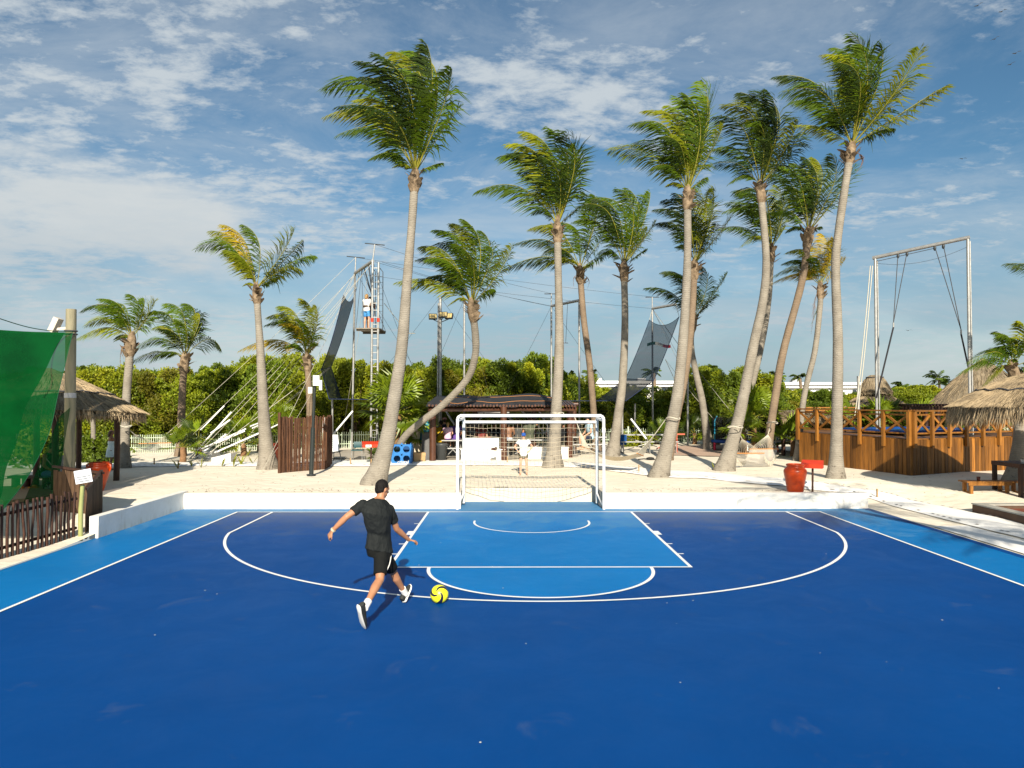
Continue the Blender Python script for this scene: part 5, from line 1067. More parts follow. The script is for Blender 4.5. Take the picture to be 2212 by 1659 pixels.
def coons(u, v):
    i = u*(n2-1); k = min(n2-2, int(i)); top_ = tp[k].lerp(tp[k+1], i-k); bot = bt_[k].lerp(bt_[k+1], i-k)
    j = v*(n1-1); k2 = min(n1-2, int(j)); lf_ = ed[k2].lerp(ed[k2+1], j-k2); rg_ = side_pt(v)
    return top_*(1-v)+bot*v+lf_*(1-u)+rg_*u-(tp[0]*(1-u)*(1-v)+tp[-1]*u*(1-v)+bt_[0]*(1-u)*v+bt_[-1]*u*v)
def cl(u, v): p = coons(u, v); return p+V((.02, -.10, 0))*(sin(u*26+v*9)*.45+sin(u*11-v*17)*.6)*min(1, u*6)*min(1, v*6+.1)
q = MB(o); q.grid([[cl(i/44, j/36) for i in range(45)] for j in range(37)]); q.build('net_layer', gm2, nt_)
q = MB(o); q.grid([[cl(i/44*(1-.16*sin(pi*min(1, .12+.75*j/36)))+.16*sin(pi*min(1, .12+.75*j/36)), j/36)+V((.04, .16, 0)) for i in range(45)] for j in range(37)]); q.build('net_layer', gm1, nt_)
q = MB(o); q.tube([p+ZV(.015) for p in tp], .010, 5); q.tube(ed, .008, 5); q.build('edge_cord', M('green_cord', (.006, .07, .03), None), nt_)
q = MB(o); q.grid([[P(152-4*j, 880+200*j/8*.98, 17.55-.05*j).lerp(P(128-10*j, 900+24*j, 17.2-.2*j), i/4) for i in range(5)] for j in range(9)]); q.build('net_tail', gm2, nt_)
# ------------------------------------------------------------------ things under the left hut
def log_bench(px0, px1, py, label):
    a, b_ = G(px0, py), G(px1, py); o = a.lerp(b_, .5); bo = thing('log_bench', o, label, 'bench'); zt = P(px0, 1030, a.y).z
    q = MB(o); q.box((o.x, a.y, zt), (b_.x-a.x+.1, .32, .06)); q.build('seat', dwood, bo)
    for t in (.08, .38, .62, .95): p = a.lerp(b_, t); q = MB(o); q.tube([V((p.x, a.y, .36)), V((p.x, a.y, zt-.03))], .10, 10); q.build('leg', pw_, bo)
log_bench(28, 104, 1056, 'log bench on stump legs under the thatched hut')
for x, y, l_ in ((41, 1055, 'left orange slipper on the hut floor by the bench'), (72, 1054, 'right orange slipper on the hut floor, toe turned')):
    q0 = G(x, y, .44); b = MB(q0); b.box(q0+ZV(.015), (.24, .10, .025)); b.ell(q0+V((.03, 0, .04)), (.08, .055, .045), n=8, m=6); b.build('slipper', M('orange_foam', (.62, .24, .03), None, rough=.7), label=l_, cat='slipper', group='orange slippers')
# stroller
q0 = G(128, 1060); o = q0; stl = thing('stroller', o, 'grey folding stroller with black wheels under the hut', 'stroller'); Ys = q0.y-.15
def wheel(px, py, r, par): c_ = P(px, py, Ys); q = MB(o); q.tube([c_+V((r*cos(a), 0, r*sin(a))) for a in [6.2832*k/20 for k in range(21)]], .022, 6, True, False); w_ = q.build('wheel', M('tyre', (.012, .012, .013), None), par); q = MB(o); [q.bar(c_, c_+V((r*cos(a), 0, r*sin(a))), .015) for a in [6.2832*k/6 for k in range(6)]]; q.build('spoke', steel, w_)
wheel(105, 1054, .125, stl); wheel(136, 1058, .10, stl)
sgm = M('grey_fabric', (.33, .33, .32), (.22, .22, .22), 5, .8)
for a, b_ in (((100, 990), (143, 1045)), ((117, 985), (119, 1030)), ((143, 1045), (106, 1052)), ((138, 1010), (136, 1056))): q = MB(o); q.tube([P(*a, Ys), P(*b_, Ys)], .014, 6); q.build('frame_tube', steel, stl)
c_ = P(135, 1003, Ys+.1); q = MB(o); q.ell(c_, (.13, .14, .26), Matrix.Rotation(.3, 3, 'Y')); q.build('seat_back', sgm, stl); c_ = P(133, 1018, Ys+.05); q = MB(o); q.ell(c_, (.17, .16, .10), Matrix.Rotation(.5, 3, 'Y')); q.build('seat', sgm, stl)
c_ = P(150, 976, Ys+.1); q = MB(o); q.ell(c_, (.10, .12, .11)); q.build('hood', M('beige_fabric', (.40, .36, .27), (.3, .27, .2), 5, .8), stl)
c_ = P(132, 1053, Ys); q = MB(o); q.box(c_, (.24, .2, .10)); q.build('basket', M('navy_fabric', (.012, .03, .16), None), stl)
# ------------------------------------------------------------------ hammocks
hm = M('hammock_cotton', (.60, .54, .43), (.50, .44, .34), 3, .85, .15); hw = M('hammock_white', (.72, .69, .62), (.6, .56, .5), 3, .85, trans=.15, alpha=.45)
def hammock(label, A, S1, S2, B, width_dir, w_, sagz, m, ns=14, wrapA=None, wrapB=None, fringe=0.):
    o = S1.lerp(S2, .5)-ZV(.5); ro = thing('hammock', o, label, 'hammock', 'hammocks between the palms'); W = width_dir.normalized()*w_/2
    n = 16; rows = []
    for j in range(n+1):
        t = j/n; c_ = S1.lerp(S2, t)-ZV(sagz*4*t*(1-t)); rows.append([c_+W*(u*1.0)-ZV(.10*(1-u*u)*sin(pi*t)) for u in [-1+2*i/8 for i in range(9)]])
    q = MB(o); q.grid(rows); q.build('bed', m, ro)
    for S, T, t_ in ((S1, A, 0), (S2, B, 1)):
        q = MB(o); q.tube([S-W*1.06, S+W*1.06], .018, 7); q.build('spreader_bar', M('varnished_bar', (.45, .20, .06), None, rough=.4), ro)
        K = S.lerp(T, .55); q = MB(o)
        for i in range(ns): q.tube([S-W+W*2*i/(ns-1), K], .0055, 4, False, False)
        q.build('strings', rope, ro, kind='stuff'); q = MB(o); q.tube([K, T], .014, 5); q.build('rope', rope, ro)
    if fringe:
        q = MB(o); rr = random.Random(1)
        for j in range(2, n-1):
            for e in (0, 8):
                for k in range(3): p = rows[j][e].lerp(rows[j+1][e], k/3); q.tube([p, p+V((rr.uniform(-.02, .02), 0, -fringe*.6)), p+V((rr.uniform(-.04, .04), 0, -fringe))], .007, 4, False, False)
        q.build('fringe', rope, ro, kind='stuff')
def wrap(px, py, Y, r, label):
    c_ = P(px, py, Y); q = MB(c_); q.tube([c_+V((r*cos(a), r*sin(a), .03*sin(a*2))) for a in [6.2832*k/18 for k in range(19)]], .016, 5); q.build('tie_rope', rope, label=label, cat='rope', group='ropes tied round palm trunks')
hammock('cream hammock slung behind the right goalpost between two palms', P(1240, 897, 24.8), P(1266, 968, 24.3), P(1383, 982, 22.9), P(1440, 903, 22.1), V((.35, .9, -.15)), .95, .20, hm)
hammock('white fringed hammock hanging between the two leaning palms by the deck', P(1666, 914, 26.4), P(1650, 970, 25.9), P(1618, 979, 24.6), P(1590, 922, 23.8), V((1, .1, 0)), 1.02, .36, hw, fringe=.16)
hammock('white hammock with wooden bars behind the left fan palms', P(270, 920, 25.1), P(312, 958, 26), P(352, 957, 27.5), P(392, 918, 28.6), V((1, .4, 0)), .8, .18, hw)
wrap(1205, 893, 24.95, .20, 'white rope tied round the scarred goal palm trunk'); wrap(1454, 903, 22.0, .20, 'white rope tied round the bright-crowned palm trunk'); wrap(1588, 922, 23.8, .24, 'white rope tied round the leaning hammock palm trunk'); wrap(1668, 913, 26.6, .19, 'white rope tied round the far hammock palm trunk'); wrap(271, 921, 24.7, .18, 'white rope tied round the leftmost palm trunk')
# ------------------------------------------------------------------ white slanted poles, ramp and block
def wpole(a, b, Ya, Yb, label, r=.038): p, q_ = P(*a, Ya), P(*b, Yb); m = MB(q_); m.tube([p, q_], r, 8); m.build('white_pole', pvc, label=label, cat='pole', group='slanted white poles')
for a, b, l_ in (((484.5, 876.6), (433, 929), 'uppermost short slanted white pole, behind the others'), ((500, 890), (410.6, 990), 'long steep white pole rising beside the short fan palm'), ((497, 907), (455, 936), 'short white pole branching right from the long steep one'), ((531.5, 926), (434, 970), 'upper of the two parallel shallow white poles'), ((529, 931), (466, 958), 'lower of the two parallel shallow white poles'), ((489, 938), (416, 994), 'white pole crossing the parallel pair near the ground'), ((563.6, 934), (463.9, 978), 'white pole running behind the white ramp to the palm trunk'), ((603.7, 915.5), (580, 927), 'short white pole between the palm trunk and stick enclosure'), ((563.6, 912), (540.6, 921), 'short white pole ending at the left of the palm trunk'), ((563, 917), (545, 925), 'thin white pole just under the short one by the palm trunk')):
    wpole(a, b, 29, 28.6, l_, .036 if 'long' in l_ or 'crossing' in l_ or 'ramp' in l_ else .028)
for a, b, l_ in (((762, 888), (700, 962), 'white pole leaning behind the whiteboard, right of the stick enclosure'), ((962, 886), (985, 922), 'white pole leaning under the pergola left end'), ((1124, 884), (1150, 912), 'upper half of the white pole slanting under the pergola roof'), ((1158, 918), (1188, 945), 'lower part of the white pole slanting behind the boy'), ((1162, 884), (1192, 936), 'steeper white pole slanting behind the goal palm'), ((1046, 892), (1029, 917), 'white pole slanting left under the pergola middle'), ((1092, 896), (1126, 925), 'thin white pole slanting behind the pergola middle post'), ((1363, 905), (1396, 948), 'white pole leaning behind the metal bench frame'), ((1732, 878), (1752, 893), 'white pole leaning by the slim yellow palm and low thatched shelter')):
    wpole(a, b, 31.5, 31, l_, .042)
def wedge(px0, px1, ytl, ytr, yb, Y, d, m, name, label):
    a, b_ = P(px0, yb, Y), P(px1, yb, Y); zl, zr = P(px0, ytl, Y).z, P(px1, ytr, Y).z; o = V((a.x, Y, .35)); q = MB(o)
    q.add([V((x, y, z)) for x, y, z in ((a.x, Y, .3), (b_.x, Y, .3), (b_.x, Y+d, .3), (a.x, Y+d, .3), (a.x, Y, zl), (b_.x, Y, zr), (b_.x, Y+d, zr), (a.x, Y+d, zl))], [(3, 2, 1, 0), (4, 5, 6, 7), (0, 1, 5, 4), (1, 2, 6, 5), (2, 3, 7, 6), (3, 0, 4, 7)]); q.build(name, m, label=label, cat='block')
wedge(457, 498, 989, 979, 1002, 26.6, .6, white, 'concrete_ramp', 'white sloping concrete anchor block among the sprouts')
wedge(428, 457, 983, 974, 992, 28.5, .7, gr, 'concrete_block', 'grey concrete anchor block behind the white one')
# ------------------------------------------------------------------ easel, chair, cabinet, rack, boxes, bins
q0 = G(722, 998); o = q0; Y = q0.y; ea = thing('whiteboard_easel', o, 'whiteboard with teal writing on an easel right of the stick enclosure', 'whiteboard'); cs = [P(704, 939, Y+.25), P(730, 939, Y+.25), P(733, 974, Y), P(709, 977, Y)]
q = MB(o); nrm = V((0, .03, 0)); q.add(cs+[p+nrm for p in cs], [(0, 1, 2, 3), (7, 6, 5, 4), (0, 4, 5, 1), (1, 5, 6, 2), (2, 6, 7, 3), (3, 7, 4, 0)]); bd = q.build('board', M('whiteboard', (.56, .58, .58), None, rough=.3), ea)
q = MB(o); rr = random.Random(3)
for j in range(6):
    t = .2+.11*j; a = cs[0].lerp(cs[3], t).lerp(cs[1].lerp(cs[2], t), .25); b_ = cs[0].lerp(cs[3], t).lerp(cs[1].lerp(cs[2], t), rr.uniform(.5, .75)); q.tube([a.lerp(b_, i/9)+V((0, -.012, rr.uniform(-.012, .012))) for i in range(10)], .006, 3)
q.build('marker_writing', M('teal_marker', (.10, .30, .36), None), bd)
for a, b_ in (((709, 977), (708, 998)), ((733, 974), (738, 996)), ((721, 976), (721, 1000))): q = MB(o); q.tube([P(*a, Y+.05), P(*b_, Y)], .016, 6); q.build('leg', dkmetal, ea)
q0 = G(773, 994); o = q0; Y = q0.y; ch = thing('plastic_chair', o, 'dark teal plastic chair with metal legs near the red box sign', 'chair'); tl_ = M('dark_teal_plastic', (.012, .06, .07), None, rough=.4)
q = MB(o); q.grid([[P(x, y, Y+.2+dy) for x in (764, 768, 773, 778, 782)] for y, dy in ((954, .04), (961, 0), (967, 0))]); q.grid([[P(x, y, Y+.22+dy) for x in (764, 768, 773, 778, 782)] for y, dy in ((954, .04), (961, 0), (967, 0))]); q.build('backrest', tl_, ch)
c_ = P(773, 972, Y); q = MB(o); q.box((c_.x, Y, c_.z), (.42, .42, .035)); q.build('seat', tl_, ch)
for x in (-.19, .19):
    for y in (-.19, .19): q = MB(o); q.tube([V((c_.x+x, Y+y, c_.z)), V((c_.x+x*1.1, Y+y*1.1, .38))], .014, 6); q.build('leg', steel, ch)
q0 = P(706, 918, 30); q = MB(V((q0.x, 30, .38))); q.box((q0.x, 30, q0.z), (.34, .2, .62)); q.tube([(q0.x, 30.05, .3), (q0.x, 30.05, q0.z)], .04, 6); q.build('cabinet', white, label='white electrical cabinet on a post right of the stick enclosure', cat='cabinet')
# blue bottle rack
q0 = G(865, 1003); o = q0; rk = thing('bottle_rack', o, 'blue plastic rack with round bottle holes beside the cardboard box', 'rack'); W_, H_, D_2 = 47*pxm(q0.y), 43*pxm(q0.y), .5
def rack_face(org, ux, w_, tag_, nc):
    bm = bmesh.new(); cell = H_/2; cw = w_/nc; th_ = .03; nrm = V(ux).cross(ZV()).normalized()
    q = MB(o)
    for j in range(2):
        for i in range(nc):
            cx = (i+.5)*cw; cz = .05+(j+.5)*cell*.95; r_ = min(cw, cell)*.36; K = 20; ring = [(cx+r_*cos(6.2832*k/K), cz+r_*sin(6.2832*k/K)) for k in range(K)]; outr = []
            for k in range(K):
                a = 6.2832*k/K; c1, s1 = cos(a), sin(a); m_ = max(abs(c1), abs(s1)); outr.append((cx+cw/2*c1/m_, cz+cell*.475*s1/m_))
            f3 = lambda p, d: org+V(ux)*p[0]+ZV(p[1])+nrm*d
            for k in range(K):
                k2 = (k+1) % K; a, b_, c_, d_ = ring[k], ring[k2], outr[k2], outr[k]
                q.add([f3(a, 0), f3(b_, 0), f3(c_, 0), f3(d_, 0), f3(a, -.05), f3(b_, -.05)], [(3, 2, 1, 0), (0, 1, 5, 4)])
    for i in range(nc+1):
        x = i*cw; q.add([f3((max(0, x-.07), H_*.97), 0), f3((min(w_, x+.07), H_*.97), 0), f3((x, H_*1.12), 0)], [(0, 1, 2)]); 
        q.bar(f3((x, -.0), -.02), f3((x, H_), -.02), .05, .05)
    for z in (.045, H_*.5, H_*.97): q.bar(f3((0, z), -.02), f3((w_, z), -.02), .05, .05)
    q.build('rack_side', blue, rk)
xl = q0.x-W_/2+.1; rack_face(V((xl, q0.y, .36)), V((1, 0, 0)), W_*.86, 'f', 2); rack_face(V((xl-.12, q0.y+D_2, .36)), V((.12, -D_2, 0)).normalized(), D_2*1.02, 's', 1); rack_face(V((xl+W_*.86, q0.y+.0, .36)), V((.0, 1, 0)), D_2, 's', 1)
q = MB(o); q.box((xl+W_*.4, q0.y+D_2*.9, .36+H_/2), (W_*.8, .04, H_)); q.box((xl+W_*.42, q0.y+D_2*.5, .36+H_*.5), (W_*.8, D_2*.8, .03)); q.build('inner_shelf', M('dark_blue_inner', (.006, .05, .16), None), rk)
fc = bpy.data.curves.new('logo', 'FONT'); fc.body = 'cristal'; fc.size = .17; fc.extrude = .004; fc.align_x = 'CENTER'
to = bpy.data.objects.new('logo', fc); me = bpy.data.meshes.new_from_object(to); me.name = 'logo_text'; bpy.data.objects.remove(to); me.materials.append(white)
put('logo_text', me, (xl+W_*.5-q0.x, -.03, .03), rk, rot=(radians(90), 0, 0))
q0 = G(905, 999); cb_ = M('cardboard', (.42, .27, .13), (.36, .23, .11), 4, .85)
o = q0; rm = Matrix.Rotation(.25, 3, 'Z'); bxo = thing('cardboard_box', o, 'brown cardboard box with lid beside the blue bottle rack', 'box'); q = MB(o); q.box(q0+ZV(.17), (.42, .36, .36), rm); q.build('body', cb_, bxo); q = MB(o); q.box(q0+ZV(.31), (.44, .38, .12), rm); q.build('lid', cb_, bxo)
q = MB(o); q.box(q0+V((.10, -.19, .08)), (.12, .01, .02), rm); q.build('print_mark', dkrope, bxo)
q0 = G(900, 990); o = V((q0.x, q0.y+.3, .35)); bn = thing('beige_bin', o, 'beige bin standing behind the cardboard box', 'bin'); q = MB(o); q.box(o+V((0, 0, .55)), (.42, .4, 1.1)); q.build('body', M('beige_plastic', (.58, .50, .37), (.5, .43, .32), 2, .6), bn); q = MB(o); q.box(o+V((0, -.03, 1.13)), (.46, .48, .07)); q.build('lid', MATS['beige_plastic'], bn)
q0 = G(927, 996); o = V((q0.x-.12, q0.y+.35, .35)); tb2 = thing('water_stand', o, 'grey water dispenser stand beside the pergola post', 'water dispenser'); q = MB(o); q.box(o+ZV(.55), (.36, .36, 1.1)); q.build('cabinet', M('grey_plastic', (.12, .12, .12), (.08, .08, .08), 4, .5), tb2)
q = V((o.x-.02, o.y, 1.46)); jb = MB(q); jb.lathe([(.07, 0), (.17, .05), (.175, .14), (.165, .16), (.175, .18), (.175, .33), (.15, .40), (0, .42)], q, 16); jb.build('water_jug', M('jug_plastic', (.05, .24, .30), (.04, .2, .26), 3, .15, .6), label='blue water jug on the grey dispenser stand', cat='water jug')
q0 = G(953.5, 996.5); o = q0; bi = thing('trash_bin', o, 'dark grey trash bin in front of the yellow shirted spectator', 'bin'); q = MB(o); q.lathe([(0, 0), (.17, 0), (.20, .58), (.225, .6), (.225, .66), (.2, .68), (0, .70)], q0, 16); q.build('body', M('bin_grey', (.045, .048, .048), None, rough=.45), bi); q = MB(o); [q.box(q0+V((s*.22, 0, .56)), (.05, .1, .04)) for s in (-1, 1)]; q.build('handle', MATS['bin_grey'], bi)
# white troughs
def trough(px0, px1, y0, y1, yback, label, Yd=0):
    a, b_ = G(px0, y1), G(px1, y1); Y = a.y; zt = P(px0, y0, Y).z; o = V(((a.x+b_.x)/2, Y, .38)); ro = thing('white_chest', o, label, 'chest'); w_ = b_.x-a.x
    q = MB(o); q.box((o.x, Y+.25, (zt+.36)/2), (w_, .5, zt-.36)); q.build('body', white, ro); q = MB(o); q.box((o.x, Y+.24, zt+.015), (w_+.05, .56, .03)); q.build('rim', white, ro)
    if yback:
        zb = P(px0, yback, Y+.5).z; q = MB(o); q.box((o.x-.1, Y+.5, (zt+zb)/2+.02), (w_*.86, .04, zb-zt)); q.build('open_lid', M('pale_lid', (.62, .66, .62), (.54, .58, .54), 3, .6), ro)
trough(996, 1090, 972, 996, 947, 'white chest with raised lid standing left of the boy behind the goal net')
trough(1139, 1228, 968, 991, None, 'white chest without raised lid behind the scarred palm foot')
q0 = P(1067, 970, 26.9); q = MB(q0); q.ell(q0, (.12, .07, .055)); q.ell(q0+V((.07, 0, .03)), (.06, .06, .05)); q.build('brown_bag', dwood, label='small brown bag lying on the white chest', cat='bag')
# metal benches
def mbench(px0, px1, py_s, py_b, Y, label, red_end=False, xframe=True):
    a, b_ = P(px0, py_s, Y), P(px1, py_s, Y); z = a.z; o = V(((a.x+b_.x)/2, Y, .38)); ro = thing('metal_bench', o, label, 'bench', 'metal benches behind the goal')
    for dy in (-.14, .14): q = MB(o); q.bar((a.x, Y+dy, z), (b_.x, Y+dy, z), .2, .04); q.build('seat_plank', steel, ro)
    q = MB(o); q.bar((a.x, Y-.5, z-.28), (b_.x, Y-.5, z-.28), .2, .04); q.build('foot_plank', steel, ro)
    n = max(2, int((b_.x-a.x)/1.1)+1)
    for k in range(n):
        x = a.x+.1+(b_.x-a.x-.2)*k/(n-1); q = MB(o); q.tube([(x, Y-.5, .36), (x, Y-.5, z-.3)], .022, 6); q.tube([(x, Y+.2, .36), (x, Y+.2, z-.02)], .022, 6); q.tube([(x, Y-.6, .4), (x, Y+.3, .4)], .02, 6); q.tube([(x, Y-.5, .42), (x, Y+.2, z-.05)], .018, 6); q.build('frame', steel, ro)
    if xframe:
        q = MB(o); q.tube([(a.x+.1, Y+.2, .42), (b_.x-.1, Y+.2, z-.06)], .018, 6); q.tube([(b_.x-.1, Y+.2, .42), (a.x+.1, Y+.2, z-.06)], .018, 6); q.build('cross_brace', steel, ro)
    if red_end:
        q = MB(o); q.bar((b_.x-.2, Y-.16, z+.03), (b_.x+.35, Y-.16, z+.03), .06); q.tube([(b_.x, Y-.2, .4), (b_.x, Y-.2, z)], .025, 6); q.tube([(b_.x-.9, Y-.2, .55), (b_.x, Y-.2, z-.15)], .025, 6); q.build('red_frame', M('faded_red', (.45, .10, .06), None, rough=.6), ro)
mbench(955, 1000, 951, 990, 28.6, 'metal bench under the pergola left end with the yellow shirted man'); mbench(985, 1090, 951, 985, 30, 'metal bench under the pergola middle, behind the white chest'); mbench(1092, 1196, 950, 985, 29.4, 'metal bench under the pergola right end, behind the boy'); mbench(1010, 1230, 935, 975, 32.4, 'rear metal bench row under the pergola')
mbench(1338, 1460, 939, 975, 32, 'long metal bench frame with red end, right of the goal', True); mbench(1234, 1310, 944, 975, 31, 'metal bench beside the man in pale blue shirt')
c_ = P(1343, 941, 31.7); q = MB(c_); q.grid([[V((c_.x-.22+.055*i, 31.72+.02*sin(i), c_.z+z)) for i in range(9)] for z in (.02, -.1, -.3, -.4)]); q.grid([[V((c_.x-.22+.055*i, y, c_.z+.03)) for i in range(9)] for y in (31.72, 32.2)]); q.build('towel', M('blue_towel', (.006, .06, .22), (.005, .05, .18), 6, .95), label='blue towel hung over the metal bench frame', cat='towel')
q0 = GT(1398, 994); q = MB(q0); q.tube([q0+V((-.35, 0, .03)), q0+V((-.1, .05, .05)), q0+V((.15, -.05, .03)), q0+V((.4, .02, .02))], .02, 5); q.ell(q0+V((.12, 0, .07)), (.16, .1, .05)); q.tube([q0+V((-.1, .1, .04)), q0+V((.3, .15, .06))], .015, 5); q.build('black_harness', black, label='black harness lying on the sand right of the hammock', cat='harness')
# small kids trampolines
def kid_tramp(px, py, Y, w_, label):
    c_ = V((P(px, py, Y).x, Y, .38)); ro = thing('trampoline', c_, label, 'trampoline', 'small trampolines by the fence'); W_ = w_
    q = MB(c_); q.tube([c_+V((W_*cos(a), W_*sin(a)*.8, .42)) for a in [6.2832*k/24 for k in range(25)]], .07, 8, True, False); q.build('pad', MATS['blue_vinyl'], ro); q = MB(c_); q.lathe([(0, .42), (W_, .42)], c_, 24, sy=.8); q.build('bed', dkmetal, ro)
    for k in range(6):
        a = 6.2832*k/6+.3; p = c_+V((W_*cos(a), W_*sin(a)*.8, 0)); q = MB(c_); q.tube([p-ZV(.1), p+ZV(.36)], .055, 8); q.build('leg', M('pink_red_foam', (.55, .03, .07), None, rough=.6), ro); q = MB(c_); q.tube([p+ZV(.4), p+ZV(1.35), p*1+ZV(1.55)-V((cos(a), sin(a), 0))*.12], .03, 6); q.build('pole', M('teal_tube', (.01, .16, .26), None, rough=.4), ro)
    q = MB(c_); q.grid([[c_+V((W_*.97*cos(a), W_*.78*sin(a), z)) for a in [6.2832*k/24 for k in range(25)]] for z in (.48, 1.0, 1.5)]); q.build('net', MATS['sheer_black_net'], ro)
kid_tramp(1590, 940, 33.5, 1.1, 'small trampoline with dark net behind the leaning hammock palm'); kid_tramp(1676, 940, 33, 1.0, 'small trampoline with red legs right of the far hammock palm')
def wchair(px, py, label, w_=.5, h_=.8):
    q0 = G(px, py); o = q0; ro = thing('white_chair', o, label, 'chair', 'white chairs near the trampolines')
    for s in (-1, 1):
        for y in (0, .45): q = MB(o); q.bar(q0+V((s*w_/2, y, 0)), q0+V((s*w_/2, y, h_ if y == 0 else h_*.55)), .045); q.build('leg', white, ro)
    for k in range(4): q = MB(o); q.bar(q0+V((-w_/2, 0, h_*(.55+.14*k))), q0+V((w_/2, 0, h_*(.55+.14*k))), .05, .02, (0, 1, 0)); q.build('back_slat', white, ro)
    q = MB(o); q.box(q0+V((0, .22, h_*.5)), (w_, .46, .04)); q.build('seat', white, ro)
wchair(1604, 975, 'white chair left of the hammock by the trampoline', .45, .95); wchair(1697, 978, 'white slatted chair just left of the slim yellow palm', .85, .95)
def stake(px, py, label): q0 = GT(px, py); q = MB(q0); q.box(q0+ZV(.12), (.035, .035, .3)); q.build('stake', M('stake_wood', (.30, .20, .10), None, rough=.9), label=label, cat='stake', group='small wooden stakes along the walkway')
for x, y, l_ in ((757, 1006, 'small stake left of the red box sign'), (802, 1008, 'small stake at the foot of the red box sign'), (1096, 1002, 'small stake left of the boy behind the goal net'), (1380, 1022, 'small stake in front of the sagging hammock'), (1895, 1078, 'small stake at the end of the low wall near the walkway'), (385, 1012, 'small stake by the short fan palm'), (333, 1006, 'small stake by the left hammock')): stake(x, y, l_)
# ------------------------------------------------------------------ people
skin_t = M('skin_tan', (.40, .195, .105), (.34, .16, .085), 7, .5, .35); skin_f = M('skin_fair', (.52, .30, .20), (.46, .25, .165), 7, .5, .35); skin_d = M('skin_brown', (.22, .105, .055), (.17, .08, .042), 7, .5, .35)
hair_k = M('hair_black', (.006, .005, .0045), (.011, .009, .008), 30, .65, .15, bump=.5, bsc=60); hair_b = M('hair_brown', (.06, .033, .018), (.04, .022, .012), 20, .5, .4, bump=.5, bsc=40); hair_g = M('hair_blond', (.34, .20, .07), (.24, .14, .05), 20, .5, .4)
def cloth(name, c, c2=None): return M(name, c, c2 or tuple(q*.8 for q in c), 5, .85, .15, bump=.35, bsc=11)
def capsule(b, a, c, ra, rc, n=10): b.tube([a, V(a).lerp(V(c), .5), c], [ra, (ra+rc)/2, rc], n); b.ell(a, ra, n=n); b.ell(c, rc, n=n)
FOLD = bpy.data.textures.new('folds', 'CLOUDS'); FOLD.noise_scale = .11; FOLD.noise_depth = 2
def remesh(b, name, mat, parent, vox, it=4, fold=0, **kw):
    ob = b.build(name, mat, parent, **kw)
    m = ob.modifiers.new('r', 'REMESH'); m.mode = 'VOXEL'; m.voxel_size = vox; m.use_smooth_shade = True
    if it: s = ob.modifiers.new('s', 'SMOOTH'); s.iterations = it; s.factor = .5
    if fold: dm = ob.modifiers.new('d', 'DISPLACE'); dm.texture = FOLD; dm.texture_coords = 'LOCAL'; dm.strength = fold; dm.mid_level = .5
    dg = bpy.context.evaluated_depsgraph_get(); dg.update(); me = bpy.data.meshes.new_from_object(ob.evaluated_get(dg)); ob.modifiers.clear(); ob.data = me; me.name = name
    if not me.materials: me.materials.append(mat)
    return ob
def hand(b, w, d, pn, s, curl=.35, r=.0085, thumb=1):
    """palm + four fingers + thumb. w wrist, d direction, pn palm normal (towards the palm side)"""
    d = V(d).normalized(); pn = V(pn); pn = (pn-d*pn.dot(d)).normalized(); x = d.cross(pn)*thumb
    for k in range(4):
        o_ = (k-1.5)*.019*s; capsule(b, w+x*o_*.6, w+d*.085*s+x*o_*1.05, .013*s, .0125*s, 7)
    for k, L_ in enumerate((.068, .078, .073, .057)):
        a = w+d*.085*s+x*(k-1.5)*.0205*s; c1 = curl*(1+.12*k); p = a; 
        for j, f in enumerate((.45, .30, .25)):
            an = c1*(j+.6); q = p+(d*cos(an)+pn*sin(an))*L_*f*s; capsule(b, p, q, r*s*(1-.1*j), r*s*(.92-.1*j), 6); p = q
    a = w+d*.025*s-x*.026*s; q = a+(d*.75-x*.62+pn*.25).normalized()*.045*s; capsule(b, a, q, .0125*s, .0105*s, 6); capsule(b, q, q+(d*.9-x*.1+pn*.45).normalized()*.034*s, .0100*s, .0085*s, 6)
def head(b, c, f, u, s, face=True):
    f = V(f).normalized(); u = (V(u)-f*V(u).dot(f)).normalized(); x = f.cross(u); rm = Matrix((x, f, u)).transposed()
    b.ell(c+u*.012*s, (.074*s, .092*s, .100*s), rm, 14, 10); b.ell(c+f*.022*s-u*.055*s, (.058*s, .068*s, .066*s), rm, 12, 8); b.ell(c+f*.052*s-u*.092*s, (.03*s, .030*s, .026*s), rm)
    if face:
        b.tube([c+f*.086*s+u*.012*s, c+f*.108*s-u*.034*s], [.009*s, .0145*s], 7); b.ell(c+f*.100*s-u*.037*s, (.017*s, .014*s, .010*s), rm)
        b.ell(c+f*.083*s-u*.064*s, (.024*s, .012*s, .009*s), rm)
        for k in (-1, 1): b.ell(c+x*k*.075*s-f*.006*s-u*.012*s, (.012*s, .019*s, .032*s), rm)
        for k in (-1, 1): b.ell(c+x*k*.034*s+f*.080*s+u*.018*s, (.022*s, .012*s, .007*s), rm)
    return rm
def eyes(root, o, c, f, u, s):
    f = V(f).normalized(); u = (V(u)-f*V(u).dot(f)).normalized(); x = f.cross(u); q = MB(o)
    for k in (-1, 1): q.ell(c+x*k*.032*s+f*.083*s+u*.002*s, .011*s, n=8)
    q.build('eyes', M('eye_dark', (.03, .02, .015), None, rough=.2), root)
def torso_rings(pel, chest, neck, x, s, k=1., low=.0):
    up = (neck-pel).normalized(); f = up.cross(x).normalized(); L_ = neck-pel
    prof = [(-.10+low, .150, .112), (.0, .165, .118), (.12, .152, .108), (.30, .142, .100), (.50, .160, .112), (.68, .182, .118), (.82, .178, .108), (.92, .125, .085), (1.0, .066, .062)]
    R_ = []
    for t, a, c in prof:
        p = pel+L_*t if t < .5 else pel.lerp(chest, t/.68) if t <= .68 else chest.lerp(neck, (t-.68)/.32)
        R_.append((p, x*a*s*k, f*c*s*k))
    return R_
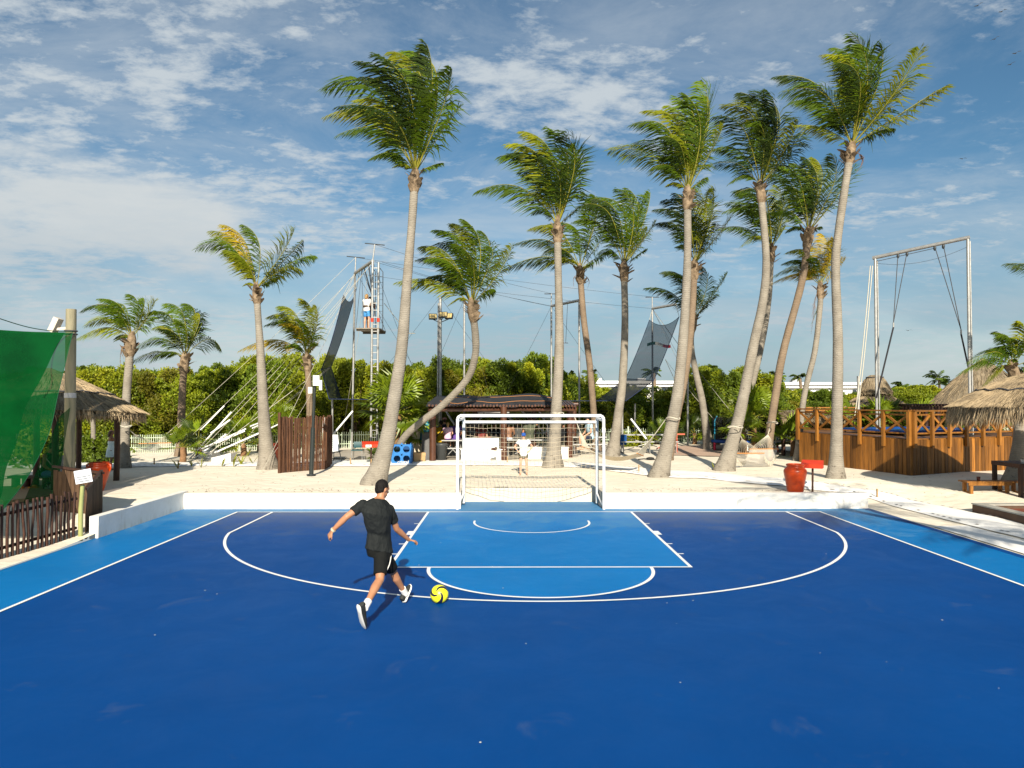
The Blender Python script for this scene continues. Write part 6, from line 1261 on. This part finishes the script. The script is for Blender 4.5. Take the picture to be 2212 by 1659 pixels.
def person(label, J, s=1., skin=None, shirt=None, shorts=None, hairm=None, vox=.022, facing=(0, 1, 0), look=None, hat=None, long_hair=0, sleeve=.5, leg_cover=.75, bare=False, fingers=False, shoes=None, strap=None, hand_dirs=None, curl=.4, skirt=None, feet=True, base=None, shirt_low=-.02, shirt_up=.97, hair_top=1., face=False, group=None):
    """J: world joints pelvis chest neck head, sh/el/wr/hip/kn/an/toe with _l and _r"""
    skin = skin or skin_t; fz = V(facing).normalized(); look = V(look) if look else fz
    o = base or V((J['pelvis'].x, J['pelvis'].y, min(v.z for v in J.values()))); root = thing('person', o, label, 'person', group)
    x = (J['sh_r']-J['sh_l']).normalized(); up = (J['neck']-J['pelvis']).normalized()
    b = MB(o); b.etube(torso_rings(J['pelvis'], J['chest'], J['neck'], x, s)); hu = (J['head']-J['neck']).normalized()
    capsule(b, J['neck']-up*.05*s, J['neck'].lerp(J['head'], .6), .060*s, .052*s)
    head(b, J['head'], look, ZV(1)*1.0+hu*.4, s, face)
    for k in 'lr':
        if 'el_'+k in J:
            capsule(b, J['sh_'+k], J['el_'+k], .054*s, .041*s); m = J['el_'+k].lerp(J['wr_'+k], .3); b.tube([J['el_'+k], m, J['wr_'+k]], [.040*s, .042*s, .026*s], 10); capsule(b, J['el_'+k].lerp(J['wr_'+k], .7), J['wr_'+k], .032*s, .026*s)
            d = (J['wr_'+k]-J['el_'+k]).normalized()
            if hand_dirs and k in hand_dirs: d, pn = hand_dirs[k]
            else: pn = V((0, 0, -1))
            if fingers: hand(b, J['wr_'+k], d, pn, s, curl, thumb=1 if k == 'r' else -1)
            else:
                b.ell(J['wr_'+k]+V(d).normalized()*.06*s, (.035*s, .035*s, .05*s)); 
                for q in (-1, 0, 1): capsule(b, J['wr_'+k]+V(d).normalized()*.08*s+x*q*.02*s, J['wr_'+k]+V(d).normalized()*.15*s+x*q*.028*s-ZV(.02*s), .014*s, .011*s, 5)
        if 'kn_'+k in J:
            capsule(b, J['hip_'+k], J['kn_'+k], .082*s, .055*s); K_, A_ = J['kn_'+k], J['an_'+k]; back = fz*-.018*s
            b.tube([K_, K_.lerp(A_, .3)+back, K_.lerp(A_, .62)+back*.4, A_], [.053*s, .058*s, .043*s, .034*s], 10); b.ell(K_, .054*s); b.ell(A_, .037*s)
            if not feet: continue
            T_ = J['toe_'+k]; dd = (T_-A_); capsule(b, A_-ZV(.02*s), A_+dd*.75, .036*s, .032*s); b.ell(A_+dd*.9, .030*s)
    body = remesh(b, 'body', skin, root, vox, 5)
    if shirt:
        b = MB(o); rg_ = torso_rings(J['pelvis'], J['chest'], J['neck'], x, s, 1.13)
        rg_ = [((p+up*shirt_low*s if i == 0 else p), a*(1.03 if i < 3 else 1), c) for i, (p, a, c) in enumerate(rg_)]
        if shirt_up < .9: rg_ = rg_[:6]
        b.etube(rg_ if shirt_up < .9 else rg_[:-1]+[(rg_[-1][0]-up*.012*s, rg_[-1][1]*1.12, rg_[-1][2]*1.12)], 20)
        if sleeve:
            for k in 'lr':
                if 'el_'+k in J:
                    E_ = J['sh_'+k].lerp(J['el_'+k], sleeve); b.ell(J['sh_'+k], .068*s, n=12); b.tube([J['sh_'+k], J['sh_'+k].lerp(E_, .5), E_], [.067*s, .066*s, .068*s if sleeve < .8 else .05*s], 14)
        remesh(b, 'shirt', shirt, root, vox*.9, 3, fold=.016 if face else 0)
    if shorts:
        b = MB(o); rg_ = torso_rings(J['pelvis'], J['chest'], J['neck'], x, s, 1.07); b.etube([(J['pelvis']-up*.10*s, rg_[0][1]*.92, rg_[0][2]), rg_[0], rg_[1], rg_[2]], 18)
        for k in 'lr':
            if 'kn_'+k in J:
                E_ = J['hip_'+k].lerp(J['kn_'+k], leg_cover); b.ell(J['hip_'+k], .094*s, n=12); b.tube([J['hip_'+k], J['hip_'+k].lerp(E_, .5), E_], [.094*s, .090*s, .086*s if leg_cover < .9 else .062*s], 14)
        remesh(b, 'shorts', shorts, root, vox*.9, 3, fold=.016 if face else 0)
    H = J['head']; lf = look.normalized(); hx = lf.cross(ZV()).normalized(); hup = hx.cross(lf); rm = Matrix((hx, lf, hup)).transposed()
    if hairm:
        b = MB(o); b.ell(H+hup*.030*s*hair_top-lf*.016*s, (.081*s, .092*s, .092*s), rm, 14, 10); b.ell(H-lf*.035*s-hup*.012*s, (.074*s, .068*s, .075*s), rm, 12, 8)
        if long_hair: b.tube([H-lf*.05*s, H-lf*.085*s-hup*.10*s, H-lf*.085*s-hup*(.10+long_hair)*s], [.07*s, .065*s, .03*s], 10); b.ell(H-lf*.05*s, (.085*s, .08*s, .095*s), rm)
        remesh(b, 'hair', hairm, root, vox*.8, 2)
    if hat:
        kind, hm_ = hat; b = MB(o); c_ = H+hup*.052*s
        if kind == 'cap':
            b.lathe([(.091*s, 0), (.092*s, .03*s), (.083*s, .065*s), (.055*s, .09*s), (.0, .10*s)], c_-hup*.01*s, 16, rot=rm, sy=1.06); q = [c_+lf*.09*s*cos(a)+hx*.085*s*sin(a) for a in [-1.2+2.4*i/8 for i in range(9)]]; q2 = [c_+lf*(.09+.075)*s*cos(a*.8)+hx*.085*s*sin(a)-hup*.018*s for a in [-1.2+2.4*i/8 for i in range(9)]]
            b.grid([q, q2]); b.grid([[p-hup*.008*s for p in q], [p-hup*.008*s for p in q2]])
        else:
            b.lathe([(.088*s, 0), (.086*s, .05*s), (.07*s, .085*s), (0, .10*s)], c_-hup*.01*s, 16, rot=rm); b.lathe([(.085*s, .0), (.17*s, -.012*s), (.172*s, -.004*s), (.085*s, .012*s)], c_-hup*.004*s, 20, rot=rm)
        b.build('hat', hm_, root)
    return root, J, o
def shoe(root, o, heel, toe, ang, s=1., up=None):
    """trainer: white sole, black upper"""
    d = (toe-heel).normalized(); L_ = (toe-heel).length; up = (V(up)-d*V(up).dot(d)).normalized(); x = d.cross(up)
    sole = M('shoe_sole', (.74, .73, .68), (.62, .61, .56), 8, .6); upm = M('shoe_black', (.018, .020, .020), (.03, .033, .032), 9, .7, bump=.2, bsc=50)
    prof = [(-.02, .030, .012, .026), (.05, .038, .0, .030), (.25, .036, .0, .024), (.5, .041, .0, .022), (.75, .050, .003, .022), (.92, .044, .012, .028), (1.02, .020, .024, .034)]
    b = MB(o); b.etube([(heel+d*L_*t+up*(z0+z1)/2, x*w_, up*(z1-z0)*.62) for t, w_, z0, z1 in prof], 14); b.build('sole', sole, root)
    b = MB(o); b.etube([(heel+d*L_*t+up*(.022+h_/2), x*w_, up*h_/2) for t, w_, h_ in ((0, .028, .075), (.06, .034, .088), (.22, .035, .085), (.42, .037, .066), (.68, .044, .046), (.88, .039, .036), (.98, .018, .020))], 14); b.build('upper', upm, root)
    b = MB(o); 
    for t in (.40, .48, .56): b.bar(heel+d*L_*t+up*.07+x*.02-up*(t-.4)*.12, heel+d*L_*t+up*.07-x*.02-up*(t-.4)*.12, .007, .006)
    b.build('lace', dkrope, root)
# ---- the player
def cz(cx, cy): return (656.7+.2501*cx, 1002.4+.2501*cy)
def pp(cx, cy, Y): return P(*cz(cx, cy), Y)
J = dict(pelvis=pp(648, 745, 9.2), chest=pp(628, 430, 9.12), neck=pp(655, 292, 9.2), head=pp(676, 213, 9.27),
         sh_l=pp(508, 352, 9.08), el_l=pp(368, 455, 8.95), wr_l=pp(246, 575, 8.98), sh_r=pp(738, 392, 9.28), el_r=pp(800, 560, 9.42), wr_r=pp(905, 655, 9.62),
         hip_l=pp(664, 775, 9.16), kn_l=pp(655, 1000, 8.98), an_l=pp(535, 1222, 8.62), toe_l=pp(512, 1425, 8.74), hip_r=pp(690, 780, 9.32), kn_r=pp(770, 930, 9.62), an_r=pp(866, 1105, 9.86), toe_r=pp(905, 1070, 10.02))
tee = M('black_tee', (.013, .016, .0165), (.009, .011, .0115), 5, .8, .2, bump=1.0, bsc=7, bdet=3, st=(1, 1, .45)); [setattr(n_.inputs['Distance'], 'default_value', .09) for n_ in tee.node_tree.nodes if n_.type == 'BUMP']; shb = cloth('black_shorts', (.008, .009, .009))
pr, _, po = person('man in black T-shirt and shorts running up to kick the yellow ball', J, .98, skin_t, tee, shb, hair_k, .0085, facing=(.35, .93, 0), look=(.62, .74, -.26), sleeve=.62, leg_cover=.80, fingers=True, face=True, shirt_low=.06, feet=False,
    hand_dirs={'l': (V((-.55, .1, -.82)), V((.55, .5, -.3))), 'r': (V((.80, .45, -.25)), V((.15, -.1, -1)))}, curl=.62, base=V((-1.6, 9.2, 0)))
shoe(pr, po, pp(462, 1238, 8.50), pp(508, 1430, 8.74), 0, up=(.55, .55, .38)); shoe(pr, po, pp(872, 1196, 9.86), pp(925, 1052, 10.02), 0, up=(-.55, -.45, .75))
sock = M('white_sock', (.74, .74, .73), (.64, .64, .63), 12, .9)
for a, c in (('an_l', 'kn_l'), ('an_r', 'kn_r')): A_, K_ = J[a], J[c]; q = MB(po); q.tube([A_-(K_-A_)*.10, A_, A_.lerp(K_, .17)], [.046, .044, .046], 12); q.build('sock', sock, pr)
q = MB(po); e = [J['hip_r'].lerp(J['kn_r'], 0)]
ax_ = (J['neck']-J['pelvis']).normalized(); H_, E_ = J['hip_r'], J['hip_l'].lerp(J['kn_l'], .64)
x_ = (J['sh_r']-J['sh_l']).normalized()
st = [J['pelvis']+x_*.172+ax_*.10+V((0, -.03, 0)), J['pelvis']+x_*.180+V((0, -.04, 0)), J['hip_l'].lerp(J['kn_l'], .3)+x_*.135+V((0, -.05, 0)), J['hip_l'].lerp(J['kn_l'], .64)+x_*.088+V((0, -.045, 0))]
q.tube(spline(st, 5), .007, 6); q.build('shorts_stripe', white, pr)
q = MB(po); w0 = J['wr_l'].lerp(J['el_l'], .06); d = (J['el_l']-J['wr_l']).normalized(); q.tube([w0-d*.012, w0+d*.012], .034, 12); q.build('wristband', M('pale_band', (.45, .42, .30), None), pr)
# ---- boy in goal
def stand(px, py, ht, ang=0., hips=False, zb=.38, Y=None, arms=None):
    q = G(px, py, zb) if Y is None else V((P(px, py, Y).x, Y, zb)); s = ht/1.75; f = V((sin(ang), -cos(ang), 0)); x = V((-f.y, f.x, 0))*-1
    x = f.cross(ZV())          # person's right as seen by the person
    def W(a, b_, c): return q+x*a*s+f*b_*s+ZV(c*s)
    J = dict(pelvis=W(0, 0, .93), chest=W(0, .01, 1.24), neck=W(0, 0, 1.46), head=W(0, .02, 1.60), sh_r=W(.19, 0, 1.40), sh_l=W(-.19, 0, 1.40), hip_r=W(.09, 0, .9), hip_l=W(-.09, 0, .9), kn_r=W(.12, .03, .5), kn_l=W(-.12, .03, .5), an_r=W(.13, 0, .07), an_l=W(-.13, 0, .07), toe_r=W(.16, .18, .03), toe_l=W(-.16, .18, .03))
    if hips: J.update(el_r=W(.36, -.06, 1.16), el_l=W(-.36, -.06, 1.16), wr_r=W(.235, .06, .98), wr_l=W(-.235, .06, .98))
    elif arms: J.update({k: W(*v) for k, v in arms.items()})
    else: J.update(el_r=W(.24, -.02, 1.12), el_l=W(-.24, -.02, 1.12), wr_r=W(.25, .05, .87), wr_l=W(-.25, .05, .87))
    return J, s, f
J, s, f = stand(1131, 1026, 1.32, 0, True)
tw = cloth('white_tee', (.62, .62, .61), (.52, .52, .51)); ol = cloth('olive_shorts', (.075, .07, .035)); capb = M('blue_cap', (.02, .09, .36), (.015, .07, .3), 5, .8)
br, J, bo = person('boy in blue cap, white T-shirt and olive shorts with hands on hips in the goal', J, s, skin_f, tw, ol, hair_b, .011, facing=f, look=f+V((0, 0, -.12)), hat=('cap', capb), sleeve=.5, leg_cover=.52, fingers=True, face=True, hand_dirs={'r': (V((.85, -.3, -.35)), V((.3, .8, 0))), 'l': (V((-.85, -.3, -.35)), V((-.3, .8, 0)))}, curl=.3, shirt_low=-.10)
eyes(br, bo, J['head'], f, ZV(), s)
q = MB(bo); c_ = J['chest']+f*.095*s-ZV(.06*s)
for a, m_ in ((-.02, 0), (.03, 1)): q.ell(c_+V((a, -.012, -.03*m_)), (.02, .008, .05), n=8, m=5)
q.build('shirt_print', M('faded_print', (.55, .42, .42), (.6, .6, .55), 20, .8), br); q = MB(bo)
for k in 'lr': e = J['sh_'+k].lerp(J['el_'+k], .5); d = (J['el_'+k]-J['sh_'+k]).normalized(); q.tube([e-d*.012, e+d*.006], .054, 10)
q.build('sleeve_trim', M('navy_trim', (.02, .025, .07), None), br); q = MB(bo); e = J['wr_r']; d = (J['el_r']-e).normalized(); q.tube([e+d*.02, e+d*.05], .028, 10); q.build('watch', M('blue_grey_band', (.10, .16, .22), None), br)
q = MB(bo); q.tube([J['hip_l']+V((.075, -.03, .03)), J['hip_l'].lerp(J['kn_l'], .5)+V((.072, -.03, 0))], .010, 6); q.build('shorts_stripe', white, br)
# ---- woman by the left hut
J, s, f = stand(239, 1012, 1.36, radians(118), False, Y=24.2, arms=dict(el_r=(.22, .16, 1.28), el_l=(-.22, .18, 1.28), wr_r=(.10, .26, 1.50), wr_l=(-.08, .28, 1.50)))
dress = cloth('pale_blue_dress', (.42, .60, .66), (.66, .72, .74))
wr_, J, wo = person('woman in pale blue strapless dress standing behind the orange pot, hands to her face', J, s, skin_d, dress, None, hair_b, .016, facing=f, long_hair=.10, sleeve=0, shirt_up=.6)
q = MB(wo); p = J['pelvis']; q.lathe([(.14*s, .05*s), (.17*s, -.1*s), (.20*s, -.35*s), (.19*s, -.36*s), (.13*s, -.05*s)], p, 18); q.build('skirt', dress, wr_)
# ---- seated people
def sit(px, pyseat, Y, ang, s=1., z=None, lean=.05, arms=None, legs=True):
    q = P(px, pyseat, Y); f = V((sin(ang), -cos(ang), 0)); x = f.cross(ZV())
    def W(a, b_, c): return q+x*a*s+f*b_*s+ZV(c*s)
    J = dict(pelvis=W(0, 0, .09), chest=W(0, lean, .42), neck=W(0, lean*1.6, .64), head=W(0, lean*2+.03, .79), sh_r=W(.19, lean*1.4, .57), sh_l=W(-.19, lean*1.4, .57), hip_r=W(.09, .02, .08), hip_l=W(-.09, .02, .08), kn_r=W(.12, .42, .08), kn_l=W(-.12, .42, .08), an_r=W(.12, .40, -.34), an_l=W(-.12, .40, -.34), toe_r=W(.13, .56, -.37), toe_l=W(-.13, .56, -.37), el_r=W(.25, lean+.06, .30), el_l=W(-.25, lean+.06, .30), wr_r=W(.15, .30, .17), wr_l=W(-.15, .30, .17))
    if arms: J.update({k: W(*v) for k, v in arms.items()})
    return J, s, f
GPp = 'spectators under the pergola'
def spect(label, px, pys, Y, ang, s, **kw):
    J, s, f = sit(px, pys, Y, radians(ang), s, arms=kw.pop('arms', None)); return person(label, J, s, facing=f, vox=.021, group=GPp, **kw)
mus = cloth('mustard_shirt', (.36, .24, .012)); pk_ = cloth('pink_tee', (.66, .42, .52)); pur = cloth('purple_cloth', (.22, .09, .50)); dpur = cloth('deep_purple_tee', (.10, .05, .24)); gry = cloth('grey_tee', (.15, .145, .14)); mar = cloth('maroon_top', (.20, .045, .04)); blk = cloth('black_top', (.012, .012, .014)); olv = cloth('olive_tee', (.075, .085, .055)); dgr = cloth('charcoal_tee', (.07, .07, .068)); pat = cloth('blue_white_print', (.05, .09, .2), (.7, .72, .74)); teal = cloth('teal_tee', (.01, .12, .17)); pblu = cloth('pale_blue_shirt', (.36, .50, .58)); rdc = cloth('red_shorts', (.5, .04, .04)); dkn = cloth('dark_navy', (.02, .025, .05)); straw = M('straw', (.46, .36, .20), (.36, .28, .15), 12, .9)
yr_, J, yo = spect('spectator in mustard shirt with black shoulder strap, back turned, at the left of the pergola', 951, 957, 28.7, 172, .98, skin=skin_d, shirt=mus, shorts=blk, hairm=hair_k)
q = MB(yo); q.tube([J['sh_r']+V((-.03, -.10, .05)), J['chest']+V((0, -.135, 0)), J['pelvis']+V((-.20, -.13, .12))], .022, 6); q.ell(J['pelvis']+V((-.22, -.10, .12)), (.07, .06, .12)); q.build('sling_bag', blk, yr_)
spect('girl in pink T-shirt and purple shorts with a ponytail, sitting on the bench rail', 967, 949, 28.4, 180, .74, skin=skin_f, shirt=pk_, shorts=pur, hairm=hair_g, long_hair=.22)
spect('spectator in purple beside the girl with the ponytail', 984, 952, 28.9, 180, .92, skin=skin_d, shirt=dpur, shorts=pur, hairm=hair_k)
spect('spectator in black close to the left goalpost', 1004, 958, 30, 180, .9, skin=skin_d, shirt=blk, shorts=blk, hairm=hair_k)
spect('large spectator in grey T-shirt under the pergola', 1022, 954, 29.8, 180, 1.12, skin=skin_f, shirt=gry, shorts=dkn, hairm=hair_b)
spect('spectator in straw sunhat and maroon top above the white chest', 1040, 957, 29.6, 185, .92, skin=skin_f, shirt=mar, shorts=dkn, hairm=hair_b, hat=('sun', straw), sleeve=.2)
spect('small child with brown hair between the sunhat and the black shirt', 1052, 963, 29.8, 180, .62, skin=skin_f, shirt=mar, shorts=dkn, hairm=hair_b)
spect('spectator with short dark hair in black shirt above the white chest', 1070, 955, 30, 200, .98, skin=skin_t, shirt=blk, shorts=blk, hairm=hair_k)
spect('bare-shouldered spectator in blue and white printed shorts beside the middle post', 1098, 953, 29.5, 180, .98, skin=skin_d, shirt=None, shorts=pat, hairm=hair_k)
spect('spectator in charcoal T-shirt and wide hat left of the boy', 1118, 953, 29.8, 180, 1.02, skin=skin_t, shirt=dgr, shorts=dkn, hairm=hair_b, hat=('sun', M('olive_hat', (.16, .13, .07), None, rough=.9)))
spect('spectator in dark olive T-shirt drinking, right of the boy', 1144, 952, 29.6, 182, 1.04, skin=skin_t, shirt=olv, shorts=dkn, hairm=hair_b, arms=dict(el_r=(.30, .16, .62), wr_r=(.12, .22, .80)))
spect('spectator in white shirt and red shorts half behind the scarred palm trunk', 1190, 956, 29.6, 150, .98, skin=skin_f, shirt=tw, shorts=rdc, hairm=hair_b)
spect('spectator in black by the right pergola post', 1218, 955, 30.2, 180, .95, skin=skin_d, shirt=blk, shorts=blk, hairm=hair_k)
spect('spectator in pink cap standing taller at the back left of the pergola', 960, 948, 31.8, 180, 1.0, skin=skin_f, shirt=dkn, shorts=dkn, hairm=hair_b, hat=('cap', M('pink_cap', (.55, .27, .25), None, rough=.8)))
spect('spectator in teal shirt leaning by the blue water jug', 912, 958, 29.2, 95, .98, skin=skin_d, shirt=teal, shorts=dkn, hairm=hair_k)
J, s, f = sit(1276, 949, 30.6, radians(-70), 1.05); mr_, J, mo = person('man in pale blue shirt, dark cap and sunglasses sitting right of the pergola', J, s, skin_f, pblu, dkn, hair_k, .019, facing=f, hat=('cap', M('black_cap', (.015, .015, .018), None, rough=.8)), face=True)
q = MB(mo); q.box(J['head']+f*.085*s+ZV(.015), (.12, .05, .035), Matrix.Rotation(radians(-70), 3, 'Z')); q.build('sunglasses', dkmetal, mr_)
J, s, f = sit(97, 1029, 19.15, radians(85), .98, lean=.10); hr_, J, ho = person('person in black vest and blue shorts sitting on the log bench beside the stroller', J, s, skin_t, blk, cloth('blue_shorts', (.10, .22, .50)), hair_k, .016, facing=f, sleeve=0, shirt_up=.99)
# ---- flyer on the trapeze platform
J, s, f = stand(792, 708, 1.55, radians(150), False, zb=PLAT.z+.04, Y=31.7, arms=dict(el_r=(.22, .14, 1.16), el_l=(-.24, .14, 1.16), wr_r=(.16, .38, 1.20), wr_l=(-.12, .40, 1.22)))
bls = cloth('blue_print_shorts', (.02, .16, .42), (.10, .30, .55))
fr_, J, fo2 = person('person in white T-shirt and blue shorts with safety belt on the trapeze platform', J, s, skin_f, tw, bls, hair_g, .019, facing=f, long_hair=.04, sleeve=.5, leg_cover=.75)
q = MB(fo2); q.etube([(J['pelvis']+ZV(z), V((.185*s, 0, 0)), V((0, .14*s, 0))) for z in (.12, .19)], 16); q.build('safety_belt', M('brown_belt', (.05, .03, .02), None), fr_)
J, s, f = stand(799, 709, 1.5, radians(-160), False, zb=PLAT.z+.04, Y=32.2)
person('person in dark clothes standing behind the flyer on the trapeze platform', J, s, skin_d, blk, blk, hair_k, .022, facing=f, leg_cover=.98)
